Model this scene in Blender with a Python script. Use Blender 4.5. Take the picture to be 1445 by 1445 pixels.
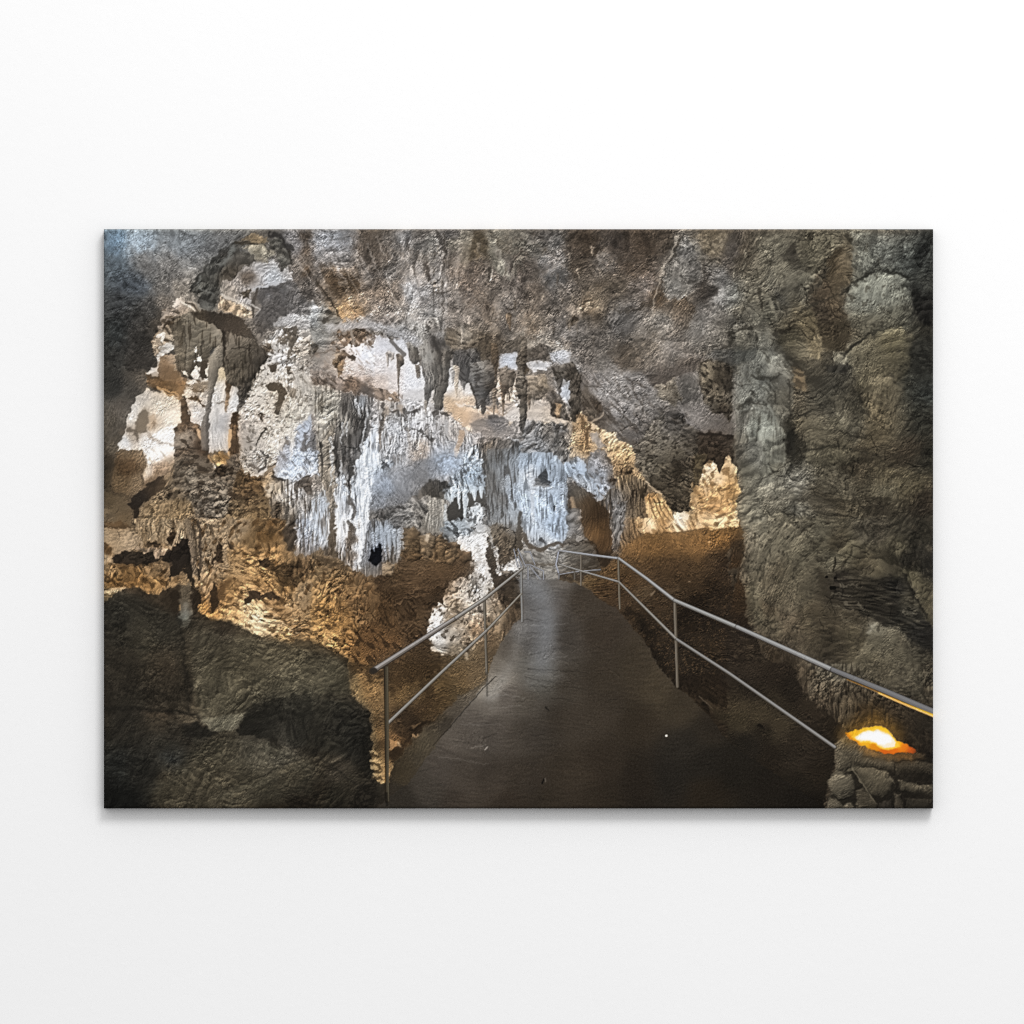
AMB, POWER = 0.76, 112
import numpy as np
W, H = 1172, 819
X0, Y0 = 146.2, 323.2
YY, XX = np.mgrid[0:H, 0:W].astype(np.float32)
PX = XX + X0
PY = YY + Y0
FW, FH = 1280, 900
_ky = np.fft.fftfreq(FH)[:, None]
_kx = np.fft.rfftfreq(FW)[None, :]


def band(seed, lam, ax=1.0, ang=0.0, beta=0.0, wid=0.75):
    """noise with wavelengths near lam pixels, stretched ax times along direction ang (degrees, 90 = down)"""
    r = np.random.default_rng(seed)
    f = np.fft.rfft2(r.standard_normal((FH, FW)))
    c, s = np.cos(np.radians(ang)), np.sin(np.radians(ang))
    u = (_kx * c + _ky * s) * ax
    v = -_kx * s + _ky * c
    k = np.sqrt(u * u + v * v) * lam + 1e-9
    a = np.exp(-(np.log(k) / wid) ** 2) if beta == 0 else np.where(k > 0.25, k ** -beta, 0.0)
    n = np.fft.irfft2(f * a, (FH, FW))[:H, :W]
    return ((n - n.mean()) / n.std()).astype(np.float32)


def smooth(a, sg):
    """Gaussian blur of one channel"""
    p = np.pad(a, ((0, FH - H), (0, FW - W)), mode='reflect')
    k = np.exp(-2 * (np.pi * sg) ** 2 * (_kx ** 2 + _ky ** 2))
    return np.fft.irfft2(np.fft.rfft2(p) * k, (FH, FW))[:H, :W].astype(np.float32)


def ss(a, b, x):
    t = np.clip((x - a) / (b - a), 0, 1)
    return t * t * (3 - 2 * t)


def moved(n, amt):
    """noise n read at places shifted by the slow noise, so that its lumps bend and bunch"""
    iy = H - 1 - np.abs(H - 1 - np.abs(YY + WY * amt).astype(np.int32))
    ix = W - 1 - np.abs(W - 1 - np.abs(XX + WX * amt).astype(np.int32))
    return n[iy, ix]


def relief(seed, lam, ax=1.0, ang=0.0, light=(-0.5, -0.85), octs=4, crack=0.8, bend=9.0):
    """shading of a lumpy stone height field with sharp cracks between the lumps, rough here and smooth there"""
    h = 0
    ao = 0
    w = 1.0
    for o in range(octs):
        l = lam / 2 ** o
        n = band(seed + o * 7, l, ax, ang, wid=0.9)
        h = h + w * np.abs(n) * l * 1.15 ** o
        ao = ao + 0.8 ** o * w * np.exp(-np.abs(n) / 0.12)
        w = w * np.clip(0.55 + 0.45 * band(seed + 50 + o, l * 3, max(1.0, ax * 0.5), ang, wid=1.0), 0.05, 1.6)
    gy, gx = np.gradient(h)
    s = -(gx * light[0] + gy * light[1])
    s = s / s.std()
    t = 0.75 * np.tanh(s * 0.8) - crack * (ao - ao.mean())
    t = t * np.clip(0.85 + 0.35 * band(seed + 90, lam * 4, wid=1.0), 0.25, 1.7)
    t = moved(t, bend)
    return np.clip(t / t.std(), -2.3, 2.3).astype(np.float32)


WX = band(201, 60, beta=2.4)
WY = band(202, 60, beta=2.4)
REL = {
    'rock': relief(11, 44, octs=5),
    'fine': relief(23, 14, octs=3, crack=0.6),
    'crag': relief(31, 30, 1.0, 0, (-0.3, -0.95), 4, 1.0),
    'drip': relief(41, 13, 5.0, 90, (-0.95, -0.2), 3, 0.8, 4.0),
    'curt': relief(51, 18, 4.0, 88, (-0.9, -0.4), 3, 0.8),
    'diag': relief(61, 13, 3.2, 50, (-0.5, -0.8), 3, 0.5),
    'bank': relief(71, 14, 3.0, -25, (-0.3, -0.9), 3, 0.6),
    'flat': relief(81, 16, 5.0, 4, (0.1, -1.0), 3, 0.25, 5.0),
    'soil': relief(91, 7, 1.4, -20, (-0.2, -1.0), 3, 0.5),
    'lump': relief(97, 46, 1.0, 0, (-0.3, -0.95), 3, 0.5),
    'grit': relief(131, 6, 1.3, 0, (-0.4, -0.9), 2, 0.9, 3.0),
}
CLO = {
    'cloud': band(101, 120, beta=1.5),
    'mott': band(102, 50, beta=1.75),
    'rock': moved(band(103, 18, wid=0.7), 8),
    'pit': moved(band(104, 9, wid=0.6), 8) * 0.6 + 0.6 * band(105, 26),
    'drip': band(106, 6, 8.0, 90) * 0.75 + 0.5 * band(107, 24, 2.0, 90),
    'diag': band(108, 9, 4.0, 50) * 0.7 + 0.6 * band(109, 30),
    'fine': band(110, 4, wid=0.8) * 0.7 + 0.6 * band(111, 12),
    'wet': band(112, 8, 5.0, 3) * 0.7 + 0.7 * band(113, 40, 3.0, 5),
}
for k in CLO:
    CLO[k] = (CLO[k] / CLO[k].std()).astype(np.float32)
FX = band(203, 7, wid=0.6) * 0.45 + band(205, 20, wid=0.8)
FY = band(204, 7, wid=0.6) * 0.45 + band(206, 20, wid=0.8)
GRAIN = band(210, 3.0, wid=0.6)
GRAIN2 = band(211, 6.0, wid=0.6)

img = np.zeros((H, W, 3), np.float32)
TX = {'0': 140, '1': 440, '2': 740, '3': 1030}
TY = {'A': 317, 'B': 527, 'C': 737, 'D': 940}
Z = 300 / 1445.0
org = [0.0, 0.0, 1.0]


def T(code):
    """choose the square of the picture whose coordinates follow"""
    if code == 'px':
        org[:] = [0.0, 0.0, 1.0]
    else:
        org[:] = [TX[code[1]], TY[code[0]], Z]


def pt(p):
    return (org[0] + p[0] * org[2] - X0, org[1] + p[1] * org[2] - Y0)


def nums(v):
    """'x,y x,y ...' into pairs"""
    if isinstance(v, str):
        return [tuple(float(q) for q in w.split(',')) for w in v.split()]
    return v


def hexc(c):
    if isinstance(c, str) and '.' in c:
        return np.array([float(q) for q in c.split('.')], np.float32) / 255
    if isinstance(c, str):
        return np.array([int(c[i:i + 2], 16) for i in (0, 2, 4)], np.float32) / 255
    return np.array(c, np.float32) / 255


def box(pts, pad):
    xs = [p[0] for p in pts]
    ys = [p[1] for p in pts]
    x0, x1 = max(0, int(min(xs) - pad)), min(W, int(max(xs) + pad) + 2)
    y0, y1 = max(0, int(min(ys) - pad)), min(H, int(max(ys) + pad) + 2)
    return (slice(y0, y1), slice(x0, x1)) if x1 > x0 and y1 > y0 else None


def sdf(pts, x, y):
    d = np.full(x.shape, 1e9, np.float32)
    s = np.ones(x.shape, np.float32)
    n = len(pts)
    for i in range(n):
        ax, ay = pts[i]
        bx, by = pts[i - 1]
        ex, ey = bx - ax, by - ay
        wx, wy = x - ax, y - ay
        t = np.clip((wx * ex + wy * ey) / (ex * ex + ey * ey + 1e-9), 0, 1)
        dx, dy = wx - ex * t, wy - ey * t
        d = np.minimum(d, dx * dx + dy * dy)
        c1, c2, c3 = y >= ay, y < by, ex * wy > ey * wx
        s = np.where((c1 & c2 & c3) | (~c1 & ~c2 & ~c3), -s, s)
    return s * np.sqrt(d)


def field(cols, x, y, pw=2.2):
    """colours given at points, spread over the area between them"""
    num = np.zeros(x.shape + (3,), np.float32)
    den = np.zeros(x.shape, np.float32)
    for (cx, cy, c) in cols:
        w = 1.0 / ((x - cx) ** 2 + (y - cy) ** 2 + 30.0) ** pw
        num += w[..., None] * c
        den += w
    return num / den[..., None]


def parse(cols):
    """'x,y,rrggbb ...' into points with colours"""
    out = []
    for w in cols.split():
        a = w.split(',')
        q = pt((float(a[0]), float(a[1])))
        out.append((q[0], q[1], hexc(a[2])))
    return out


def blend(sl, al, col):
    img[sl] += al[..., None] * (col - img[sl])


def P(pts, c, c2=None, cov=0.3, kind='rock', edge=0.5, rel=0.16, rk='rock', soft=1.1, warp=1.2, op=1.0, mott=0.06, dome=0.0, dw=7.0):
    """an area of the picture: base colour c (one, or points), second colour c2 in patches, stone relief over it"""
    q = [pt(p) for p in nums(pts)]
    sl = box(q, soft + warp * 3 + 2)
    if sl is None:
        return
    x = XX[sl] + (FX[sl] + 0.6 * WX[sl]) * warp
    y = YY[sl] + (FY[sl] + 0.6 * WY[sl]) * warp
    sd = sdf(q, x, y)
    al = ss(soft, -soft, sd) * op
    if isinstance(c, str) and ',' in c:
        col = field(parse(c), XX[sl] + 2.5 * WX[sl], YY[sl] + 2.5 * WY[sl])
    else:
        col = np.broadcast_to(hexc(c), al.shape + (3,)).copy()
    if c2:
        z = CLO[kind][sl]
        th = {0.1: 1.28, 0.15: 1.04, 0.2: 0.84, 0.25: 0.67, 0.3: 0.52, 0.35: 0.39, 0.4: 0.25, 0.5: 0.0, 0.6: -0.25}[cov]
        m = ss(th - edge, th + edge, z)[..., None]
        col = col + 0.85 * m * (hexc(c2) - col)
    col = col * (1 + rel * REL[rk][sl] + mott * CLO['mott'][sl])[..., None]
    if dome:
        gy, gx = np.gradient(smooth_small(sd))
        e = np.exp(np.minimum(sd, 0) / dw)
        col = col * np.clip(1 - dome * e * (0.45 * gx + 0.85 * gy) - 0.35 * dome * np.exp(np.minimum(sd, 0) / 2.5), 0.1, 2)[..., None]
    blend(sl, al, np.clip(col, 0.02, 1.0))


def smooth_small(a):
    for _ in range(6):
        p = np.pad(a, 1, mode='edge')
        a = (p[1:-1, 1:-1] * 2 + p[:-2, 1:-1] + p[2:, 1:-1] + p[1:-1, :-2] + p[1:-1, 2:]) / 6
    return a


def S(pts, c, w=3.0, w2=None, soft=0.7, warp=0.8, op=1.0, rel=0.0, rk='fine', side=0.0):
    """a line of the picture, width w tapering to w2 (photograph pixels); side shades it across"""
    q = [pt(p) for p in nums(pts)]
    w2 = w if w2 is None else w2
    sl = box(q, max(w, w2) + soft + warp * 3 + 2)
    if sl is None:
        return
    x = XX[sl] + FX[sl] * warp * 0.5
    y = YY[sl] + FY[sl] * warp * 0.5
    L = [0.0]
    for a, b in zip(q, q[1:]):
        L.append(L[-1] + float(np.hypot(b[0] - a[0], b[1] - a[1])))
    best = np.full(x.shape, 1e9, np.float32)
    sgn = np.zeros(x.shape, np.float32)
    for i, (a, b) in enumerate(zip(q, q[1:])):
        ex, ey = b[0] - a[0], b[1] - a[1]
        l2 = ex * ex + ey * ey + 1e-9
        t = np.clip(((x - a[0]) * ex + (y - a[1]) * ey) / l2, 0, 1)
        dx, dy = x - a[0] - ex * t, y - a[1] - ey * t
        r = 0.5 * (w + (w2 - w) * (L[i] + t * (L[i + 1] - L[i])) / (L[-1] + 1e-9))
        d = np.sqrt(dx * dx + dy * dy) - r
        k = d < best
        best = np.where(k, d, best)
        sgn = np.where(k, dx / (r + 0.5), sgn)
    al = ss(soft, -soft, best) * op
    col = np.broadcast_to(hexc(c), al.shape + (3,)) * (1 + rel * REL[rk][sl] + side * np.clip(sgn, -1, 1))[..., None]
    blend(sl, al, np.clip(col, 0.02, 1.0))


def dots(pts, n, c, r0, r1, seed, op=1.0, asp=1.0):
    """n small flecks scattered inside an area"""
    g = np.random.default_rng(seed)
    q = [pt(p) for p in nums(pts)]
    xs, ys = [p[0] for p in q], [p[1] for p in q]
    k = 0
    for _ in range(n * 8):
        x, y = g.uniform(min(xs), max(xs)), g.uniform(min(ys), max(ys))
        if k >= n:
            break
        if sdf(q, np.array([x], np.float32), np.array([y], np.float32))[0] > 0:
            continue
        k += 1
        r = g.uniform(r0, r1)
        o = org[:]
        T('px')
        a = g.uniform(-0.6, 0.6)
        S([(x + X0 - r * asp, y + Y0 - r * a), (x + X0 + r * asp, y + Y0 + r * a)], c, r, r * 0.5, 0.8, 0.6, op * g.uniform(0.5, 1))
        org[:] = o


def veins(pts, n, ang, spread, l0, l1, fac, w, seed, pair=1.15):
    """n thin cracks and ridges of the stone inside an area: each darkens (fac) the print, with a pale lip beside it (pair)"""
    g = np.random.default_rng(seed)
    q = [(a - X0, b - Y0) for a, b in nums(pts)]
    xs, ys = [p[0] for p in q], [p[1] for p in q]
    k = 0
    for _ in range(n * 5):
        if k >= n:
            break
        x, y = g.uniform(min(xs), max(xs)), g.uniform(min(ys), max(ys))
        if sdf(q, np.array([x], np.float32), np.array([y], np.float32))[0] > 0:
            continue
        k += 1
        a = np.radians(ang + g.normal() * spread)
        L = g.uniform(l0, l1)
        line = [(x, y)]
        for s in range(3):
            a += g.normal() * 0.45
            x, y = x + np.cos(a) * L / 3, y + np.sin(a) * L / 3
            line.append((x, y))
        sl = box(line, 6)
        if sl is None:
            continue
        X, Y = XX[sl] + 0.5 * FX[sl], YY[sl] + 0.5 * FY[sl]
        ww = w * g.uniform(0.6, 1.4)
        st = g.uniform(0.5, 1.0)
        for off, f in ((0.0, fac), (ww * 1.1, pair)):
            best = np.full(X.shape, 1e9, np.float32)
            for i, (p, r) in enumerate(zip(line, line[1:])):
                ex, ey = r[0] - p[0], r[1] - p[1]
                t = np.clip(((X - p[0]) * ex + (Y - off - p[1]) * ey) / (ex * ex + ey * ey + 1e-6), 0, 1)
                best = np.minimum(best, np.hypot(X - p[0] - ex * t, Y - off - p[1] - ey * t) - ww * 0.5 * (1 - 0.25 * abs(i + t - 1.5)))
            al = ss(0.7, -0.5, best) * st
            img[sl] *= (1 + al * (f - 1))[..., None]
# ---------------------------------------------------------------- the broad colours of the printed cave
BASE = {
 'A0': '50,60,100.125.145 300,80,130.145.156 600,70,122.128.132 900,60,120.120.120 80,250,82.92.98 300,230,100.98.95 500,250,105.102.98 '
       '200,400,85.92.100 450,400,112.108.102 100,550,68.70.70 300,600,72.70.66 560,440,150.140.125 450,500,118.108.96 80,800,50.54.52 '
       '250,800,56.53.49 100,980,52.52.48 280,980,56.52.47 380,650,75.68.58',
 'A1': '50,80,130.130.140 150,60,116.118.128 100,180,118.112.112 380,120,80.68.58 400,220,76.66.56 500,100,86.80.74 620,100,100.100.103 '
       '130,350,85.62.38 230,360,90.66.40 330,300,112.105.102 400,400,95.80.68 500,330,100.95.90 180,570,158.118.68 260,620,150.115.72 '
       '400,560,142.124.110 550,480,132.114.97 600,600,138.125.112 420,480,120.100.82 500,640,135.122.115 750,100,90.83.78 770,200,86.83.78 '
       '850,150,110.108.100 950,120,84.79.78 1030,200,108.103.86 1130,180,76.66.48 1200,80,108.106.90 1350,120,96.93.80 1400,350,75.62.58 '
       '960,350,95.82.72 1080,400,90.78.72 1200,480,95.84.74 1000,560,112.100.90 1300,560,100.92.85 1400,700,103.96.88 750,450,115.110.112 '
       '750,600,110.105.98 850,400,138.134.134 860,600,136.132.128 690,450,146.147.152 720,620,146.144.138 60,600,158.163.163 '
       '120,650,108.106.96 50,780,138.138.132 300,700,158.156.163 600,720,148.148.148 280,780,105.82.65 1050,700,108.98.83 1200,750,98.86.70 40,330,84.76.70 20,430,80.72.66',
 'A2': '100,60,78.74.70 200,100,88.86.83 60,160,76.74.66 180,240,112.109.109 60,320,80.70.62 300,120,64.52.41 400,150,60.48.36 500,220,90.84.78 '
       '600,150,60.52.48 800,150,58.48.39 950,120,64.54.43 700,250,64.54.45 350,300,76.64.50 100,430,96.82.69 300,420,83.74.66 240,360,86.86.86 '
       '500,500,96.84.65 600,430,76.66.53 780,460,96.84.79 850,520,70.54.35 650,630,106.100.96 550,560,83.68.49 350,680,96.90.86 100,650,106.93.77 '
       '170,800,130.122.110 80,850,90.82.70 450,850,88.80.72 720,870,77.61.42 850,780,78.66.49 1000,400,103.98.88 1050,330,106.102.93 '
       '1080,180,88.86.82 1130,320,86.82.76 1050,580,83.66.47 1100,650,78.62.45 900,680,110.106.96 1000,870,98.90.82 1250,120,93.82.59 '
       '1250,480,60.52.45 1380,470,115.113.109 1350,300,88.86.82 1420,120,66.60.56 1250,620,93.88.82 1380,760,106.100.86 1180,700,120.115.105 '
       '1200,820,98.90.78 1300,900,49.45.37 1420,850,76.70.60 1100,960,78.66.53 600,960,98.92.84 1250,980,78.70.53',
 'A3': '60,120,74.62.49 100,200,80.70.57 300,120,96.90.74 200,250,98.90.74 400,200,50.44.36 550,130,83.78.61 650,180,88.82.65 60,420,105.103.97 '
       '180,360,106.98.82 330,320,93.88.74 250,450,108.100.82 370,470,68.64.58 470,480,93.88.74 150,560,103.94.78 280,600,86.80.65 '
       '100,620,86.80.72 760,230,86.74.55 640,450,76.62.47 700,550,71.57.43 700,700,64.52.39 560,640,98.86.61 520,760,103.90.63 450,800,73.66.49 '
       '880,250,86.86.74 1050,180,86.86.78 1200,250,70.72.66 1330,200,45.46.42 1320,430,49.49.43 1320,560,24.21.19 1000,450,108.110.96 '
       '1130,500,98.98.82 900,420,106.106.92 820,620,103.94.75 1000,600,103.96.75 950,750,96.88.65 1150,760,86.80.55 850,850,96.88.69 '
       '1000,900,90.82.59 1300,700,47.44.35 1300,900,33.31.27 100,760,90.84.72 60,880,70.66.56 250,850,108.104.92 350,930,103.98.84 '
       '500,930,60.54.43 720,900,118.112.92 700,970,60.56.47',
 'B0': '100,100,55.55.50 250,100,78.73.64 100,350,70.64.54 60,600,60.52.40 100,700,76.64.47 100,880,98.82.58 60,980,92.76.54 180,960,95.80.56 '
       '400,950,146.122.84 550,940,142.118.82 700,960,120.108.84 850,960,130.108.72 1000,950,140.114.72 1100,900,128.104.70 1030,780,112.86.54 1250,900,150.144.136 1380,950,165.160.158',
 'B1': '300,30,188.168.163 450,50,205.190.190 650,60,222.219.225 550,20,222.219.225 100,20,150.130.120 680,200,203.203.203 950,60,225.225.232 '
       '1000,180,208.178.143 1000,270,203.163.118 1100,320,188.153.123 1250,180,222.198.173 1350,250,218.208.203 1200,380,160.140.132 '
       '1300,400,168.153.148 1100,390,188.173.163 600,350,180.176.182 850,350,182.176.178 900,450,176.168.170 550,500,178.170.175 750,530,190.165.145 '
       '1250,600,108.102.95 1400,600,118.120.124 1250,800,105.100.92 1400,850,160.170.182 1300,950,128.126.124 500,970,112.108.102 650,930,110.104.98 700,990,118.112.104',
 'B2': '100,60,122.112.102 60,180,108.96.83 180,100,138.136.140 270,120,165.175.200 90,260,203.188.176 200,320,192.168.133 100,400,156.154.156 '
       '200,380,156.146.136 150,460,148.138.123 560,150,122.115.115 660,100,106.96.93 780,150,110.104.102 950,120,122.112.95 900,40,86.73.63 '
       '1100,100,98.93.90 1250,270,110.100.98 700,330,103.96.93 480,250,83.70.58 820,270,93.86.83 1350,350,108.98.96 650,800,128.114.92 720,900,118.104.82 620,950,110.104.102 640,720,136.116.88',
 'B3': '100,60,95.92.82 250,90,90.88.80 60,180,108.104.93 220,240,98.96.86 60,420,103.96.86 160,450,103.102.90 290,400,106.102.88 290,600,98.93.76 '
       '60,600,98.88.73 470,150,93.82.64 620,100,60.56.46 700,200,63.58.48 850,230,24.22.18 950,80,103.92.68 1100,100,98.88.66 1000,250,96.84.60 '
       '1250,150,44.45.39 1350,130,58.62.56 1300,350,44.43.35 850,330,90.84.68 720,300,86.80.62 500,350,88.78.58 430,480,39.35.27 750,480,86.78.58 '
       '1000,400,80.70.50 900,550,68.58.43 1200,520,56.46.35 1100,640,76.68.48 700,700,90.82.64 450,720,108.102.90 200,780,98.93.80 1050,770,86.80.60 '
       '1250,800,73.66.46 600,880,60.52.38 1000,870,50.43.33 150,900,96.88.72 450,940,98.92.78 1300,950,41.33.26 750,950,70.62.46 1360,600,39.37.29',
 'C0': '700,100,150.130.100 750,250,163.143.108 850,50,148.126.93 1000,200,158.123.73 950,330,183.148.93 1100,350,173.138.83 1150,100,133.103.63 '
       '1300,350,98.76.48 1400,450,168.138.93 1000,600,203.168.113 1080,680,222.197.152 1250,760,198.158.93 1400,650,173.143.93 700,600,188.138.63 '
       '850,560,148.113.63 760,640,208.148.68 900,460,168.128.68 100,120,158.136.103 150,350,125.92.48 60,400,120.88.44 300,390,170.125.65 400,330,120.95.62',
 'C1': '100,300,128.106.73 200,450,128.98.60 80,550,158.118.60 300,550,108.80.48 150,700,173.128.63 100,820,198.153.83 350,640,103.76.46 250,800,128.93.48 '
       '700,380,93.70.46 550,800,96.64.36 400,900,93.64.38 800,450,60.44.30 600,500,74.54.34 500,650,84.60.36 650,650,76.54.34 700,750,84.64.42 1300,130,93.80.60 1230,250,60.48.34 '
       '800,950,88.70.45 1000,980,98.80.50 1250,800,96.80.56 1330,740,84.68.48 700,950,92.72.44 1350,500,66.52.38',
 'C2': '150,80,163.173.186 100,230,150.150.146 150,330,140.138.132 350,150,84.77.67 450,250,62.52.42 650,60,116.112.110 720,120,108.88.63 1200,120,128.88.42 '
       '900,150,115.82.42 1000,220,85.62.36 600,350,98.72.42 1100,300,68.51.32 800,350,78.56.34 1200,450,46.35.24 900,550,50.38.27 1300,700,36.29.21 '
       '950,800,42.34.25 650,500,58.43.29 1300,250,62.46.30 1300,950,36.28.20 1100,950,36.29.21',
 'C3': '150,100,118.110.90 150,250,98.88.68 300,150,90.84.64 500,250,88.82.62 600,100,83.76.58 250,400,90.76.56 400,420,83.73.53 600,400,76.66.48 '
       '400,650,96.82.60 600,600,66.56.40 700,480,56.48.36 900,450,41.35.29 1100,550,39.35.29 1150,180,78.72.50 900,280,68.60.42 1200,350,73.68.46 '
       '1340,560,73.66.46 1250,600,39.35.29 1100,800,78.70.50 1000,720,93.86.66 900,900,70.63.46 650,850,66.56.40 1330,950,63.56.43 1300,800,34.31.27 '
       '1300,80,47.43.33 1200,50,54.49.39 400,900,53.46.34 100,900,42.34.26 200,980,40.32.24',
 'D0': '100,100,40.35.28 350,60,55.42.30 700,150,78.70.50 1000,80,80.72.50 400,250,38.32.25 850,380,112.102.78 1250,300,42.37.30 700,450,48.42.35 '
       '900,600,78.70.52 500,600,43.43.38 100,700,30.32.30 150,900,25.25.22 600,850,62.55.40 1000,850,68.60.45 1300,700,68.58.42 1200,500,58.53.43 1380,900,46.39.30',
 'D1': '400,150,133.103.58 700,200,93.73.40 1000,80,98.78.46 650,420,50.38.27 440,700,168.123.63 800,330,73.56.34 550,300,110.84.46 450,500,120.90.48 100,200,48.44.33 100,600,40.37.30 200,800,58.50.38 60,900,48.42.30 300,900,32.28.22',
 'D2': '1200,100,36.28.21 1400,150,40.31.23 1300,220,42.33.23',
 'D3': '600,100,84.76.60 800,200,78.70.54 1000,80,66.58.45 1200,150,60.52.40 700,300,60.52.39 900,350,58.46.28 400,100,44.37.28 250,250,46.39.28 500,400,42.33.25 1300,500,40.35.28 1250,300,52.46.36 1340,150,70.62.48',
}
ALL = []
for code, txt in BASE.items():
    T(code)
    ALL += parse(txt)
h2 = np.s_[::2, ::2]
small = field(ALL, XX[h2] + 7 * WX[h2] + 2 * FX[h2], YY[h2] + 7 * WY[h2] + 2 * FY[h2], 1.9)
img[:] = np.repeat(np.repeat(small, 2, 0), 2, 1)[:H, :W]
for ch in range(3):
    img[..., ch] = (img[..., ch] + np.roll(img[..., ch], 1, 0) + np.roll(img[..., ch], 1, 1) + np.roll(img[..., ch], (1, 1), (0, 1))) / 4
# stone relief and stains, by area
T('px')


def zone(pts, soft):
    q = [pt(p) for p in nums(pts)]
    return ss(soft, -soft, sdf(q, XX + 5 * WX, YY + 5 * WY))


tex = 0.10 * REL['rock'] + 0.08 * REL['fine']
z = zone('146,323 880,323 1000,420 870,560 700,500 450,480 350,420 300,420 200,520 146,700', 30)   # smooth stained ceiling
t2 = 0.09 * CLO['mott'] + 0.045 * CLO['fine'] + 0.06 * REL['grit'] + 0.05 * REL['rock'] + 0.05 * CLO['diag'] + 0.04 * CLO['rock']
tex += z * (t2 - tex)
z = zone('1030,323 1330,323 1330,1000 1200,1000 1050,850 1030,700', 12)                              # rough wall on the right
t2 = 0.09 * REL['crag'] + 0.06 * REL['fine'] + 0.06 * REL['grit'] + 0.07 * REL['lump'] + 0.05 * CLO['mott']
tex += z * (t2 - tex)
z = zone('440,620 800,600 800,760 560,800 440,780', 18)                                              # flowstone
t2 = 0.16 * REL['drip'] + 0.12 * REL['fine']
tex += z * (t2 - tex)
z = zone('250,740 520,800 540,940 420,920 300,860', 10)
t2 = 0.17 * REL['crag'] + 0.08 * REL['soil']
tex += z * (t2 - tex)
z = zone('525,800 720,800 700,900 550,1100 530,1000 540,900', 8)                                     # earth bank
t2 = 0.11 * REL['soil'] + 0.08 * REL['bank']
tex += z * (t2 - tex)
z = zone('850,760 1040,740 1060,900 1200,1000 1150,1080 960,960', 6)
t2 = 0.10 * REL['soil'] + 0.06 * CLO['fine']
tex += z * (t2 - tex)
img *= (1 + 1.15 * tex)[..., None]
# brown stains in the grey ceiling
m = zone('420,323 900,323 1020,500 900,560 700,480 500,470', 25) * ss(0.5, 1.3, CLO['mott'] + 0.4 * CLO['fine']) * 0.35
img += m[..., None] * (img * np.array([0.8, 0.66, 0.5], np.float32) - img)
m = zone('420,323 900,323 1020,500 900,560 700,480 500,470', 25) * ss(0.6, 1.4, -CLO['mott'] + 0.5 * CLO['rock']) * 0.4
img += m[..., None] * (img * 1.25 - img)
# ---------------------------------------------------------------- upper left of the print: bluish ceiling, pale shells, hanging curtain
T('A0')
P('1060,60 1160,30 1300,30 1445,30 1445,330 1330,370 1310,270 1230,90 1140,110 1040,90 930,120',
  '1100,60,90.84.78 1180,50,78.74.72 1300,60,112.108.112 1400,60,80.66.54 1340,140,112.106.112 1400,170,84.66.50 1420,320,80.56.34 1350,300,110.100.90', rel=0.1, rk='fine', mott=.12, soft=8)
P('930,120 830,180 700,300 620,440 680,490 700,580 760,605 810,500 830,400 910,390 960,310 1060,260 1080,230 960,170 990,130',
  '900,150,86.86.80 800,280,74.74.68 700,400,74.74.66 900,230,82.78.70 900,350,78.70.58 760,480,70.70.64 740,560,90.92.86', rel=0.14, rk='rock')
S('930,125 830,190 720,300 630,430', '50.50.46', 4, 3, 1.6, 1.5, .6)
S('905,170 880,225 830,275', '116.122.116', 9, 5, 3, 2, .8)
S('690,360 670,400 690,440 770,470', '112.116.108', 4, 2, 1.5, 1.5, .8)
S('640,520 690,570 740,600 800,575', '146.144.130', 3, 2, 1, 1, .9)
S('700,480 740,520 790,530', '52.52.47', 5, 3, 2, 1.5, .7)
P('950,110 1040,70 1140,90 1140,130 1040,125', '138.118.82', rel=.1, soft=1.5)
S('930,122 1040,125 1130,145', '62.56.42', 5, 3, 1.2, 1.5, .9)
P('980,150 1100,135 1190,190 1120,260 1060,232', '160.157.132', '128.122.100', .3, rel=.16, rk='diag')
P('1140,110 1230,90 1290,170 1310,260 1240,310 1200,200', '92.92.82', '70.68.60', .35, rel=.16)
S('1160,70 1230,75 1250,130 1310,165', '48.45.44', 6, 9, 2, 3, .85)
S('1290,180 1310,270', '52.48.40', 4, 2, 1, 1, .8)
P('910,390 960,310 1060,265 1200,240 1230,310 1280,295 1330,370 1260,400 1100,400 1050,440 1030,560 840,480 830,400 870,380',
  '930,370,160.150.146 1000,300,150.142.142 1100,290,172.168.172 1200,360,184.188.196 1260,320,176.172.172 900,440,168.156.142 1010,350,112.98.86 1030,480,170.166.170', rel=.1, rk='fine')
P('960,350 1040,320 1060,380 1000,420', '108.92.78', rel=.1, soft=3, op=.7)
P('950,455 1030,430 1035,500 990,500', '80.72.54', soft=1.5)
P('830,480 1030,580 1040,640 960,630 860,590 800,575', '860,520,188.164.132 900,570,170.146.112 1000,600,168.152.124', '130.108.78', .2, rel=.14)
S('835,478 940,525 1030,575', '205.198.186', 4, 3, 1, 1)
P('1060,440 1320,380 1440,540 1440,620 1240,620 1180,690 1100,760 1060,700 1040,640 1100,560 1060,500',
  '1100,480,134.130.138 1250,450,112.108.110 1300,540,102.98.98 1150,600,96.92.90 1400,580,120.116.116 1100,700,88.80.72', '90.84.82', .25, 'cloud', .6, rel=.1, rk='rock', soft=2)
S('1055,440 1120,420 1220,395', '186.188.196', 6, 4, 1.5, 1.5)
S('1100,440 1190,430 1230,440', '70.66.62', 3, 1, 1, 1, .8)
S('1075,440 1050,520 1045,630', '84.76.66', 4, 3, 1)
S('1040,545 1095,575', '212.212.206', 2.4, 1.2, .8, .8, .7)
S('1090,580 1050,630', '200.200.196', 2, 1, .8, .8, .5)
P('1180,685 1230,640 1290,600 1440,640 1445,715 1290,690', '1200,680,150.146.146 1300,630,186.184.186 1400,680,170.166.164', rel=.1, rk='fine', soft=1.5)
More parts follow.
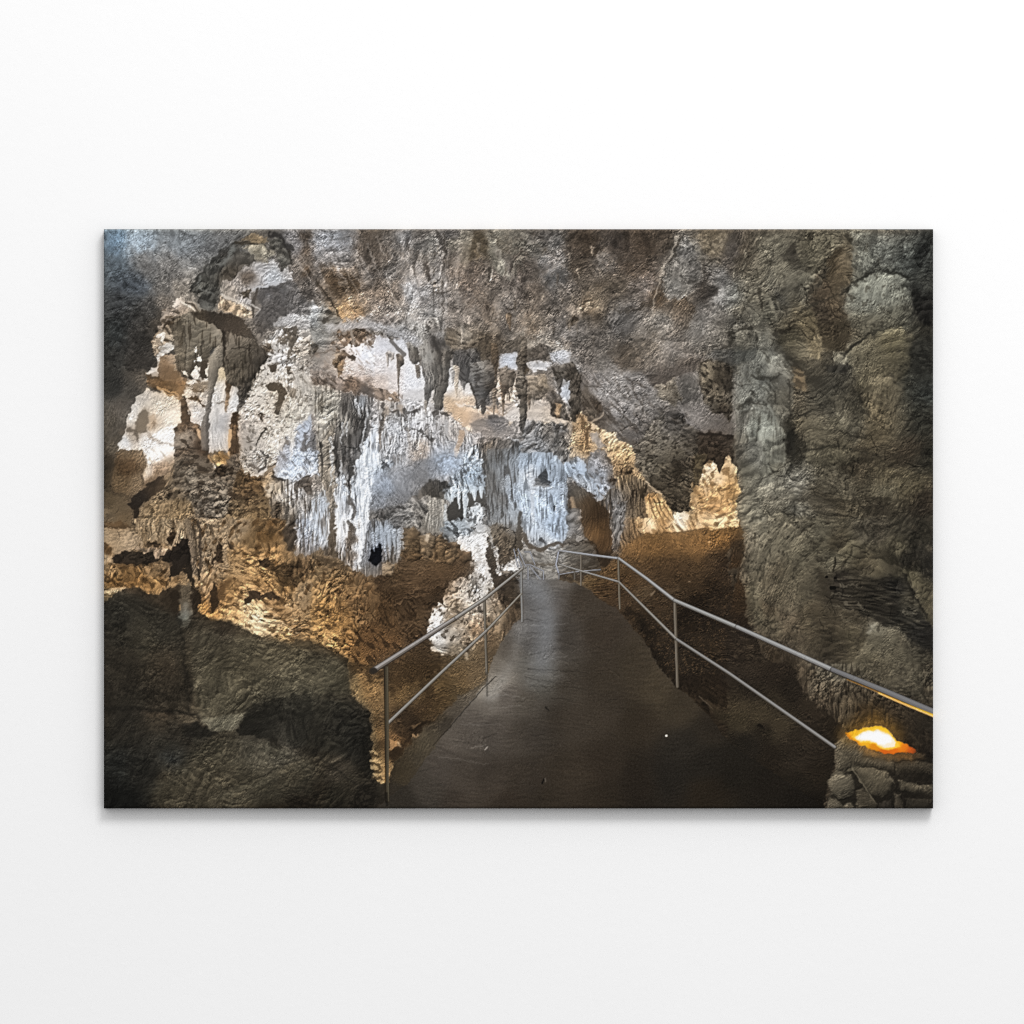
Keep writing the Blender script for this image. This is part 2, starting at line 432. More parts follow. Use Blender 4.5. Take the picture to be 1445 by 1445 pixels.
P('590,605 700,590 800,582 960,640 1040,720 1070,820 960,770 850,730 790,690 700,650 600,640', '650,610,76.64.50 800,640,58.48.40 950,700,66.56.46 1040,780,70.62.54', rel=.2, rk='curt')
P('490,520 560,490 660,540 695,595 600,600 560,640 520,600', '500,520,206.192.184 600,520,190.176.156 560,580,196.170.146 660,580,150.136.112', rel=.1)
S('540,520 600,545 650,585', '232.222.206', 3, 2, .8)
S('590,530 640,550 670,585', '92.80.64', 3, 2, .8)
P('420,590 470,560 540,580 545,640 480,660 410,720', '158.142.128', '96.80.60', .3, rel=.2)
P('470,650 540,640 520,720 470,710 440,690', '72.58.40', rel=.2)
P('355,790 400,720 480,690 505,780 430,830 390,900 370,870', '370,790,180.154.118 430,740,150.122.90 480,770,196.178.150', '110.88.58', .25, rel=.22)
P('400,740 440,735 425,780', '236.232.222')
P('415,900 510,880 525,1012 395,1012', '450,930,150.114.80 460,990,104.74.48 510,900,170.140.110', rel=.1, soft=2)
P('420,830 480,800 512,840 450,890 410,960 345,1012 325,1012 390,960 390,920', '208.208.204', '150.140.122', .25, rel=.14)
S('515,890 520,1012', '206.184.150', 3, 4, 1)
# curtain of dark hanging stone
P('520,640 600,630 700,650 790,690 840,740 835,860 830,1012 530,1012 505,800 470,700', '540,700,92.82.66 640,690,118.110.92 760,700,124.116.98 800,780,112.106.92 600,850,104.94.76 700,880,96.88.74 560,950,98.88.70 780,940,120.112.98',
  '70.60.46', .2, 'drip', rel=.22, rk='curt')
S('575,660 570,1012', '66.56.42', 4, 3, 2, 3, .8)
S('615,680 590,1012', '126.118.100', 5, 4, 2, 3, .6)
S('690,1012 720,900 690,800', '58.48.38', 7, 2, 1.5, 3, .8)
P('745,860 790,840 800,880 760,890', '60.60.62', soft=2.5)
S('800,880 790,1012', '128.120.104', 14, 14, 2, 1, .9, side=.2)
P('850,730 1040,780 1160,900 1110,1012 860,1012 845,800', '880,760,108.100.86 960,850,104.96.82 1050,850,92.84.70 900,950,98.90.76 1080,950,96.86.72', '62.54.42', .2, 'drip', rel=.24, rk='crag')
S('845,720 848,800 840,870', '44.36.30', 4, 3, 1.2, 1.5)
S('860,880 860,1012', '66.58.46', 4, 5, 1.5, 2, .8)
S('1030,820 1020,1000', '72.62.50', 3, 3, 1.5, 3, .8)
S('900,870 960,840 1020,850', '66.58.48', 3, 2, 1.2, 2, .8)
S('760,1012 745,930', '206.190.150', 2, 2, .8)
P('640,840 660,820 650,870 660,900 690,900 690,930 640,950', '232.230.226', warp=3)
P('1100,1000 1150,900 1110,800 1200,720 1290,690 1445,720 1445,1020 1100,1020', '1180,800,200.198.194 1300,800,206.202.200 1400,850,190.180.164 1200,960,206.206.208', '104.90.72', .25, 'pit', rel=.2)
S('1330,710 1330,760 1305,820 1290,910', '96.86.70', 9, 3, 1, 2, .95)
S('1270,720 1280,770', '100.90.76', 6, 3, 1, 2)
P('1100,820 1160,810 1180,860 1130,890', '102.86.66', rel=.2)
P('1100,960 1180,940 1210,1000 1120,1012', '110.96.76', rel=.2, op=.8)
# top centre ceiling
T('A1')
for q, w, o in (('30,260 80,410 120,545', 7, .45), ('165,240 220,400 300,620', 7, .5), ('120,100 240,300 335,400', 9, .4), ('270,60 330,300 345,420', 7, .35), ('0,420 70,530', 5, .4),
                ('220,180 270,330 380,450', 5, .3), ('600,60 680,330 740,700', 22, .4), ('690,380 720,620 730,720', 10, .4), ('870,60 880,400 890,720 905,800', 22, .45), ('0,210 60,330', 5, .4)):
    S(q, '158.154.152', w * .5, w * .35, w * .25 + 1, 4, o, .15)
P('40,270 110,260 160,290 190,520 130,530 90,420', '88.70.50', rel=.1, rk='fine', soft=8, op=.6, warp=4)
P('190,300 240,310 280,420 240,450', '88.72.52', rel=.1, rk='fine', soft=7, op=.6, warp=4)
P('280,90 440,60 520,200 440,330 340,340', '80.68.56', rel=.12, rk='fine', soft=14, op=.6, warp=5)
P('280,130 330,190 320,270', '70.54.38', soft=5, op=.6, warp=4)
P('140,545 230,560 330,640 200,665', '160,570,166.122.66 240,640,172.130.76 300,640,140.100.62', rel=.12, rk='fine', soft=3, warp=3)
S('30,370 100,480 150,555 200,650', '50.42.30', 3, 3, 1, 1.5, .8)
P('0,520 60,560 110,560 190,640 200,700 60,680 20,610', '30,570,172.178.182 100,600,120.118.108 60,660,134.132.124 150,660,108.104.94', '70.64.52', .2, rel=.2)
P('60,650 120,610 130,650 80,680', '60.52.40', soft=1.5, op=.8)
S('895,60 905,180 890,300 892,720', '66.56.48', 3, 2, 1.2, 1.5, .85)
S('855,50 880,130 905,200', '56.50.44', 6, 4, 1.5, 2, .8)
S('695,260 710,330', '74.64.54', 5, 3, 1.5, 2, .8)
S('780,270 795,380', '70.58.48', 7, 4, 1.5, 2, .85)
S('720,270 745,340', '128.122.120', 9, 5, 2, 2, .6)
S('830,440 828,600', '66.60.52', 3, 1, 1, 1.5, .8)
S('840,465 880,460 1040,440', '80.70.60', 3, 1.5, 1, 1.5, .8)
P('755,465 790,445 810,470 780,490', '160.158.160', soft=3, op=.6)
S('650,100 655,160', '62.56.50', 5, 3, 2, 2, .7)
P('1085,40 1170,60 1190,240 1150,180 1120,130 1100,250 1060,260', '74.64.44', soft=2, rel=.14)
P('1110,130 1150,230 1110,240', '110.92.62', soft=2, rel=.14)
P('1010,40 1085,40 1070,240 1050,320 1000,230', '1050,80,116.112.94 1040,250,118.108.86', soft=2.5, rel=.14, rk='curt', op=.8)
P('1190,60 1260,150 1345,350 1350,390 1260,330 1200,230', '1210,90,116.114.98 1300,280,132.132.112 1230,260,96.94.78', soft=2.5, rel=.12, rk='diag')
P('1360,60 1445,110 1445,330 1350,380', '84.82.68', '70.58.50', .35, soft=4, rel=.12, op=.8)
S('1210,300 1205,390', '60.54.44', 4, 3, 1, 1, .8)
S('1225,310 1215,390', '164.160.144', 3, 1.5, 1, 1, .8)
P('1040,320 1090,300 1110,340 1060,360', '64.54.50', soft=3, op=.8)
for q in ('910,360 1000,380 1040,300', '920,430 1000,470', '1300,440 1400,430 1445,390', '1140,520 1290,500', '930,550 1090,540 1180,570', '1000,640 1150,620', '950,300 1040,290', '1250,640 1330,620'):
    S(q, '136.126.114', 2.5, 1.2, 1.2, 4, .45)
for q in ('1330,620 1350,720', '1190,560 1200,590', '1340,570 1390,570'):
    S(q, '56.44.34', 5, 2, 1.2, 2, .8)
S('1335,620 1345,690', '122.96.64', 3, 2, .8, 1, .8)
# the arch with its row of small stones and the bright hollow below
P('0,900 100,860 280,830 430,780 530,770 650,800 660,900 720,960 770,1030 760,1250 400,1080 250,1060 100,1010 0,1000',
  '50,900,150.142.132 150,950,180.166.156 330,870,212.214.230 250,960,200.188.185 500,800,206.210.232 450,950,226.223.231 640,970,230.225.232 600,860,216.216.232 330,1040,188.168.163 450,1080,205.190.190 620,1120,225.222.228 720,1180,214.212.216',
  '170.146.132', .15, 'diag', rel=.06, rk='diag', warp=3, soft=2)
for q in ('300,860 370,960', '350,850 440,990', '250,900 330,1000', '420,840 520,960'):
    S(q, '240.238.246', 3, 1.5, 2, 3, .5)
P('150,760 200,730 290,720 420,780 400,800 300,850 160,850', '108.82.62', '150.136.124', .25, 'diag', rel=.2, rk='crag', soft=2, warp=4)
P('190,690 300,670 450,672 600,725 710,770 690,800 590,760 450,705 300,715 200,712', '210,695,168.164.170 350,690,160.158.168 500,700,166.164.174 650,760,150.148.150', soft=2, rel=.1, rk='fine')
for q, c in (('380,705 430,700 440,750 400,745', '138.132.112'), ('440,700 500,715 490,760 440,770', '146.140.122'), ('500,720 560,735 590,770 530,790', '112.106.94'), ('590,755 660,765 650,800 600,775', '98.92.80'), ('280,710 340,715 330,750 290,760', '96.78.60')):
    P(q, c, '66.58.46', .3, rel=.25, rk='crag', soft=1)
S('370,705 440,700 530,730 660,775', '62.54.42', 2, 2, 1, 2, .7)
S('270,720 285,810', '146.138.122', 4, 2, 1)
S('560,780 585,830', '176.172.170', 3, 1.5, .8)
P('150,870 190,860 220,870 300,900 290,920 232,905 212,1000 195,1050 180,1010 150,930', '170,890,140.124.100 190,960,136.104.62 220,900,104.80.60', '70.52.36', .3, rel=.25)
P('585,880 630,890 625,930 605,990 597,1300 589,1300 588,1000 590,930', '600,900,122.102.80 600,980,112.90.68 594,1200,104.84.70', '76.60.46', .3, rel=.2, warp=1)
S('540,790 575,850 625,885', '118.108.98', 6, 4, 1, 1)
P('505,870 545,865 560,900 525,930 520,980 510,940', '176.166.154', '104.88.70', .4, rel=.2)
P('0,800 40,810 50,860 20,900 0,890', '110.104.92', '64.56.44', .35, rel=.25)
S('0,900 60,870 160,850', '110.92.76', 3, 2, 1.2, 2, .7)
P('640,800 700,795 740,890 765,1012 755,1050 720,1000 710,930 680,960 640,880', '660,840,142.138.120 720,900,108.100.86 740,1000,92.84.74', '76.68.56', .25, rel=.25, rk='curt')
P('690,690 780,660 850,680 885,720 915,800 900,1012 930,1060 920,1210 890,1260 760,1012 740,880', '720,740,172.172.166 780,800,146.142.130 870,760,160.158.154 800,950,136.130.116 890,900,110.102.88 840,1000,140.136.124', '96.90.78', .3, 'drip', rel=.24, rk='curt')
P('785,640 850,640 865,670 800,700', '96.90.80', soft=1.5, rel=.2)
P('800,740 850,750 905,830 885,960 860,880 810,810', '68.62.58', rel=.16, soft=1.5)
P('900,720 1010,730 1020,800 980,850 920,840', '124.116.96', rel=.2, rk='curt', soft=2)
S('1015,690 1020,820', '148.142.128', 4, 2, 1.2)
S('1010,700 1040,715', '56.46.36', 5, 2, 1.2)
P('950,870 1020,830 1120,840 1130,870 1060,900 1120,930 1200,900 1240,1000 1260,1250 1170,1290 1130,1240 1080,1100 990,1010', '980,900,84.78.76 1050,880,112.106.100 1080,960,124.124.116 1180,940,128.126.118 1120,1050,120.118.122 1180,1100,104.100.100 1220,1060,82.72.62', '64.58.52', .25, rel=.24, rk='curt')
P('1130,800 1190,760 1220,830 1210,940 1150,880', '84.72.54', rel=.25, rk='crag')
P('1215,830 1260,820 1262,960 1255,1030 1235,1000', '112.92.66', rel=.2, rk='curt')
P('1265,940 1290,880 1380,870 1405,930 1380,1000 1300,980', '192.196.220', '160.150.146', .2, rel=.08)
P('1285,800 1420,770 1445,800 1445,880 1390,890 1330,850', '88.80.68', rel=.2, rk='crag')
P('930,970 960,955 975,1012 930,1030', '226.224.232', soft=1)
P('1060,700 1190,730 1230,800 1130,800 1060,770', '88.76.60', '118.106.90', .3, rel=.22, rk='crag', op=.8)
P('1410,740 1445,730 1445,1020 1400,960', '104.98.86', rel=.2, rk='curt')
# ---------------------------------------------------------------- left hollow with its pillars
T('B0')
P('30,-20 330,-20 330,110 260,170 200,280 180,380 130,500 120,620 60,760 30,800', '100,100,54.54.50 250,100,80.75.66 300,60,88.80.68 100,350,72.66.56 60,600,60.52.40 100,700,78.66.48 180,250,92.84.74 120,480,84.76.62', rel=.07, rk='fine', soft=3, mott=.12)
S('40,330 120,160 220,80', '92.88.80', 3, 2, 2, 3, .5)
S('60,480 150,300 210,190', '96.90.80', 3, 2, 2, 3, .5)
P('330,100 400,130 540,180 565,330 510,390 525,500 505,600 440,690 340,780 300,700 300,520 130,500 180,380 200,280 260,170',
  '330,130,186.178.166 230,280,206.204.198 420,160,196.186.166 480,200,206.196.176 500,260,236.226.206 400,330,206.186.160 420,440,252.252.252 470,480,252.252.252 340,560,240.244.255 420,560,246.246.252 160,480,204.212.220 220,440,150.136.120 400,640,190.160.132 460,620,176.146.116 360,720,150.118.86 330,660,214.204.190',
  '196.180.150', .2, 'diag', rel=.07, rk='rock', warp=1.0)
P('335,228 342,290 330,400 240,392 258,300 290,250', '124.108.84', rel=.1, soft=2)
P('350,300 385,280 385,380 345,390', '190.150.110', '120.84.54', .4, 'pit', rel=.2, soft=2, op=.8)
S('190,380 240,400 330,470 420,470', '120.96.70', 6, 2, 2, 2, .8)
S('150,400 200,380 250,400', '96.82.66', 6, 4, 1.5, 2, .9)
S('260,420 350,480 420,500', '216.214.216', 4, 2, 2, 2, .6)
S('400,480 500,470', '150.120.90', 4, 2, 2, 3, .6)
P('380,630 500,595 490,660 440,690 400,700 370,690', '168.134.104', rel=.08, soft=4, op=.85)
P('330,-10 585,-10 605,100 545,180 440,150 415,125 330,85', '350,40,104.80.52 450,40,122.100.76 500,90,108.78.46 420,110,120.84.46 560,90,150.106.62 560,20,146.112.80', '84.60.36', .2, rel=.12, soft=1.5)
S('400,105 450,140 540,165', '205.156.84', 4, 3, 1.5, 1.5, .8)
S('575,60 590,110 570,130', '214.150.80', 3, 3, 1.5, 1.5, .8)
P('125,500 250,460 310,530 330,620 290,700 305,780 200,830 80,780 100,640', '200,520,92.74.50 230,600,80.58.36 280,560,110.88.60 150,700,104.84.56 250,720,120.100.72 180,640,72.52.32', rel=.1, rk='fine', soft=2.5, mott=.12)
P('300,760 400,640 440,680 330,790', '132.104.74', soft=3, rel=.1, op=.8)
P('590,-10 760,-10 745,250 690,355 635,350 590,220 560,150 600,60', '640,40,206.200.190 700,30,216.212.206 620,90,120.98.66 700,80,150.132.106 650,180,120.88.50 700,200,190.176.156 640,280,214.208.206 690,260,226.222.218 600,140,220.210.200', '110.84.52', .2, 'diag', rel=.14, warp=1.6)
S('600,60 690,70 740,30', '236.234.230', 4, 2, 1.2, 2)
S('600,170 660,215 730,215', '94.64.32', 5, 3, 1.2, 2, .9)
S('590,150 600,90', '224.206.180', 3, 2, 1, 1)
P('800,-10 875,80 935,160 945,260 890,340 885,540 825,530 735,545 745,330 770,150', '800,60,226.222.214 830,150,206.204.200 820,230,232.232.232 850,340,192.190.192 800,440,222.218.214 850,460,206.206.214 770,300,218.216.214 850,520,196.194.200 900,200,200.204.210', '150.146.140', .15, 'drip', rel=.08, rk='drip')
S('795,190 880,200', '110.90.66', 4, 3, 1.2, 2, .8)
S('800,460 830,500 850,530', '96.88.80', 3, 3, 1, 1.5, .8)
S('780,200 790,330 770,450', '176.170.166', 3, 2, 1.5, 2, .6)
S('830,120 850,160', '90.84.74', 4, 3, 1, 2, .8)
P('835,-10 1085,-10 1000,180 1000,195 970,250 940,275 930,160 860,85', '860,20,104.96.76 950,60,80.72.60 980,120,84.78.66 1040,20,92.84.70 950,200,100.94.84', '56.48.38', .25, 'drip', rel=.2, rk='crag')
P('912,100 940,95 945,150 925,170', '214.216.220', rel=.1)
P('858,80 895,75 880,200 868,268 858,268 856,160', '870,100,112.84.54 868,200,162.122.78', rel=.15, warp=.6)
# stalactites and stalagmites in front
P('738,-20 812,-20 785,90 770,150 745,300 735,480 700,475 690,370 715,290 738,190', '770,20,140.130.110 750,150,128.118.102 720,300,120.110.98 715,440,124.108.96 790,40,96.88.72', rel=.06, rk='drip', warp=.5)
S('812,-10 785,90 770,150 748,300 738,420', '82.76.64', 3, 2, 1.2, .6, .8)
P('555,180 572,165 595,175 600,270 640,330 690,370 695,450 740,490 745,560 800,640 880,560 940,545 945,650 900,800 900,1030 240,1030 320,900 500,720 510,600 530,470 505,390 555,330',
  '575,220,92.64.40 590,300,84.56.36 560,370,92.68.44 590,450,136.124.106 640,420,126.112.96 580,510,72.54.40 600,540,92.76.58 680,390,120.80.50 720,500,84.52.38 700,460,92.62.46 620,590,104.92.76 560,650,90.80.64 700,640,108.96.80 640,700,124.116.98 900,600,118.104.88 880,700,112.100.82 760,760,116.106.90 640,820,116.106.90 500,820,112.96.72 420,900,128.112.82 700,900,102.94.82 850,880,128.120.104 560,940,138.116.82',
  '58.46.34', .25, 'rock', rel=.24, rk='crag', warp=1.0)
S('553,190 555,330', '214.206.180', 2, 1.5, .8, .6)
P('520,380 660,385 680,410 560,400', '76.50.32', soft=1.5, rel=.2)
P('540,500 640,490 670,520 560,525', '62.44.32', soft=1.5, rel=.2)
S('640,455 730,480', '70.44.34', 6, 4, 1.2, 1.5, .9)
S('685,395 690,430', '226.176.120', 6, 3, 1.5, 1)
S('600,600 700,640 760,660', '66.52.40', 4, 3, 1.2, 2.5, .8)
for q in ('520,700 620,690 720,700', '560,760 660,780 780,740', '640,840 760,810 860,830', '700,880 780,870', '560,660 640,640', '500,760 580,740', '660,920 740,900 820,930'):
    S(q, '60.50.40', 4, 2, 1.2, 3, .75)
    S([(a, b + 14) for a, b in nums(q)], '146.136.116', 4, 2, 1.5, 3, .5)
P('900,300 920,250 945,280 942,550 880,555 890,400', '915,300,90.62.38 920,400,128.92.56 930,500,92.68.48 895,480,150.106.60', '70.46.28', .3, 'drip', rel=.2, rk='crag', warp=.7)
S('890,390 885,480 880,550', '224.176.110', 4, 3, 1, 1)
S('940,300 938,540', '72.52.38', 3, 3, 1, 1, .8)
P('758,570 830,530 870,565 862,625 800,620 775,600', '800,560,178.132.62 840,570,132.94.42 850,610,196.146.76 780,600,206.170.100', rel=.16)
P('755,610 790,630 795,660 765,645', '230.214.190')
S('740,560 770,610', '206.150.80', 3, 2, 1, 1, .8)
P('800,640 880,620 860,700 800,700 770,670', '60.46.34', rel=.2, soft=2)
# pale pitted rock to the right of the pillars
P('1085,-20 1445,-20 1445,270 1380,330 1290,400 1240,480 1200,600 1150,640 1100,690 1020,690 950,620 945,280 1000,180',
  '1150,40,214.208.194 1300,40,220.212.198 1400,100,214.206.194 1050,150,214.208.198 1060,230,214.200.180 1120,300,196.184.166 1000,360,214.200.188 1000,420,206.194.182 1150,420,222.214.198 1050,520,208.200.190 980,560,196.188.176 1080,600,180.174.166 1180,520,206.200.182 1300,250,206.200.180 1380,250,200.196.176 1260,350,190.182.160 1150,590,186.176.160',
  '128.114.94', .15, 'pit', rel=.11, rk='fine')
S('1180,90 1250,110 1245,170 1205,250', '90.76.56', 11, 9, 1.5, 2)
P('1185,235 1230,230 1225,285 1190,265', '92.78.60', rel=.2)
P('1260,110 1330,130 1340,190 1290,180', '104.90.70', '190.180.160', .4, 'pit', rel=.2, op=.85)
P('1085,270 1130,300 1110,330 1075,290', '70.54.40')
S('1135,365 1115,410 1075,450 1065,520', '74.66.54', 3, 2, .9, 1.5)
S('1100,520 1140,560 1130,640 1090,670', '78.72.66', 4, 4, 1, 1.5, .9)
S('1030,620 1090,650', '96.80.66', 4, 3, 1.2, 1.5, .7)
S('1010,690 1080,690 1140,650', '214.214.214', 4, 3, 1, 1.5)
S('970,350 1010,340 1040,370', '170.160.150', 3, 2, 1.5, 2, .7)
dots('1000,200 1400,60 1440,260 1280,380 1150,600 960,560', 60, '74.62.48', .8, 2.2, 1, .85, 1.3)
dots('1000,100 1440,20 1440,300 1280,380 1150,600 960,560', 50, '238.232.220', .8, 1.8, 2, .8, 1.3)
P('1445,275 1445,690 1340,745 1230,720 1180,690 1215,560 1230,470 1290,400 1380,330', '1400,350,172.178.204 1300,450,156.152.168 1380,430,178.184.208 1250,560,160.156.170 1330,560,190.200.226 1340,660,208.218.246 1250,680,186.196.222 1420,520,206.214.238 1430,420,170.172.190 1210,640,170.168.176', '136.128.134', .2, 'diag', rel=.08, rk='diag')
S('1400,420 1385,520 1440,480', '104.92.86', 6, 8, 2, 2, .85)
P('1225,480 1270,410 1290,460 1240,520', '96.86.74', rel=.2, op=.9)
P('1280,380 1350,390 1330,450 1312,560 1300,575 1295,470', '1300,400,200.194.176 1308,500,206.202.194', rel=.12, rk='drip', warp=.6)
S('1250,560 1290,600', '120.108.104', 5, 2, 2, 2, .6)
# brown ledge beneath
P('945,650 1020,690 1100,700 1180,650 1200,720 1160,860 1180,1030 850,1030 880,900 920,760',
  '980,670,86.66.40 1060,720,120.90.52 1140,680,180.150.110 1100,760,112.84.50 1000,800,100.78.50 930,900,112.94.66 1050,880,112.92.62 1100,960,140.116.74 950,980,140.118.78', '66.50.34', .25, 'rock', rel=.22, rk='crag')
P('1100,720 1170,680 1200,740 1150,850 1120,800', '1120,730,196.164.116 1160,780,184.176.156', '130.104.72', .25, rel=.16)
S('1180,700 1230,720 1280,740', '62.52.42', 5, 4, 1.5, 2, .9)
S('880,800 960,840 1080,820', '66.50.36', 5, 3, 1.5, 3, .8)
S('940,960 1050,930 1120,960', '74.56.36', 4, 3, 1.5, 3, .8)
P('25,800 160,830 210,900 235,1030 25,1030', '60,860,92.78.54 150,900,106.90.64 60,980,112.96.70 180,980,108.90.62', rel=.06, rk='rock', soft=2)
P('405,705 320,765 215,850 195,880 235,930 225,1030 260,1030 275,930 300,880 420,800 470,720', '380,730,56.44.34 250,850,44.36.32 240,960,46.37.30 420,760,74.58.42', rel=.16, soft=1.5)
P('270,920 400,860 620,860 640,940 600,1030 255,1030', '300,960,150.128.90 450,920,150.126.88 560,900,140.118.80 500,1000,156.130.88', '104.84.54', .2, 'rock', rel=.15, rk='fine', soft=2)
P('1180,740 1290,720 1380,780 1445,840 1445,1030 1180,1030 1160,870', '1210,780,176.160.132 1250,850,180.172.160 1330,800,196.196.200 1400,880,172.166.160 1220,950,104.92.76 1300,970,140.132.118 1400,980,186.188.196', '88.76.60', .3, 'drip', rel=.2, rk='curt')
P('1340,740 1400,690 1445,680 1445,830 1390,790', '104.90.78', '80.66.54', .3, rel=.16, soft=1.5)
P('1200,870 1240,880 1220,980 1190,960', '72.60.46', soft=2, rel=.2)
# ---------------------------------------------------------------- the bright middle: fringes of stone icicles over the white flowstone
T('B1')
P('0,30 180,20 350,40 470,90 600,150 610,200 480,180 380,150 200,125 100,110 0,80', '50,50,120.96.80 180,30,150.128.120 280,90,116.86.68 370,130,84.70.64 450,110,150.120.100 560,170,160.124.92 80,20,160.148.140', '92.70.56', .25, 'diag', rel=.14, rk='diag', soft=2, warp=2)
P('300,30 420,20 500,70 450,100 340,60', '182.158.146', '150.120.106', .3, 'diag', rel=.1, soft=3, op=.9)
P('600,170 700,170 840,200 960,270 1100,350 1100,400 1010,400 900,300 780,260 620,215', '640,190,196.192.196 760,220,196.190.190 900,270,186.176.170 1000,350,200.180.160 1080,370,206.176.146', '150.142.138', .2, rel=.15, rk='crag', soft=2, warp=2)
P('900,150 980,130 1100,200 1240,230 1330,280 1200,330 1080,350 960,300 900,220', '930,180,216.178.136 1000,220,206.168.124 1050,280,206.164.112 1150,220,232.210.186 1180,290,200.160.120 1100,330,190.150.116', '226.206.184', .25, 'diag', rel=.08, rk='diag', soft=3, warp=2)
S('1000,210 1090,235 1200,250', '236.232.230', 6, 3, 1.5, 3, .7)
P('1110,340 1200,300 1310,330 1330,390 1220,440 1120,400', '1200,330,112.104.106 1280,360,124.114.114 1160,400,150.130.124 1260,410,140.122.116', '156.140.134', .3, 'wet', rel=.12, rk='flat', soft=2.5, warp=2)
P('1330,290 1370,280 1360,350 1330,370', '220.196.160', rel=.1)
P('1040,400 1200,430 1330,440 1445,430 1445,480 1200,480 1080,470', '1100,430,180.168.166 1250,460,150.130.116 1400,455,190.190.196', '110.96.84', .25, rel=.14, soft=2, rk='crag')
P('-10,80 80,75 210,125 200,250 170,300 150,420 165,700 155,1040 100,1040 80,800 50,620 25,450 20,300', '40,120,186.182.166 120,160,182.178.160 90,260,190.186.168 150,240,180.176.158 80,400,176.170.154 120,420,166.150.122 110,560,160.148.124 130,680,176.160.132 120,850,168.150.124', '112.102.82', .2, 'drip', rel=.18, rk='crag')
P('205,130 420,160 400,340 340,560 290,620 255,800 215,1040 170,1040 165,700 155,500 170,300', '240,170,104.98.90 330,200,140.146.156 380,220,112.108.104 260,280,112.106.96 230,340,140.134.120 300,330,84.78.70 330,450,90.84.78 220,480,92.86.78 260,560,96.92.88 220,620,112.104.94 270,640,84.76.70 200,760,110.98.84 230,720,130.126.124', '60.54.48', .3, 'drip', rel=.22, rk='curt')
for q, w in (('385,250 350,420 330,540', 3), ('300,180 330,300', 4), ('210,340 200,480', 3), ('240,330 235,420', 3), ('130,440 140,600 130,760', 5), ('200,600 190,740', 4), ('395,480 385,580', 2)):
    S(q, '196.200.206', w, w * .5, 1, 1.5, .8, .15)
for q, w in (('160,480 165,650', 5), ('310,280 300,420', 4), ('260,420 250,560', 4), ('345,340 320,520', 4), ('180,560 180,700', 5), ('60,470 75,640', 4), ('270,650 250,780', 4)):
    S(q, '52.46.40', w, w * .5, 1.2, 1.5, .85)
P('430,170 620,205 780,250 900,265 1040,350 1100,450 1050,560 880,540 720,620 660,650 560,640 480,650 440,590 455,400', '480,220,186.180.170 560,280,170.166.166 520,350,196.194.200 600,330,190.186.190 680,300,200.198.204 760,280,196.192.190 720,380,196.190.196 640,420,186.182.188 550,470,190.186.190 800,420,190.184.186 880,450,186.178.178 960,430,190.178.168 760,510,200.172.146 720,570,200.176.158 600,560,180.176.180 520,600,170.168.170 850,520,178.174.186 980,520,170.168.176',
  '116.106.98', .2, 'drip', rel=.16, rk='curt')
dots('430,170 620,205 780,250 900,265 1040,350 1000,430 700,420 460,330', 46, '62.56.50', .8, 2.4, 3, .85)
dots('430,200 900,265 1040,350 1050,520 700,600 460,560', 60, '232.230.234', .8, 2.2, 4, .7)
for q in ('480,210 500,260', '540,260 570,300', '630,250 640,300', '690,260 730,250', '760,420 820,450', '830,265 850,290', '900,270 930,290', '640,380 700,380'):
    S(q, '66.56.46', 6, 3, 1.2, 2, .8)
for q in ('510,230 515,280', '600,220 610,260', '560,250 590,250'):
    S(q, '176.146.112', 6, 4, 1.5, 2, .7)
P('410,350 440,340 450,430 445,560 410,600 400,480', '222.228.240', '160.160.168', .15, 'drip', rel=.1, rk='drip')
P('475,260 510,250 495,320 470,420 455,590 435,600 445,480 460,360', '480,300,124.108.88 455,450,124.98.74 445,560,120.100.80', rel=.2, rk='drip', warp=.7)
S('580,330 590,480', '206.206.212', 5, 3, 1.5, 1.5, .7)
S('655,380 665,500', '152.138.120', 6, 3, 1.5, 1.5, .8)
S('1020,405 1000,480 985,570', '206.166.128', 6, 2.5, 1, 1.2, 1, .15)
S('1030,405 990,500', '110.86.62', 2.5, 1.5, 1, 1.2, .7)
S('915,330 920,410', '176.172.172', 5, 3, 1.2, 1.2, .8)
P('700,540 760,480 780,570 720,610 690,600', '206.178.152', soft=3, rel=.1, op=.8)
# smooth shaded bulge and the dark arch beneath it
P('390,760 480,690 600,650 700,615 860,545 1050,560 1020,660 900,710 830,740 720,830 580,900 390,950', '420,740,176.184.202 500,760,154.158.178 470,830,140.142.154 600,700,152.150.160 700,680,138.134.138 620,790,124.122.130 560,860,120.116.120 780,630,168.164.172 950,610,174.184.208 880,640,164.172.196 820,690,150.146.150 720,770,128.120.116 450,900,138.134.140', '108.102.104', .25, 'diag', rel=.14, rk='diag', soft=7, op=.92)
P('460,600 520,570 560,620 520,680 470,690', '500,610,186.188.196 520,650,178.192.206', '90.88.90', .3, 'pit', rel=.2)
S('470,640 510,630 530,650', '48.44.42', 5, 2, 1, 1.5)
S('860,560 930,530 1000,560', '90.86.86', 3, 2, 1.2, 2, .7)
P('690,820 800,740 890,720 950,770 900,800 880,860 780,830 720,840', '740,810,92.84.70 830,760,78.68.52 900,780,66.58.44 860,830,70.62.48', '54.48.40', .3, rel=.18, rk='crag', soft=2)
P('390,945 560,895 700,840 790,850 800,900 790,1040 380,1040', '420,960,124.116.104 500,960,90.84.76 600,900,122.116.110 600,980,110.106.104 700,880,120.112.100 720,960,96.90.82 680,1010,150.146.138 760,960,92.88.82', '64.58.52', .3, 'rock', rel=.22, rk='crag', soft=1.5)
P('785,820 895,850 925,960 900,1040 790,1040 780,900', '830,850,150.140.116 850,930,166.160.146 820,1000,178.174.162 890,980,150.146.136', rel=.18, rk='drip')
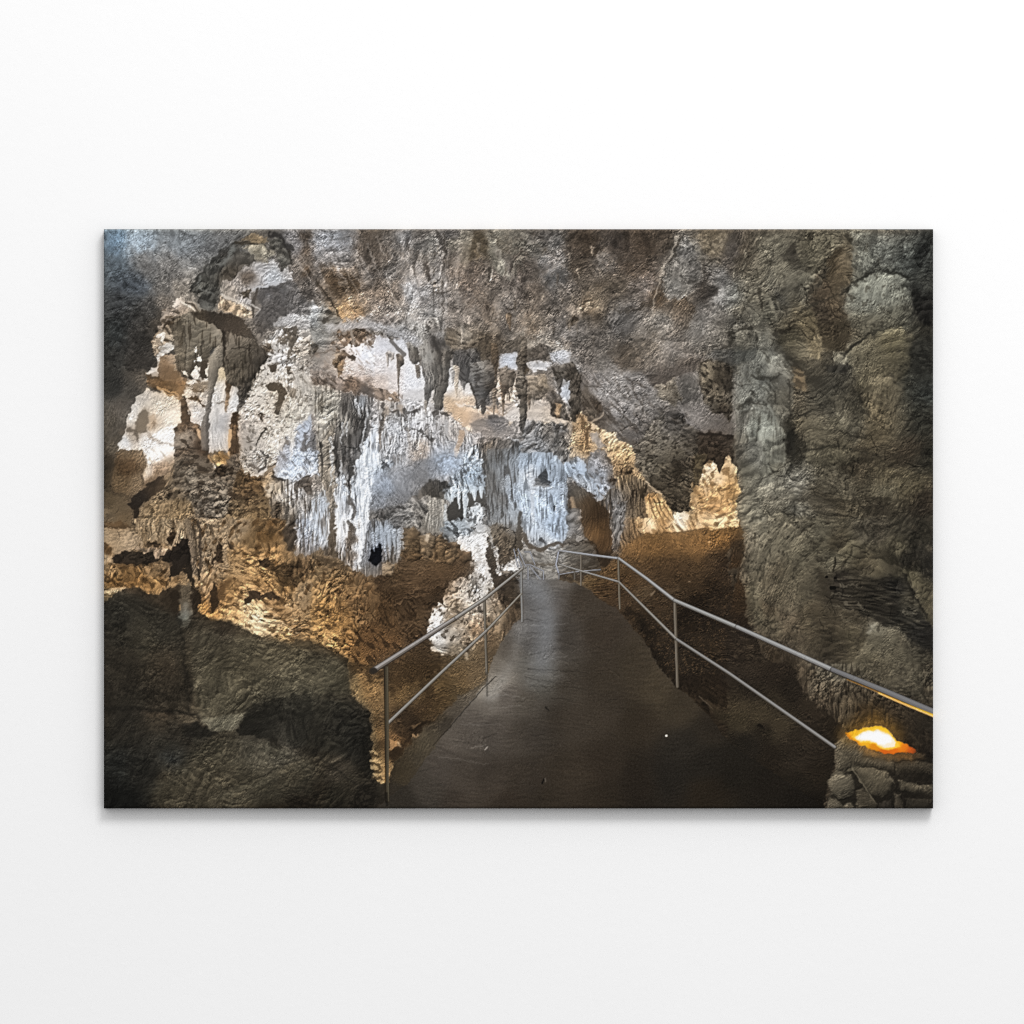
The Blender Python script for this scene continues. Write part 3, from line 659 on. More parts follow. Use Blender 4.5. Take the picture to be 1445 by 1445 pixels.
for x in (805, 828, 850, 872):
    S([(x, 870), (x + 3, 1012)], '196.192.180', 3, 3, 1.2, .8, .7)
    S([(x + 10, 870), (x + 13, 1012)], '104.98.86', 2, 2, 1.2, .8, .7)
# white drips either side
P('330,560 350,480 430,345 460,590 480,690 405,760 385,1040 255,1040 260,780 290,620', '340,600,216.224.240 400,600,214.220.236 430,660,222.230.244 330,720,226.232.244 380,740,236.240.248 350,850,244.246.252 310,950,206.214.232 370,980,242.244.252 290,800,214.222.240 410,680,180.190.206', '120.118.122', .2, 'drip', rel=.13, rk='drip')
for q in ('300,640 290,760', '340,620 335,720', '270,860 290,920', '390,480 390,560'):
    S(q, '96.92.92', 4, 2, 1, 1.5, .75)
P('-10,490 40,540 50,690 -10,700', '200.208.232', '140.136.140', .2, 'diag', rel=.1)
P('-10,380 30,420 30,520 -10,500', '120.112.114', rel=.14)
P('160,720 220,700 240,800 270,900 250,1040 160,1040', '200,780,206.216.236 230,860,220.228.246 190,960,216.224.242', '116.108.104', .25, 'drip', rel=.16, rk='drip')
P('60,800 90,780 115,900 110,1040 -10,1040 -10,860 40,880', '60,850,176.184.200 50,960,196.206.224 90,960,206.214.230', '112.102.90', .3, 'drip', rel=.16, rk='drip')
P('105,960 155,930 160,1040 120,1040', '110.96.80', rel=.15)
S('250,840 290,940 270,1012', '96.84.72', 5, 5, 1.2, 1.5, .85)
# right of the arch
P('1040,560 1090,500 1160,470 1330,440 1445,470 1445,1040 1180,1040 1180,650', '1120,560,170.186.204 1200,510,122.100.74 1300,500,112.100.86 1200,580,104.92.74 1320,560,92.88.82 1290,650,128.128.130 1400,560,130.136.146 1240,700,96.90.78 1400,700,112.108.98 1220,780,78.68.52 1300,760,104.98.88 1300,870,112.106.94 1230,930,84.76.64 1280,990,136.136.138 1400,800,150.156.164 1420,900,180.192.208 1380,980,170.182.198 1340,700,70.64.54', '58.50.42', .3, 'drip', rel=.22, rk='curt')
for q, w in (('1275,600 1270,720', 4), ('1350,560 1345,640', 4), ('1390,520 1380,640', 4), ('1250,620 1245,680', 3), ('1310,540 1300,640', 3)):
    S(q, '186.192.200', w, w * .5, 1, 1.5, .7)
P('1040,570 1110,560 1170,600 1165,690 1090,690 1020,650', '186.200.216', '96.100.104', .3, 'pit', rel=.18)
dots('1340,750 1445,740 1445,1012 1320,1012', 46, '206.220.238', .9, 2.2, 5, .8, .7)
dots('1190,600 1445,560 1445,800 1190,1000', 50, '176.184.192', .8, 1.8, 6, .7, .8)
P('890,790 960,680 1040,650 1165,640 1185,700 1180,880 1130,860 1110,800 1080,830 1050,800 1030,860 1010,800 960,850 930,880', '940,730,166.178.188 1000,690,150.160.168 1080,700,166.186.206 1000,760,186.198.208 950,820,176.186.190 1130,740,140.152.164', '80.78.74', .25, 'pit', rel=.18, rk='curt')
P('920,960 935,875 1000,820 1050,790 1170,800 1190,900 1110,900 1050,930 1035,1040 910,1040', '970,900,66.60.50 1010,960,54.48.40 1120,860,74.66.54 960,980,70.62.50', rel=.12, soft=1.2)
for q, w in (('1035,800 1040,1012', 5), ('1000,790 1000,880', 5), ('1060,800 1055,900', 4), ('1105,790 1105,860', 6), ('1150,780 1150,830', 5), ('1025,700 1020,800', 4)):
    S(q, '196.212.222', w, 1.5, 1, .8, 1, .12)
S('1020,660 1025,760', '52.50.46', 4, 2, 1.2, 1, .8)
P('1050,920 1110,880 1165,905 1160,960 1130,1040 1050,1040', '216.222.228', '96.92.88', .35, 'pit', rel=.12)
S('910,900 905,1012', '206.216.222', 4, 4, 1, 1, .8)
# hanging rock icicles in front of the lit hollow
for q, c in (('762,-20 845,-20 830,80 790,200 775,225 768,120', '780,20,112.110.104 775,120,92.88.82 820,40,84.80.74'),
             ('840,-20 930,-20 925,90 905,160 885,245 840,265 832,100', '860,30,100.98.92 880,110,104.102.92 850,200,92.88.82 910,50,116.114.106'),
             ('990,-20 1140,-20 1170,80 1150,140 1130,250 1120,240 1110,170 1075,80 1020,50', '1030,20,104.102.104 1100,40,122.120.124 1120,140,108.104.104 1075,60,92.90.90'),
             ('1130,60 1200,20 1260,-20 1262,90 1205,160 1178,200 1165,290 1152,230 1150,140', '1160,100,104.100.98 1220,60,82.74.62 1240,90,70.62.50 1165,220,92.88.86')):
    P(q, c, '60.56.52', .25, 'drip', rel=.22, rk='crag', warp=.8)
for q, w, c in (('1242,60 1240,290', 7, '120.104.88'), ('1300,60 1302,270', 10, '130.104.80'), ('1350,40 1350,165', 9, '112.106.100'), ('1215,130 1218,200', 4, '104.96.90'), ('985,50 987,150', 8, '186.160.132'), ('970,20 965,110', 6, '190.180.176'),
                ('1035,60 1040,100', 6, '122.118.118'), ('590,-10 590,130', 5, '104.86.74'), ('725,-10 730,35', 10, '110.102.90'), ('1325,60 1330,190', 5, '140.128.112'), ('1270,0 1280,60', 5, '150.136.120'), ('775,180 772,240', 4, '150.130.110')):
    S(q, c, w, 1.2, .8, .6, 1, .2, 'fine', -.15)
P('1390,-20 1450,-20 1450,440 1415,420 1405,240 1385,150', '98.90.78', '66.60.52', .3, 'rock', rel=.24, rk='crag')
# ---------------------------------------------------------------- top right: brown ceiling, rough wall
T('A2')
S('1045,70 1000,200 940,300 912,420 880,520 868,640', '140.132.114', 3, 1.6, .9, 1.6, .85)
S('1062,70 1018,200 958,310 930,430 890,520', '54.48.38', 3, 1.5, 1, 1.6, .8)
S('930,300 905,360 915,420', '130.120.100', 3, 1.5, 1, 1.5, .7)
for q, w, o in (('10,392 110,390', 1.6, .5), ('205,400 260,410 350,408', 1.8, .5), ('215,330 208,400', 1.5, .5), ('300,420 310,480', 1.6, .4), ('240,460 235,560', 1.6, .35), ('700,415 890,395', 1.8, .5), ('816,365 815,420', 1.8, .5),
                ('740,480 790,450 900,440', 3, .4), ('500,180 510,240 490,310', 4, .5), ('160,220 210,190 200,280', 6, .45), ('20,120 120,110 240,110', 4, .4), ('480,290 700,290', 1.6, .3), ('120,680 220,690 210,740', 1.5, .35), ('330,300 270,320', 2, .4)):
    S(q, '138.130.122', w, w * .5, 1, 2.5, o)
P('960,280 1010,270 1060,330 1060,380 1150,430 1120,500 960,520 930,440', '980,400,104.102.94 1030,330,112.108.98 1100,460,112.108.98 1000,480,98.96.90', '86.82.74', .3, 'cloud', rel=.1, rk='fine', soft=3, warp=2)
P('1000,550 1090,510 1160,560 1150,650 1080,710 1030,640', '1050,570,86.68.48 1120,620,76.60.42 1090,690,84.66.46', rel=.14, rk='fine', soft=3, warp=2.5)
S('940,550 1000,545 1010,580', '58.50.40', 3, 1.5, 1, 2, .7)
S('1150,670 1200,670 1225,740 1180,780', '140.136.128', 4, 2, 1.5, 2.5, .6)
S('1060,350 1140,400 1200,360', '60.56.48', 3, 2, 1.2, 2, .7)
S('1120,100 1190,190 1215,350', '128.122.100', 4, 2, 1.5, 2.5, .6)
S('1210,250 1240,350 1200,450', '52.44.36', 6, 6, 3, 3, .6)
P('1200,70 1400,50 1340,160 1240,200', '92.82.60', '130.120.92', .35, 'pit', rel=.24, soft=3, op=.8)
P('1235,420 1300,410 1330,460 1290,510 1240,490', '56.50.44', rel=.1, soft=3)
S('1340,430 1345,490 1280,520', '146.144.138', 7, 5, 2.5, 2.5, .7)
S('1260,545 1350,555 1440,520', '58.54.48', 3, 2, 1.5, 2, .6)
P('560,570 700,580 760,560 850,520 860,560 740,600 620,590', '62.50.34', soft=2.5, rel=.16, warp=2, op=.9)
P('430,500 460,560 440,600 400,590 410,530', '132.118.92', '72.58.40', .4, rel=.2, warp=1.5, op=.9)
P('470,490 560,520 560,580 480,600', '108.92.68', rel=.18, soft=2)
P('310,640 350,610 365,650 320,700 300,720', '66.54.38', rel=.2, soft=1.5)
P('280,560 390,540 400,620 330,620', '132.116.98', soft=2.5, rel=.15, op=.7)
P('560,660 600,690 590,710 555,690', '50.44.38', soft=1.2)
P('590,600 740,620 720,740 610,730', '112.106.102', soft=4, rel=.08, op=.7)
P('640,780 780,870 790,920 640,960 620,850', '74.56.36', '98.80.58', .35, 'rock', rel=.14, soft=4, op=.85, warp=3)
P('790,770 880,740 940,800 870,850 800,860', '96.80.58', '60.48.34', .35, rel=.22, soft=2)
S('580,830 575,920', '66.56.46', 3, 2, 1.2, 2, .7)
P('0,790 140,770 330,840 300,890 140,830 40,860', '140.132.118', '112.100.84', .3, rel=.14, soft=2)
P('30,850 110,820 220,840 150,920 60,900', '86.80.72', rel=.18, rk='diag', soft=1.5)
P('160,880 290,850 300,900 200,940', '172.176.192', '130.126.124', .25, 'diag', rel=.12, soft=1.5)
P('20,960 110,930 180,960 170,985 60,1000', '204.206.222', rel=.1, soft=1.2)
P('-10,900 40,940 20,1012 -10,1012', '80.66.46', rel=.2)
P('190,970 340,940 360,1012 180,1012', '84.78.66', '52.46.38', .35, rel=.25, rk='crag')
P('1290,870 1380,830 1445,850 1445,1020 1170,1020 1200,930', '1290,900,48.44.36 1250,980,82.74.54 1400,900,82.78.66 1360,980,52.46.38', '112.102.72', .2, 'pit', rel=.28, rk='crag', soft=1.5)
S('1050,1000 1200,920 1300,850 1400,760', '132.124.106', 4, 3, 2, 2.5, .6)
S('1370,740 1420,770 1390,820 1310,850', '52.48.38', 5, 2, 1.5, 2, .8)
for q in ('60,40 300,300', '260,60 330,260', '400,60 420,240', '700,60 650,260', '880,60 850,300'):
    S(q, '50.40.30', 5, 3, 4, 5, .4)
T('A3')
S('800,440 850,420 900,370 990,345 1080,318 1160,335 1215,365', '42.42.36', 7, 4, 1.5, 1.5, .9)
S('870,390 1000,350 1090,335', '56.56.48', 8, 4, 2.5, 2, .7)
S('770,520 860,490', '60.58.48', 4, 2, 1.5, 1.5, .8)
S('765,580 800,540 860,520', '62.58.46', 4, 2, 1.5, 2, .8)
S('785,865 870,800 930,765 960,740 1060,690 1200,662', '46.44.36', 4, 3, 1.3, 1.5, .9)
S('920,720 1040,605 1130,650 1215,665', '50.48.40', 3.5, 2, 1.3, 1.5, .85)
S('960,720 1060,660 1120,650', '118.112.92', 3, 2, 1.3, 1.5, .6)
S('960,90 950,160 1010,280', '56.56.50', 5, 3, 2, 2, .7)
S('1040,180 1120,150', '54.54.46', 3, 1.5, 1.2, 2, .8)
P('355,210 420,135 470,170 450,235 350,265', '46.40.34', soft=1.2, rel=.15)
P('700,200 740,160 800,180 790,230 830,260 830,400 740,440 760,500 690,540 600,520 560,490 530,480 630,380 640,290', '720,200,56.46.32 780,240,94.80.60 690,320,58.48.34 750,360,88.74.54 650,460,74.60.46 730,480,78.66.48', rel=.1, rk='fine', soft=2)
P('640,280 690,270 640,390 530,480 520,450 600,400', '58.52.42', rel=.25, soft=1.5)
P('520,500 600,520 740,510 780,640 830,700 780,860 700,870 640,850 610,760 590,640 550,560', '600,600,70.58.46 700,560,76.62.46 740,700,70.60.44 680,740,62.52.38 650,830,58.50.36', rel=.12, rk='fine', soft=2.5)
S('520,515 560,500 610,530', '52.44.36', 3, 2, 1.3, 2, .8)
P('500,60 700,80 720,170 640,290 520,460 450,380 530,300 540,180', '560,130,92.86.68 660,150,98.92.72 600,250,92.86.68 500,400,92.88.72', '52.46.36', .25, 'pit', rel=.3, rk='crag', soft=1.5)
S('540,70 520,160 560,200', '44.40.30', 6, 3, 1.5, 2.5, .8)
S('800,80 830,130', '42.38.30', 8, 5, 2, 2, .8)
P('330,430 385,405 395,470 355,480', '60.56.50', soft=1.5)
S('240,260 320,270 340,250', '58.52.42', 3, 2, 1, 2, .7)
S('100,330 200,370 120,420', '64.58.46', 4, 2, 1.5, 2.5, .6)
S('110,540 160,480 200,450', '62.56.44', 5, 2, 1.5, 2, .75)
S('200,440 215,540', '58.52.42', 6, 3, 1.3, 1.5, .8)
S('250,490 290,560 320,650', '118.112.92', 6, 4, 1.5, 1.5, .8)
S('300,490 340,560', '60.56.44', 6, 3, 1.5, 1.5, .8)
P('220,600 260,520 300,600 330,660 240,650', '84.80.66', soft=2, rel=.1)
S('-10,760 90,705 190,690 330,690', '52.46.38', 5, 3, 1.5, 2, .8)
S('310,745 400,710 450,685', '44.38.30', 8, 3, 1.5, 1.5, .85)
S('400,680 470,635 560,600', '48.42.32', 4, 2, 1.3, 1.5, .8)
S('450,640 540,590 580,600', '124.112.84', 5, 2, 2, 2, .6)
P('470,680 560,620 600,700 620,850 600,940 540,880 500,760', '500,720,100.88.62 560,680,104.92.64 590,800,110.98.72 540,820,96.84.60', rel=.14, rk='curt', soft=2)
P('330,760 450,700 540,900 560,960 440,930 340,830', '380,800,74.68.50 450,880,72.66.50 500,920,68.60.46', rel=.08, rk='fine', soft=2.5)
S('330,840 420,930 480,980', '40.36.28', 5, 4, 2, 2, .8)
S('180,720 185,840', '60.54.46', 3, 2, 1.2, 1.5, .7)
S('0,850 130,840', '52.48.40', 3, 2, 1.2, 2, .7)
S('40,740 120,720 260,740 320,780', '126.120.104', 4, 2, 1.5, 2.5, .6)
P('690,880 760,865 800,930 740,950 700,930', '132.126.104', '104.98.80', .3, rel=.15, soft=1.5)
P('640,950 700,960 800,940 820,980 760,1012 650,1000', '54.50.44', rel=.2, soft=2)
S('860,860 880,910 860,960', '50.44.32', 5, 2, 1.3, 2, .8)
P('1230,500 1300,540 1386,500 1386,640 1290,620 1260,590', '24.21.20', soft=3)
P('1200,850 1300,780 1386,800 1386,1012 1160,1012', '34.33.28', '52.52.44', .3, rel=.2, soft=5)
P('1240,330 1300,420 1330,520 1270,520 1220,440', '44.44.40', soft=5, rel=.15, op=.8)
T('B2')
P('380,-10 1200,-10 1180,200 1420,400 1180,420 1060,300 1000,215 900,280 850,350 790,440 760,520 640,460 480,330 380,200',
  '400,40,92.84.80 480,40,118.110.108 560,150,126.120.120 660,100,108.98.95 780,150,112.106.104 760,60,96.88.84 860,150,112.104.102 700,220,120.112.112 600,200,112.104.100 480,190,92.80.70 520,120,136.132.132 620,250,150.146.148 700,330,106.100.98 640,400,112.106.102 560,300,96.86.76 480,250,80.68.56 900,220,108.102.96 1100,280,112.104.104 1180,330,104.96.94 1250,280,112.102.100 1350,350,110.100.98 820,270,95.88.85 820,380,88.82.76 740,430,92.86.84 1080,150,104.98.92',
  '92.82.74', .25, 'diag', rel=.09, rk='diag', warp=1, soft=2)
for q, w in (('620,230 700,300 780,385', 4), ('560,280 620,340', 3), ('740,130 730,180 800,270', 2.5), ('460,180 540,230 600,290', 3), ('650,260 740,350', 2), ('420,90 540,90 620,180', 2), ('800,240 860,180', 2)):
    S(q, '70.60.50', w, w * .6, 1.3, 1.5, .8)
for q, w in (('500,100 580,170 650,240 740,340', 4), ('560,330 640,400', 2), ('600,350 680,430', 2), ('600,120 660,40', 3), ('660,30 680,140', 2), ('900,180 920,210', 3)):
    S(q, '152.148.148', w, w * .6, 1.6, 1.5, .6)
P('860,70 920,30 1050,0 1000,50 940,80 880,80', '70.60.54', rel=.1, soft=2)
P('830,0 950,-10 930,40 880,60', '88.76.66', rel=.1, soft=2.5)
P('880,90 960,50 1020,40 1055,130 1050,190 980,215 900,150', '920,120,122.112.92 1000,80,128.120.100 1000,170,136.128.108 950,60,110.100.82', '98.86.68', .3, rel=.16, rk='crag', soft=1.5)
P('1040,60 1130,10 1180,160 1120,220 1060,200', '82.78.72', rel=.07, rk='fine', soft=4)
P('1180,-20 1380,-20 1390,180 1380,320 1290,270 1230,220 1190,100', '1230,60,74.66.50 1300,40,58.50.38 1250,180,84.78.64 1330,150,88.80.64 1350,270,80.72.60', '42.36.26', .3, 'pit', rel=.3, rk='crag', soft=1.5)
P('380,120 420,90 500,200 545,250 470,310 400,250', '94.84.72', '66.56.46', .35, 'diag', rel=.15, rk='diag', soft=2)
P('460,180 520,200 545,240 500,270', '70.58.46', soft=1.5, rel=.2)
# dark stone mass and the lit passage to the right of it
P('340,230 460,330 560,390 625,400 645,460 700,470 755,515 750,620 835,740 780,780 740,680 600,690 560,560 510,510 420,570 300,580 325,400',
  '480,350,236.214.172 520,400,214.184.132 600,410,228.200.150 680,540,216.182.124 730,560,206.174.118 400,480,170.134.84 340,480,196.166.116 640,640,182.150.100 590,600,196.164.112 700,640,160.130.88 560,480,204.174.124 370,260,206.176.130 400,330,180.144.96 360,400,206.176.126 430,400,160.128.86 780,700,176.146.100 320,560,190.166.126',
  '112.84.52', .2, 'pit', rel=.16, rk='fine')
S('460,330 520,300 540,260', '176.160.134', 3, 1.5, 1, 1, .8)
for q in ('420,400 430,520', '440,350 420,430', '390,300 400,380'):
    S(q, '106.76.46', 5, 3, 1.5, 2, .85)
P('450,400 500,400 560,500 500,500 460,440', '158.150.146', rel=.1, soft=1.5)
P('440,540 520,510 570,550 600,620 600,700 640,730 540,840 480,760 430,640', '480,600,148.146.156 560,580,128.120.118 520,700,142.146.160 590,720,110.100.92 520,790,176.186.212', '110.104.104', .25, rel=.14, rk='diag')
P('540,715 600,710 630,735 590,745', '64.50.36', soft=1.2)
S('560,570 590,610', '84.70.56', 5, 3, 1.5, 2, .8)
P('605,680 700,620 740,640 750,700 700,690 640,700', '112.90.62', '70.54.36', .35, rel=.25)
P('600,700 740,690 835,760 800,850 830,1040 560,1040 545,840 640,735', '640,740,152.130.92 720,720,150.128.88 700,790,128.112.88 760,760,112.98.76 620,830,116.110.104 600,900,118.116.118 620,960,138.138.142 700,900,112.100.84 760,880,84.72.56 800,930,98.84.62 720,980,120.104.80', '72.60.46', .3, 'drip', rel=.22, rk='curt')
P('735,800 760,800 755,850 735,860', '46.36.26', soft=1.5)
P('790,790 850,770 820,850 800,900', '58.48.34', rel=.2, soft=1.5)
P('848,350 900,290 920,230 1000,215 1060,265 1110,360 1185,405 1140,520 1155,640 1145,740 1140,930 1030,975 950,885 930,800 835,735 760,610 745,520 800,440',
  '980,270,62.58.52 1040,300,68.62.56 900,330,78.72.60 900,400,86.82.68 850,500,102.96.82 800,560,104.98.86 930,480,96.90.74 1000,450,66.62.52 1060,520,84.76.62 900,600,110.104.88 850,640,112.106.90 960,640,98.92.74 1040,600,72.64.52 1060,680,46.40.30 1110,700,78.72.58 1110,800,72.66.52 1000,760,66.60.48 960,840,70.64.50 1060,880,58.52.42 1100,900,66.60.48 1040,420,64.58.48', '52.46.36', .25, 'pit', rel=.28, rk='crag', soft=1)
S('900,300 1000,285 1050,260', '110.108.104', 3, 2, 1.5, 2, .6)
S('890,310 960,330 1060,370', '44.40.34', 5, 4, 2.5, 2, .7)
S('830,600 840,660 900,720', '56.50.40', 3, 2, 1.5, 2, .7)
S('1040,560 1050,650 1030,760', '40.34.26', 8, 6, 3, 2, .7)
P('1140,520 1200,440 1280,380 1430,430 1450,480 1450,660 1400,560 1380,560 1330,665 1300,640 1290,580 1262,600 1250,735 1212,785 1150,725', '1180,420,84.76.66 1250,400,64.52.42 1240,470,60.46.34 1200,560,80.68.48 1350,480,54.44.34 1400,480,58.48.36 1180,680,62.54.40 1230,650,84.76.50 1320,580,60.50.38 1330,640,50.40.30', '38.30.22', .3, rel=.24, rk='crag')
P('1110,360 1180,395 1280,385 1420,425 1420,445 1250,425 1130,420', '60.48.40', rel=.15, soft=1.5)
S('1310,470 1310,560', '38.30.24', 3, 2, 1, 1, .8)
P('1265,570 1290,585 1300,640 1330,665 1385,550 1400,580 1450,665 1450,1040 1030,1040 1040,950 1140,930 1145,735 1212,785 1250,735',
  '1290,610,236.218.184 1380,620,228.194.138 1320,680,234.208.160 1180,780,186.148.90 1160,740,206.166.104 1300,760,230.192.128 1400,740,218.170.98 1420,850,190.140.76 1250,820,186.146.92 1330,860,206.158.92 1380,900,190.146.86 1180,900,206.172.118 1180,980,206.170.110 1300,930,210.172.112 1400,960,236.200.140 1080,990,250.236.200 1250,990,196.156.98 1320,1000,240.220.170',
  '150.108.58', .2, 'rock', rel=.13, rk='rock')
S('1215,820 1250,835 1300,820', '112.80.44', 5, 3, 1.5, 2, .85)
S('1270,930 1250,1000', '110.78.42', 7, 4, 2, 2, .7)
S('1150,860 1180,920 1170,990', '140.104.60', 4, 3, 1.5, 2, .7)
P('1030,960 1080,940 1130,960 1120,1012 1040,1012', '252.246.226', rel=.08, soft=1.2)
P('1210,940 1260,925 1330,950 1330,1012 1290,1012 1280,960', '250.240.214', rel=.1, soft=1.2)
S('1390,890 1430,870 1445,850', '112.86.56', 4, 2, 1.5, 1, .8)
P('825,850 850,815 930,820 1020,955 1035,1040 840,1040', '850,840,186.136.74 900,850,176.128.70 950,900,216.180.112 870,950,222.190.130 980,960,206.166.100 900,1000,212.176.116', rel=.1, rk='drip')
for q in ('850,850 870,930 910,1012', '880,850 900,920 950,1012', '910,850 930,930 990,1012', '940,880 1000,980'):
    S(q, '120.84.44', 2.4, 1.4, .9, .8, .85)
S('830,735 880,790 930,820', '228.208.170', 3, 2, 1, 1, .8)
# pale flowstone at the end of the path
P('-10,545 175,540 230,610 290,650 285,1040 -10,1040', '60,580,150.166.192 130,600,156.170.196 40,660,150.160.180 220,650,128.130.138 140,780,166.176.190 60,850,196.210.232 180,820,176.190.212 120,900,176.188.206 230,800,156.166.186 220,950,170.184.208 40,980,180.192.212 250,720,150.150.156 260,1000,150.160.180',
  '98.100.106', .2, 'pit', rel=.17, rk='curt')
P('70,700 110,660 160,660 175,730 130,740 90,720', '60.58.58', '30.30.36', .3, rel=.2, soft=1.5)
for x, w, c in ((40, 6, '206.210.222'), (65, 5, '206.220.240'), (20, 4, '190.204.226'), (150, 5, '190.204.226'), (230, 4, '176.190.212')):
    S([(x, 640), (x + 4, 820), (x + 14, 1012)], c, w, w * .7, 1.4, 1.2, .75, .1)
for q in ('30,780 50,900', '110,760 100,860', '200,900 215,950', '190,700 195,800'):
    S(q, '84.86.94', 2.5, 1.4, 1.2, 1.5, .8)
dots('0,600 280,640 280,1012 0,1012', 70, '92.96.106', .7, 1.8, 7, .7, .8)
dots('0,600 280,640 280,1012 0,1012', 60, '216.226.242', .7, 1.8, 8, .7, .8)
P('270,610 340,590 400,590 440,680 525,850 490,885 460,830 400,760 380,740 300,690', '300,630,176.190.212 370,620,196.208.236 420,700,170.182.204 400,650,160.170.196 480,820,176.190.212 330,690,160.170.184', '112.114.120', .25, 'pit', rel=.17, rk='curt')
P('285,740 380,740 470,835 490,885 545,840 570,1040 280,1040', '320,780,112.100.86 310,860,84.66.46 330,940,128.92.54 400,800,92.76.58 420,880,66.46.26 480,940,80.56.32 380,960,92.64.36 530,900,104.92.78 540,980,92.80.66 300,980,84.68.50', '50.38.26', .25, 'drip', rel=.2, rk='curt')
S('320,850 335,940', '190.146.92', 4, 2, 1.5, 1, .8)
# left of that: brown shelf, dark icicle
P('-10,180 170,220 280,290 280,330 120,340 -10,300', '60,230,206.194.186 120,260,196.180.166 180,310,206.176.134 40,290,206.182.150 240,320,200.170.126', rel=.08, rk='flat', soft=1.5)
P('150,150 185,120 235,140 250,190 205,230 195,300 175,290 165,220', '92.84.74', '62.52.42', .3, rel=.22, rk='crag')
P('215,200 250,190 250,260 210,300', '182.146.96', '120.84.46', .3, rel=.2)
P('295,-20 375,-20 380,140 350,240 350,330 310,330 300,180', '82.76.64', '50.44.36', .35, 'pit', rel=.28, rk='crag')
P('235,100 270,90 300,170 280,190 240,160', '178.184.204', rel=.08)
P('-10,320 160,340 280,340 300,400 200,480 170,540 -10,540', '50,380,150.146.146 150,400,142.132.118 230,380,140.138.140 80,480,146.142.142 250,440,90.82.74', '92.84.76', .3, 'rock', rel=.2, rk='crag', soft=2)
S('225,360 230,470 220,520', '60.56.50', 6, 3, 2, 2, .8)
S('270,370 300,340', '56.48.40', 5, 2, 1.2, 1, .8)
P('180,480 260,430 310,500 280,600 200,560', '84.78.70', '140.136.128', .3, 'pit', rel=.22, soft=2)
T('B3')
P('110,400 150,340 240,280 300,330 360,420 370,540 290,690 240,700 180,720 140,640', '150,420,104.104.92 230,400,112.112.98 300,420,108.106.92 200,600,106.104.88 280,600,102.98.80 330,520,104.100.82', rel=.08, rk='curt', soft=2)
for q, w in (('235,300 210,400 205,500 240,600 270,670', 6), ('130,400 160,500 170,620', 5), ('195,330 180,440', 4)):
    S(q, '126.126.112', w, w * .5, 2, 1.5, .7)
for q, w in (('215,440 215,560 260,680', 2.4), ('170,480 190,620 210,700', 3), ('250,600 300,690', 2.4), ('130,620 150,740', 4), ('20,560 100,700 150,745', 3)):
    S(q, '58.52.42', w, w * .6, 1.3, 1.5, .75)
S('60,220 130,195 200,180 260,230', '60.58.48', 6, 4, 2, 2, .75)
S('100,275 170,235 250,262', '44.40.34', 5, 3, 1.5, 1.5, .85)
S('180,225 250,235 300,280', '130.130.120', 5, 3, 2, 2, .7)
S('408,100 412,180 405,265', '44.38.28', 3, 2, 1, 1.5, .85)
S('345,290 400,350 430,430 415,530', '40.36.28', 10, 12, 4, 2.5, .75)
S('320,110 310,170 350,280', '66.60.50', 6, 4, 2.5, 2, .7)
S('460,475 530,450 620,420 720,395 920,440', '48.44.34', 4, 2.5, 1.5, 2, .8)
S('460,490 560,470 640,500', '50.46.36', 6, 4, 2, 2, .75)
S('725,440 740,510 745,570', '40.36.28', 3, 2, .9, 1, .9)
S('800,550 830,520', '40.36.28', 4, 2, 1, 1.5, .85)
S('590,350 640,300', '44.40.32', 3, 1.5, 1, 1.5, .85)
P('800,200 850,130 900,200 890,250 830,250', '26.24.20', soft=5)
P('700,240 740,250 790,330 760,340', '112.106.86', soft=2, rel=.15)
S('350,460 385,465 400,450', '48.42.34', 3, 2, 1, 2, .8)
S('20,800 100,770 180,740 330,655', '48.42.34', 3, 2, 1.2, 1.5, .75)
S('240,850 330,860 400,850 560,870', '52.44.34', 5, 3, 2, 2, .75)
S('560,860 800,870 960,850 1210,875', '52.46.34', 4, 3, 2, 2, .7)
S('320,910 390,960 395,1000', '50.44.34', 3, 3, 1.5, 2, .75)
P('390,930 470,900 520,920 500,970 410,970', '118.112.98', '84.78.66', .3, rel=.2, soft=2.5, op=.8)
P('400,700 470,690 500,760 470,850 430,820', '120.114.102', '88.82.70', .3, 'pit', rel=.2, soft=3, op=.8)
P('930,30 1000,0 1100,60 1120,200 1060,160 1000,130 940,170', '112.102.76', '84.74.54', .3, rel=.2, rk='lump', soft=2, op=.8)
S('930,40 980,30', '40.34.26', 5, 2, 1.2, 1.5, .9)
P('990,120 1060,150 1060,180 1000,170', '78.66.50', soft=1.5, rel=.15)
P('530,10 740,50 780,90 600,110 520,70', '54.50.42', rel=.18, soft=4, op=.7)
for y in (500, 560, 620, 700, 900, 950):
    S([(900, y + 20), (1050, y), (1300, y + 15)], '46.40.32', 5, 3, 3, 4, .5)
dots('850,480 1350,480 1350,1000 900,1000', 40, '112.102.82', .8, 1.8, 9, .6, 1.8)
dots('20,0 900,0 900,1000 80,1000', 70, '40.35.28', .9, 2.2, 10, .7, 1.5)
dots('20,0 900,0 900,1000 80,1000', 60, '126.120.104', .9, 2, 11, .5, 1.5)
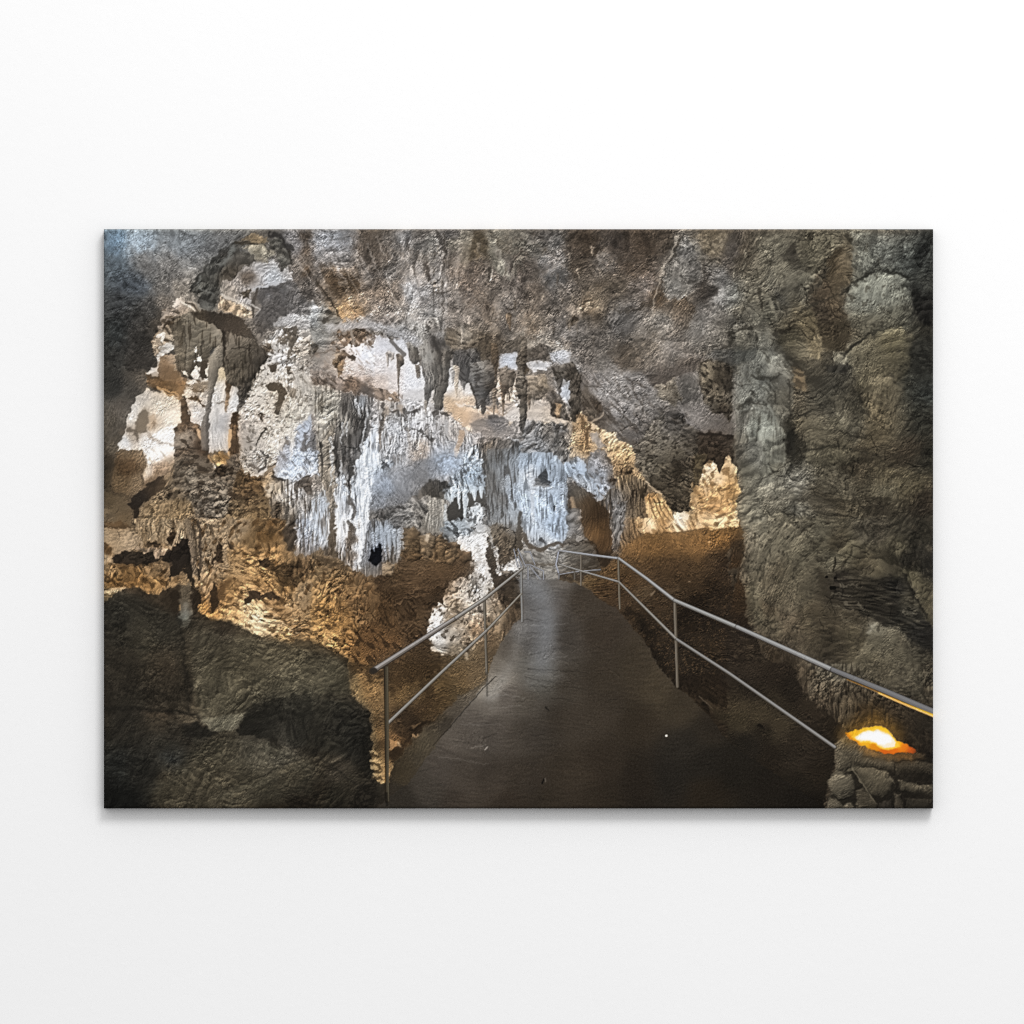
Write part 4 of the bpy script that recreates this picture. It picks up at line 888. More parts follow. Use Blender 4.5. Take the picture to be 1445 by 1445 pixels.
# ---------------------------------------------------------------- lower left: golden rock, dark hollow, boulders
T('C0')
P('-20,20 30,0 150,-10 220,40 150,55 30,50', '92.68.42', soft=1.5, rel=.15)
P('20,45 200,50 300,110 290,150 200,195 100,225 60,185 30,120', '100,90,150.128.96 200,130,164.142.110 100,190,150.128.96', rel=.07, rk='fine', soft=1.5)
P('30,140 90,180 60,220 30,200', '104.72.38', soft=2, rel=.15)
P('30,225 90,240 100,280 30,300', '172.148.112', soft=2, rel=.12)
P('230,-20 620,-20 605,110 540,130 480,175 400,125 300,130 250,60', '300,60,158.136.100 400,80,164.144.108 520,100,170.150.114 560,40,150.130.98', '120.98.66', .25, 'drip', rel=.18, rk='curt', soft=1)
P('455,110 500,60 530,90 480,165', '52.38.26', soft=1.5)
S('420,20 400,100', '78.60.40', 4, 2, 1.3, 1, .8)
S('500,0 510,90', '80.62.42', 5, 2, 1.3, 1, .8)
S('560,10 520,110 490,170', '196.176.138', 4, 1.5, 1.2, 1, .8)
P('30,290 200,295 340,285 480,300 490,340 460,420 400,485 330,460 270,420 200,450 30,480', '80,330,150.120.76 200,340,124.92.50 100,420,112.80.38 350,330,140.112.74 380,400,206.158.88 420,400,196.148.82 330,420,186.134.68 300,370,150.110.58 430,330,130.104.72 250,420,140.98.46', '92.64.32', .25, 'rock', rel=.2, rk='crag')
P('20,465 130,440 210,445 150,470 30,500', '196.166.122', soft=1.5, rel=.1)
P('85,235 200,195 290,210 380,205 420,250 330,285 200,292 100,270', '250,240,50.42.34 120,245,44.36.30 380,240,46.38.32', rel=.14, rk='crag', soft=1.2)
P('220,180 290,165 320,175 420,170 460,200 420,245 360,210 280,205', '150.128.104', '112.92.70', .3, rel=.2, soft=1)
P('310,150 390,125 410,165 330,170', '62.48.34', soft=1.2)
P('600,105 640,250 685,350 690,460 640,440 610,380 560,330 470,395 490,290 410,240 480,185 545,130', '560,200,36.29.25 600,350,46.38.30 500,270,40.33.28', rel=.1, soft=1.2)
P('470,400 570,340 580,300 540,410 480,440', '172.136.84', '112.82.46', .4, rel=.2)
P('595,-20 1260,-20 1285,160 1290,200 1380,250 1445,260 1445,830 1370,810 1280,840 1100,790 940,730 860,680 780,680 650,600 690,480 660,420 690,330 650,250 610,100',
  '620,40,130.110.80 700,80,150.132.102 750,250,166.146.114 800,100,156.136.104 850,50,150.128.95 940,60,160.140.108 1000,200,160.126.78 950,250,168.134.84 950,330,186.152.100 1050,330,186.148.90 1100,400,170.130.76 1060,150,126.100.62 1160,80,110.84.50 1180,180,160.124.74 1300,350,92.72.46 1250,400,150.116.66 1400,330,140.110.70 1400,450,166.142.104 1380,530,166.140.100 1000,600,214.180.126 900,620,200.158.98 1080,660,236.212.166 1150,700,226.196.144 1250,770,206.164.98 1400,650,178.146.96 1300,600,190.154.102 1330,720,150.112.66 700,600,196.140.62 850,560,150.114.66 760,640,212.150.72 900,460,176.136.78 820,500,112.80.46 720,420,176.146.104 820,330,160.136.100 1000,440,200.158.100 1200,560,170.130.80 1420,780,190.150.92',
  '96.66.34', .2, 'rock', rel=.2, rk='crag')
S('600,-10 625,100 640,240 655,380', '122.106.84', 9, 6, 1.2, 1.2, 1, .15, 'fine', -.15)
S('675,-10 685,140 690,330', '64.52.44', 5, 4, 1.5, 1.5, .85)
S('640,0 655,120 660,260', '66.54.42', 3, 2, 1.2, 1, .8)
S('655,370 660,430', '206.170.110', 4, 3, 1.5, 1, .8)
S('860,40 850,200 865,310', '156.136.104', 9, 6, 1.5, 1.5, .9, .2)
P('820,120 835,160 850,290 830,280 800,260 760,310 735,335 790,220', '58.44.32', soft=1.2)
P('870,100 890,190 915,180 905,150 880,130', '60.46.34', soft=1.2)
S('760,30 770,90', '86.70.50', 5, 3, 1.3, 1, .8)
S('930,10 930,80 960,150', '92.76.54', 3, 2, 1.2, 2, .7)
P('1060,100 1150,60 1240,80 1200,130 1100,140', '104.76.40', '70.50.28', .35, rel=.25, soft=3, op=.85)
P('775,420 795,425 812,470 818,560 775,615 748,560 765,480', '50.36.26', soft=1, rel=.1)
S('825,500 840,440 890,395', '100.70.40', 11, 6, 3, 2, .85)
P('980,550 1040,455 1110,490 1170,460 1225,510 1225,525 1160,510 1090,520 1000,555', '58.44.34', soft=1, rel=.12)
P('1075,250 1135,238 1190,290 1290,330 1340,380 1330,430 1230,430 1190,340 1100,295', '1100,260,64.50.36 1250,380,80.60.36 1180,310,72.54.34', soft=1.5, rel=.2)
P('1190,300 1445,230 1445,330 1330,430 1240,350', '1300,300,92.72.46 1400,290,106.82.54', '62.46.30', .35, rel=.22, rk='crag', soft=2)
P('1310,715 1345,705 1400,740 1330,760', '96.72.46', soft=1.5, rel=.2)
P('1240,60 1330,-10 1340,150 1290,210', '74.62.50', soft=2, rel=.16)
P('1335,-20 1445,-20 1445,230 1330,215 1340,120', '1390,60,176.182.206 1400,160,160.160.176 1350,200,150.142.140', '104.92.86', .3, 'drip', rel=.18, rk='drip', soft=1)
for q in ('700,430 760,400 830,390', '850,590 950,540', '980,300 1060,280 1100,330', '1200,560 1300,520', '1240,640 1340,600', '900,430 970,420', '1010,230 1060,210'):
    S(q, '92.64.36', 4, 2, 1.5, 3, .6)
dots('900,560 1300,560 1400,760 1250,800', 45, '244.224.184', .8, 2, 12, .8, 1.4)
dots('720,300 1400,300 1400,700 800,560', 60, '84.60.34', .9, 2.2, 13, .7, 1.6)
T('D0')
P([(30, -430), (130, -508), (200, -535), (250, -543), (330, -500), (380, -487), (440, -520), (490, -535), (560, -563), (640, -540), (700, -470), (655, -390), (760, -315), (860, -300), (1000, -240), (1100, -200), (1190, -165), (1280, -148), (1370, -178), (1450, -170), (1530, -140), (1620, -100), (1680, -60), (1690, 20), (1700, 180), (1760, 250), (1850, 310), (1845, 700), (1885, 790), (1900, 1000), (-20, 1000), (-20, -400)],
  '100,-400,47.42.34 250,-430,58.49.38 350,-300,62.54.40 150,-250,44.37.30 300,-150,64.56.40 450,-250,49.42.32 600,-420,51.42.32 700,-250,49.42.32 850,-220,40.33.26 1000,-120,53.46.32 1150,-100,67.56.38 1350,-110,73.60.40 1400,-60,62.52.36 200,-60,51.39.30 400,-60,64.48.34 700,-60,69.58.42 900,-40,71.60.42 100,100,42.33.26 350,60,62.46.31 480,100,56.39.28 620,80,58.46.33 700,150,87.73.52 800,60,82.69.48 1000,80,91.77.53 1150,40,87.73.51 400,230,44.33.25 200,280,44.37.30 420,360,80.60.42 850,260,89.75.53 930,200,87.73.51 620,350,94.77.56 1300,150,69.58.42 1250,300,49.39.31 1400,200,44.37.28 650,460,51.42.34 550,430,49.39.30 900,600,89.75.55 760,560,76.65.46 1050,560,94.81.65 700,680,69.57.40 500,600,51.48.42 400,540,62.54.44 100,700,33.33.30 150,900,26.25.21 300,720,38.31.25 450,820,58.48.33 600,850,69.57.40 850,760,73.60.42 1000,850,78.65.46 1300,700,82.67.46 1250,600,69.60.51 1200,500,64.54.42 1380,900,47.37.27 1150,930,51.44.31 1450,60,67.56.40 1600,60,60.52.36 1550,250,51.44.33 1650,400,42.36.29 1750,500,35.30.25 1500,500,40.34.26 1500,680,69.58.42 1600,720,67.56.44 1500,850,51.42.30 1700,820,56.48.36 1780,900,38.32.25 1600,880,49.44.32 1750,330,49.42.33',
  rel=.11, rk='crag', soft=1.1, warp=.9, mott=.1, dome=.35, dw=14)
P('40,20 300,-20 480,60 620,140 600,300 400,300 100,280', '200,60,60.48.37 300,150,46.38.30 500,180,44.36.28', soft=9, rel=.1, rk='fine', op=.6)
S('560,20 600,90 640,150 615,250', '34.28.23', 7, 5, 4, 2, .7)
S('30,285 200,285 420,305 560,320 680,340', '34.29.24', 7, 4, 3, 2, .7)
P('690,372 800,345 1005,340 930,432 800,440 720,400', '740,390,120.110.84 850,370,106.96.72 950,350,128.118.90 900,420,104.94.74', rel=.12, rk='bank', soft=1.8)
P('560,400 660,370 700,410 790,445 740,480 660,520 560,480', '42.37.31', soft=3, rel=.08)
P('1010,300 1060,265 1130,255 1250,225 1450,165 1450,330 1400,540 1260,540 1180,500 1090,490 935,462 960,420 985,380', '1050,330,44.38.30 1150,400,50.44.37 1250,300,40.35.28 1350,250,46.41.32 1000,440,34.30.25 1350,450,44.39.33 1200,460,60.52.44', rel=.12, rk='bank', soft=1.5)
S('1150,370 1300,340 1380,300 1440,310', '30.26.21', 5, 3, 1.5, 2, .8)
S('1090,240 1200,200 1300,170', '40.35.27', 4, 2, 1.5, 2, .7)
P('1030,110 1090,70 1110,100 1060,140', '42.37.28', soft=2)
S('1040,180 1090,180', '126.116.92', 4, 2, 1.5, 1, .8)
S('1210,200 1250,210 1330,180', '104.94.72', 5, 2, 2, 2, .7)
S('1140,60 1180,65', '122.112.88', 4, 2, 1.5, 1, .7)
P('1110,560 1145,505 1160,560 1120,600', '128.118.92', '96.88.70', .3, rel=.2, soft=2)
P('1150,480 1210,470 1230,560 1200,640 1160,560', '42.36.28', soft=3)
for q, w, c, o in (('850,960 1000,880 1150,800 1300,720 1445,640', 5, '38.33.25', .8), ('830,900 950,830 1100,790 1200,720', 8, '84.76.56', .6), ('640,600 800,550 960,520', 4, '54.48.36', .7), ('650,660 800,620 950,560', 4, '92.84.64', .4),
                   ('700,720 850,680 1000,620 1090,560', 4, '52.46.34', .6), ('800,800 850,860', 5, '86.78.60', .6), ('1330,860 1380,800 1445,740', 4, '34.30.23', .7), ('900,640 1020,600 1080,540', 4, '96.90.72', .4), ('1250,800 1350,720 1445,670', 7, '82.72.52', .55),
                   ('420,700 520,690 640,720', 6, '78.70.54', .5), ('60,760 150,600 240,430', 5, '26.24.22', .7), ('1200,640 1300,560 1400,520', 4, '46.42.36', .7), ('380,820 500,790 620,830', 4, '40.36.27', .6), ('1000,900 1150,860 1250,880', 5, '38.33.25', .6)):
    S(q, c, w, w * .6, 3, 2.5, o)
P('390,590 460,560 540,640 470,660 410,620', '36.38.40', soft=4, op=.8)
P('400,530 430,530 425,560 400,560', '24.21.18', soft=2)
P('550,-570 620,-570 632,-400 625,-330 600,-260 540,-290 545,-420', '580,-520,98.90.70 590,-440,100.92.74 580,-370,112.118.108 590,-300,84.80.68', soft=2.5, rel=.12, rk='rock', op=.9)
S('590,-420 585,-330', '140.146.138', 6, 4, 3, 1, .5)
P('530,-425 555,-420 555,-385 535,-385', '206.156.78', soft=1.5)
P('480,-500 545,-520 545,-330 500,-340', '44.35.26', soft=2.5, op=.8)
P('635,-540 690,-500 690,-430 640,-350 630,-420', '42.34.26', soft=2)
S('385,-200 420,-270 410,-170', '84.78.62', 3, 2, 2, 2, .5)
S('60,-180 200,-140 330,-110', '32.28.24', 5, 3, 2.5, 2.5, .7)
S('100,-30 250,20 330,-30', '34.28.23', 4, 3, 2.5, 2.5, .6)
S('520,-260 540,-140 520,0', '36.30.26', 6, 4, 3, 2, .6)
for q in ('760,-320 900,-290 1010,-240', '1120,-200 1280,-145 1370,-175'):
    S(q, '34.30.23', 6, 4, 2, 1.5, .6)
veins('150,850 380,900 480,920 525,1000 530,1140 150,1140', 170, -25, 25, 8, 30, .72, 1.5, 31, 1.18)
# ---------------------------------------------------------------- middle: fringe, brown earth, white pillar
T('C1')
P('-10,-20 390,-20 360,100 330,340 285,345 250,300 190,250 130,235 60,175 -10,235',
  '30,60,196.204.224 80,130,190.196.212 20,180,150.146.150 60,20,150.136.120 180,60,206.214.234 170,160,196.204.222 200,220,170.170.184 240,60,216.222.240 280,120,128.110.92 300,60,196.200.216 350,40,240.244.252 325,180,226.234.248 300,300,176.184.200 290,250,122.104.90 140,100,112.96.76 150,200,110.88.66', '104.88.70', .25, 'drip', rel=.14, rk='drip')
P('118,-20 165,-20 160,150 150,250 115,200', '116.98.74', rel=.18, rk='drip')
P('250,30 280,10 270,150 255,280 235,240', '110.92.74', rel=.18, rk='drip')
S('345,0 335,120 322,310', '242.246.252', 7, 3, 1, .8, .95)
S('180,20 168,140', '236.240.250', 5, 2, 1, .8, .9)
P('350,-10 640,-20 625,200 560,360 540,300 480,370 400,380 330,345 335,250 350,80', '400,60,128.128.136 450,100,150.158.172 370,150,140.140.148 360,280,130.130.134 430,320,112.108.104 500,60,160.168.184 560,100,138.140.146 600,130,170.176.182 520,200,122.114.104 580,220,128.122.112 620,60,150.150.152', '92.84.76', .25, 'drip', rel=.15, rk='drip')
P('395,195 430,165 445,185 475,145 478,260 440,305 420,270 392,265 410,230', '14.12.20', soft=1, warp=.8)
for q, w in (('410,80 420,180', 5), ('440,60 438,170', 5), ('470,40 476,150', 6), ('520,40 530,200', 7), ('555,60 560,160', 5), ('600,100 580,260', 8), ('495,120 500,200', 4)):
    S(q, '172.182.200', w, w * .4, 1.2, .8, .75, .1)
P('470,290 520,270 560,330 540,375 480,365', '150.130.98', '104.84.56', .3, 'drip', rel=.22)
S('540,180 545,270', '70.58.44', 6, 3, 1.5, 1, .8)
P('560,290 600,270 590,350 565,350', '112.88.56', rel=.2)
P('-10,225 60,240 240,290 300,345 430,400 470,520 455,650 330,720 270,860 240,920 -10,810', '100,280,120.98.68 60,330,140.116.78 200,380,136.108.68 200,450,128.98.60 330,420,112.86.54 100,430,160.126.76 80,550,166.126.66 20,480,190.150.90 300,550,112.84.52 150,700,180.134.68 100,770,214.168.96 30,730,200.154.84 350,640,112.84.52 250,780,150.108.56 200,620,146.108.58 420,550,100.76.48 230,700,160.118.62 400,660,120.92.58', '86.60.34', .2, 'rock', rel=.24, rk='crag')
P('-10,230 80,230 230,290 280,350 180,320 60,270', '92.74.52', soft=3, rel=.16, op=.7)
dots('0,400 400,420 330,720 240,860 0,800', 70, '222.184.118', .7, 1.8, 14, .7, 1.5)
dots('0,300 440,400 330,720 240,860 0,800', 90, '84.58.32', .8, 2.2, 15, .75, 1.6)
P('430,400 600,330 720,280 1090,260 1105,320 1000,385 900,480 820,570 790,740 600,1040 240,1040 270,860 330,720 460,640 470,520', '500,450,66.48.32 600,400,72.54.34 700,330,92.70.48 850,320,84.62.40 1000,290,82.62.42 700,390,98.74.50 620,500,62.46.30 500,600,78.56.34 550,700,86.62.38 460,780,104.72.42 550,820,104.72.42 400,900,106.74.42 650,660,80.60.40 700,560,66.50.34 800,450,70.52.36 850,500,58.44.30 700,760,84.62.40 640,900,88.66.40 500,950,98.70.42 740,640,84.64.42 310,960,130.92.48', '54.39.25', .25, 'diag', rel=.16, rk='soil', soft=1.5)
for q, w in (('640,380 760,375 830,360', 3), ('600,420 700,410', 2), ('570,560 640,520 740,500', 3), ('830,440 910,420', 2.5), ('640,740 700,690', 3), ('660,480 800,440', 2.5), ('580,360 700,340', 2)):
    S(q, '136.106.74', w, 1, 1.3, 2.5, .6)
    S([(a, b + 13) for a, b in nums(q)], '44.32.22', w * 1.2, 1, 1.5, 2.5, .65)
P('620,40 690,20 735,55 745,90 800,60 830,95 890,65 925,130 990,130 1035,195 1080,205 1105,300 1000,270 960,260 860,285 780,250 700,255 630,265 600,250 600,200 630,160', '660,100,116.90.56 700,60,128.100.64 760,120,130.106.74 780,200,112.90.62 860,120,104.80.52 850,200,108.84.54 920,190,112.88.60 960,230,104.80.52 1040,240,84.58.34 650,220,96.72.44', '72.52.32', .25, 'rock', rel=.24, rk='lump', soft=1)
P('770,80 800,75 795,125 775,120', '216.202.170', soft=1.2)
S('735,80 720,160 740,240', '58.42.28', 6, 4, 2, 1.5, .75)
S('830,110 850,190 840,250', '62.46.30', 5, 3, 2, 1.5, .75)
S('930,150 980,200 1000,260', '66.48.32', 5, 3, 2, 1.5, .7)
S('760,150 775,220', '150.126.92', 7, 3, 2, 1.5, .7)
P('880,-10 1000,-20 1110,60 1000,110 985,130 925,135 895,80', '900,40,120.134.146 950,80,140.156.168 990,60,180.194.206 1050,30,196.206.216', '80.84.86', .35, 'diag', rel=.18, rk='diag', soft=1.2)
P('985,130 1000,90 1090,80 1110,20 1150,-20 1190,50 1190,310 1235,420 1290,570 1350,640 1360,680 1280,740 1180,780 1060,885 900,905 820,870 805,790 780,740 820,600 865,548 900,580 890,500 950,400 1010,372 1070,400 1090,300 1070,200 1020,180',
  '1040,130,246.248.250 1130,150,250.250.252 1150,80,206.206.208 1130,230,232.232.234 1110,320,150.144.132 1120,345,176.170.160 1160,330,216.216.216 1100,420,130.124.112 1160,420,226.226.226 1190,400,206.206.206 1000,420,200.184.166 950,480,170.146.118 1000,490,216.200.180 960,560,176.154.120 1060,500,200.192.182 1150,510,226.226.224 1220,460,206.200.186 870,590,232.232.232 860,650,236.238.242 830,700,226.230.236 860,780,220.222.222 870,850,206.204.196 930,640,150.128.98 1080,620,206.186.160 1150,600,214.204.190 1200,600,186.164.132 1260,640,176.156.126 1000,720,196.178.152 1040,770,190.166.134 960,760,190.180.164 950,850,156.140.112 1050,840,150.134.104 1100,720,180.142.102 1120,680,200.164.128 1200,700,136.110.76 1300,640,132.108.76 1330,680,96.78.54',
  '84.70.52', .15, 'pit', rel=.16, rk='crag')
P('1085,320 1130,300 1145,350 1100,400 1070,370', '176.172.164', '62.56.46', .4, 'pit', rel=.24)
P('1070,430 1120,420 1160,470 1110,500 1080,480', '92.86.74', '206.204.200', .4, 'pit', rel=.24)
for q, w in (('985,540 1020,510 1045,520', 4), ('890,500 930,460 960,400', 3), ('920,600 960,560 1000,500', 4), ('1130,560 1200,520', 2.5), ('1210,500 1250,560 1240,600', 4), ('840,580 880,570', 4)):
    S(q, '92.72.50', w, w * .5, 1.2, 2, .8)
S('960,500 1010,510 1050,515', '246.238.222', 3, 2, 1, 1.5, .8)
S('930,600 980,540', '226.210.184', 3, 1.5, 1, 1.5, .8)
dots('1090,80 1190,80 1190,310 1240,440 1060,500 1090,300', 40, '92.82.66', .7, 1.9, 16, .8)
dots('930,400 1240,400 1290,600 1150,760 940,840 830,760', 60, '84.66.44', .8, 2, 17, .75)
dots('930,400 1240,400 1290,600 1150,760 940,840 830,760', 50, '246.240.228', .8, 2, 18, .75)
P('1190,40 1240,10 1460,40 1460,180 1400,220 1420,380 1460,440 1400,640 1300,580 1240,440 1190,300', '1230,80,106.92.70 1300,130,96.80.58 1350,60,112.102.88 1380,180,92.80.60 1230,250,62.50.36 1300,250,84.68.48 1240,380,60.46.32 1320,430,66.52.38 1350,500,70.56.40 1300,520,62.48.34 1420,500,78.66.50', '50.40.28', .2, 'rock', rel=.18, rk='fine')
P('1225,175 1270,190 1278,280 1275,360 1250,350 1255,270 1235,220', '206.210.216', '120.108.92', .3, 'pit', rel=.14)
P('1280,345 1330,275 1400,245 1430,330 1425,400 1370,360 1290,375', '216.214.212', '96.82.64', .3, 'pit', rel=.16)
S('1195,40 1215,90 1225,170', '176.178.180', 4, 3, 1.2, 1.5, .75)
P('1240,440 1270,480 1265,540 1235,520', '166.140.104', '96.74.50', .35, 'drip', rel=.2)
P('1330,560 1390,520 1410,640 1370,690 1330,640', '84.66.46', '60.46.32', .3, rel=.2)
P('810,900 900,905 1060,885 1180,780 1280,745 1365,690 1400,650 1400,700 1290,850 1190,1040 540,1040 640,930 790,750', '900,950,92.74.46 800,980,90.72.44 1000,960,104.86.56 1080,880,112.94.64 1150,900,104.86.58 1200,800,104.82.56 1280,780,112.92.64 1340,730,88.70.50 1230,880,84.68.46 700,960,90.70.42 1150,990,100.84.56', '66.50.32', .2, 'cloud', rel=.15, rk='soil', soft=1.5)
P('1050,850 1070,760 1075,870 1055,900 1040,870', '64.50.36', soft=1)
S('1050,900 1055,930', '166.156.134', 6, 3, 1.5, 1, .8)
veins('440,790 540,840 530,900 420,920 330,870 280,800', 170, 20, 40, 5, 15, .62, 1.4, 32, 1.2)
veins('160,700 420,700 440,790 300,850 160,800', 110, 70, 35, 5, 18, .65, 1.4, 33, 1.15)
veins('560,830 690,800 720,900 600,1040 540,1060 535,930', 150, -30, 22, 5, 15, .7, 1.2, 34, 1.28)
veins('440,560 620,600 640,780 560,800 400,740', 260, 90, 12, 8, 32, .6, 1.3, 35, 1.12)
veins('620,560 800,560 800,760 640,780', 240, 88, 16, 6, 24, .58, 1.3, 36, 1.14)
veins('345,470 440,440 470,600 350,670 330,600', 90, 60, 40, 5, 16, .6, 1.3, 37, 1.06)
veins('230,450 370,450 350,540 240,540', 60, 85, 20, 8, 26, .6, 1.4, 38, 1.15)
# ---------------------------------------------------------------- closer work: the hanging icicles before the lit hollow
def frame(x, y):
    org[:] = [float(x), float(y), Z]


frame(530, 450)
P('0,120 100,140 215,150 300,300 332,420 335,560 180,550 180,515 60,480 -10,470', '40,160,206.202.216 120,300,226.222.230 40,330,224.212.214 30,420,214.190.180 120,420,220.206.206 230,420,228.226.236 250,520,214.208.208 280,330,232.232.242 180,180,214.214.228', rel=.04, rk='diag', mott=.04, warp=.7)
for q in ('0,330 120,300', '20,260 140,220', '190,380 300,370', '190,470 320,450'):
    S(q, '244.244.250', 3, 1, 1.6, 2, .6)
P('495,335 530,315 620,440 645,430 685,560 705,650 860,660 965,600 975,690 900,700 700,700 600,740 540,660 460,600 470,520', '520,350,226.230.244 520,450,224.222.226 560,500,222.206.184 500,570,206.172.128 640,480,228.226.226 600,690,198.160.118 640,580,214.182.146 560,620,202.164.120 780,600,228.208.178 900,620,222.212.204 840,480,222.224.236 720,700,180.150.128 760,560,230.222.208', rel=.05, rk='diag', mott=.05, warp=.8)
S('560,580 650,600 720,600', '238.234.228', 5, 2, 1.5, 2, .8)
S('610,595 680,607', '96.84.74', 2, 1.4, .9, 2, .8)
P('850,240 960,225 975,330 900,335 830,350', '190.195.218', rel=.05, rk='diag', warp=.7)
P('1005,295 1180,285 1200,330 1060,360', '192.192.202', '150.144.140', .25, 'diag', rel=.06, warp=.8)
P('1030,560 1160,600 1200,670 1300,685 1290,710 1030,690', '1060,590,196.182.168 1150,640,206.190.170 1060,660,222.206.188 1200,690,222.204.180', rel=.05, rk='flat', warp=.7)
P('1180,240 1330,215 1310,300 1200,300', '166.166.178', rel=.07, rk='diag', soft=2, op=.8)
P('480,60 600,50 700,110 690,205 560,210 500,230', '500,120,122.108.86 600,100,130.122.106 650,170,112.98.78', '84.74.60', .2, rel=.14, rk='crag', soft=1.6)
P('690,110 780,100 795,200 760,290 700,250', '96.84.66', '66.58.48', .3, rel=.2, rk='crag')
P('515,225 690,190 720,290 640,300 705,400 620,440 600,470 560,400 525,300', '560,240,78.74.72 660,220,104.100.96 600,330,84.80.78 600,430,98.94.90', '60.56.52', .2, 'diag', rel=.12, rk='curt', dome=.3, warp=.7)
P('270,20 460,-20 480,180 530,205 505,330 490,470 460,520 455,600 430,625 405,600 395,480 370,500 345,615 334,560 330,400 310,280 290,150', '310,60,150.148.142 330,180,146.142.130 420,60,120.114.104 420,160,78.72.68 450,90,150.148.146 370,260,134.132.122 450,260,102.94.80 430,330,84.80.70 360,400,112.108.98 440,420,98.92.80 345,520,100.96.88 430,560,92.88.76', '74.68.58', .15, 'pit', rel=.15, rk='curt', dome=.4, dw=9, warp=.7)
S('300,60 340,230 350,380', '170.168.156', 5, 3, 2, 2, .5)
S('380,120 430,210 440,300', '52.47.43', 6, 4, 2.5, 1.5, .7)
P('640,295 760,280 820,330 822,400 800,425 830,460 800,505 765,520 748,560 742,650 724,650 714,580 704,615 684,610 682,540 640,450', '700,330,130.128.120 780,330,120.110.98 680,420,118.116.112 760,400,104.98.90 780,460,70.60.50 700,520,92.90.88 735,600,84.76.68 690,590,106.102.98', '70.64.58', .2, 'pit', rel=.16, rk='crag', dome=.4, dw=8, warp=.7)
S('645,440 685,560 692,610', '56.47.38', 3, 1.5, .9, .6, .8)
P('780,160 832,170 830,300 816,425 805,340 790,290', '112.92.68', '84.68.50', .3, 'drip', rel=.14, warp=.5, dome=.3)
P('830,340 900,318 952,380 940,450 918,500 908,560 892,490 872,520 872,650 862,640 860,520 850,430', '860,370,134.120.102 920,380,112.98.82 900,440,124.112.96 870,500,84.70.56 868,600,176.142.104 912,520,140.126.110', '80.70.58', .2, rel=.12, rk='crag', dome=.4, warp=.5)
for q, w, c in (('805,490 805,655', 7, '126.108.88'), ('785,505 785,575', 5, '120.110.98'), ('545,340 550,535', 11, '192.172.142'), ('522,360 526,445', 8, '164.160.158'), ('600,440 600,485', 8, '112.108.104'), ('1045,520 1044,612', 8, '120.100.80'), ('1070,540 1072,580', 5, '150.140.128'),
                ('155,250 156,508', 6, '112.92.72'), ('80,240 82,330', 5, '166.150.132'), ('920,480 918,540', 6, '160.146.128'), ('340,560 342,640', 4, '150.136.112'), ('1250,400 1248,500', 12, '86.80.72'), ('590,60 588,170', 5, '150.142.128'), ('905,-20 915,75', 9, '110.86.58'), ('1320,10 1322,80', 4, '100.88.70')):
    S(q, c, w, 1.2, .7, .5, 1, .12, 'fine', -.22)
P('145,240 192,240 196,300 166,325 150,300', '104.88.66', '74.62.48', .3, rel=.12, warp=.6, dome=.4)
S('105,150 150,200 192,240', '110.104.96', 5, 6, .8, .6)
P('205,160 280,158 302,285 260,312 230,285', '220,190,126.120.104 280,260,88.80.66 240,270,118.110.94', '80.74.62', .25, rel=.14, rk='curt', dome=.4, warp=.6)
P('268,305 300,305 306,400 285,412 276,380', '108.94.72', rel=.12, warp=.5, dome=.4)
P('80,220 130,225 125,275 95,285 80,260', '176.166.152', '110.96.80', .3, rel=.12, warp=.7)
P('985,100 1030,130 1035,260 1010,370 1035,450 1022,680 1000,785 978,760 975,560 950,520 962,450 970,340 955,300 980,200', '1010,160,108.98.82 1000,280,92.82.66 1000,420,104.96.84 985,540,84.76.64 1000,640,100.92.76 995,740,92.84.72', '62.54.44', .25, 'pit', rel=.2, rk='crag', dome=.35, warp=.7)
P('1030,390 1150,378 1172,480 1105,560 1060,545 1035,560', '1070,420,132.118.100 1130,440,144.128.100 1090,520,120.108.92', '90.78.62', .25, 'pit', rel=.14, rk='crag', dome=.3, warp=.8)
P('1155,500 1220,497 1270,560 1300,620 1320,700 1195,665 1190,590', '1190,530,92.84.76 1280,640,120.112.100 1200,620,72.62.52', '66.58.50', .2, rel=.14, dome=.3, warp=.7)
P('1215,570 1262,580 1250,660 1222,672', '182.144.96', '128.92.52', .3, rel=.14, warp=.7)
P('1190,330 1310,300 1400,380 1395,620 1345,690 1312,560 1315,420 1250,410 1225,430', '1220,350,92.86.76 1340,400,74.66.56 1360,520,84.76.64 1340,640,76.68.58', '52.46.38', .25, 'pit', rel=.2, rk='crag', dome=.3, warp=.8)
P('1060,190 1160,180 1180,270 1090,290 1040,240', '92.82.72', '70.62.54', .25, 'diag', rel=.12, soft=2)
P('700,680 860,660 900,700 780,720 900,740 980,780 820,810 690,770 640,720', '720,700,130.116.106 800,690,104.96.98 860,730,118.108.108 760,770,150.132.122 880,780,156.142.134', rel=.08, rk='flat', soft=2.2, warp=1)
S('780,670 800,660 820,665', '74.66.66', 6, 4, 1.5, 1, .8)
S('555,880 575,830 590,770', '196.152.110', 6, 8, 1, 1, .9)
S('550,930 545,890', '224.186.146', 4, 5, .9, .7, .9)
P('120,640 150,625 155,680 130,690', '186.186.182', '110.104.92', .3, rel=.1, dome=.4)
for q in ('115,630 150,622 160,660', '225,640 270,625 290,640', '390,640 420,630 430,660', '450,640 490,640 500,680', '300,760 380,820', '180,650 200,690'):
    S(q, '62.54.44', 4, 2, 1, 1.5, .75)
dots('0,560 560,660 700,800 600,960 0,960', 80, '238.240.246', .7, 2, 61, .7)
dots('0,560 560,660 700,800 600,960 0,960', 50, '84.76.66', .7, 1.8, 62, .7)
frame(440, 620)
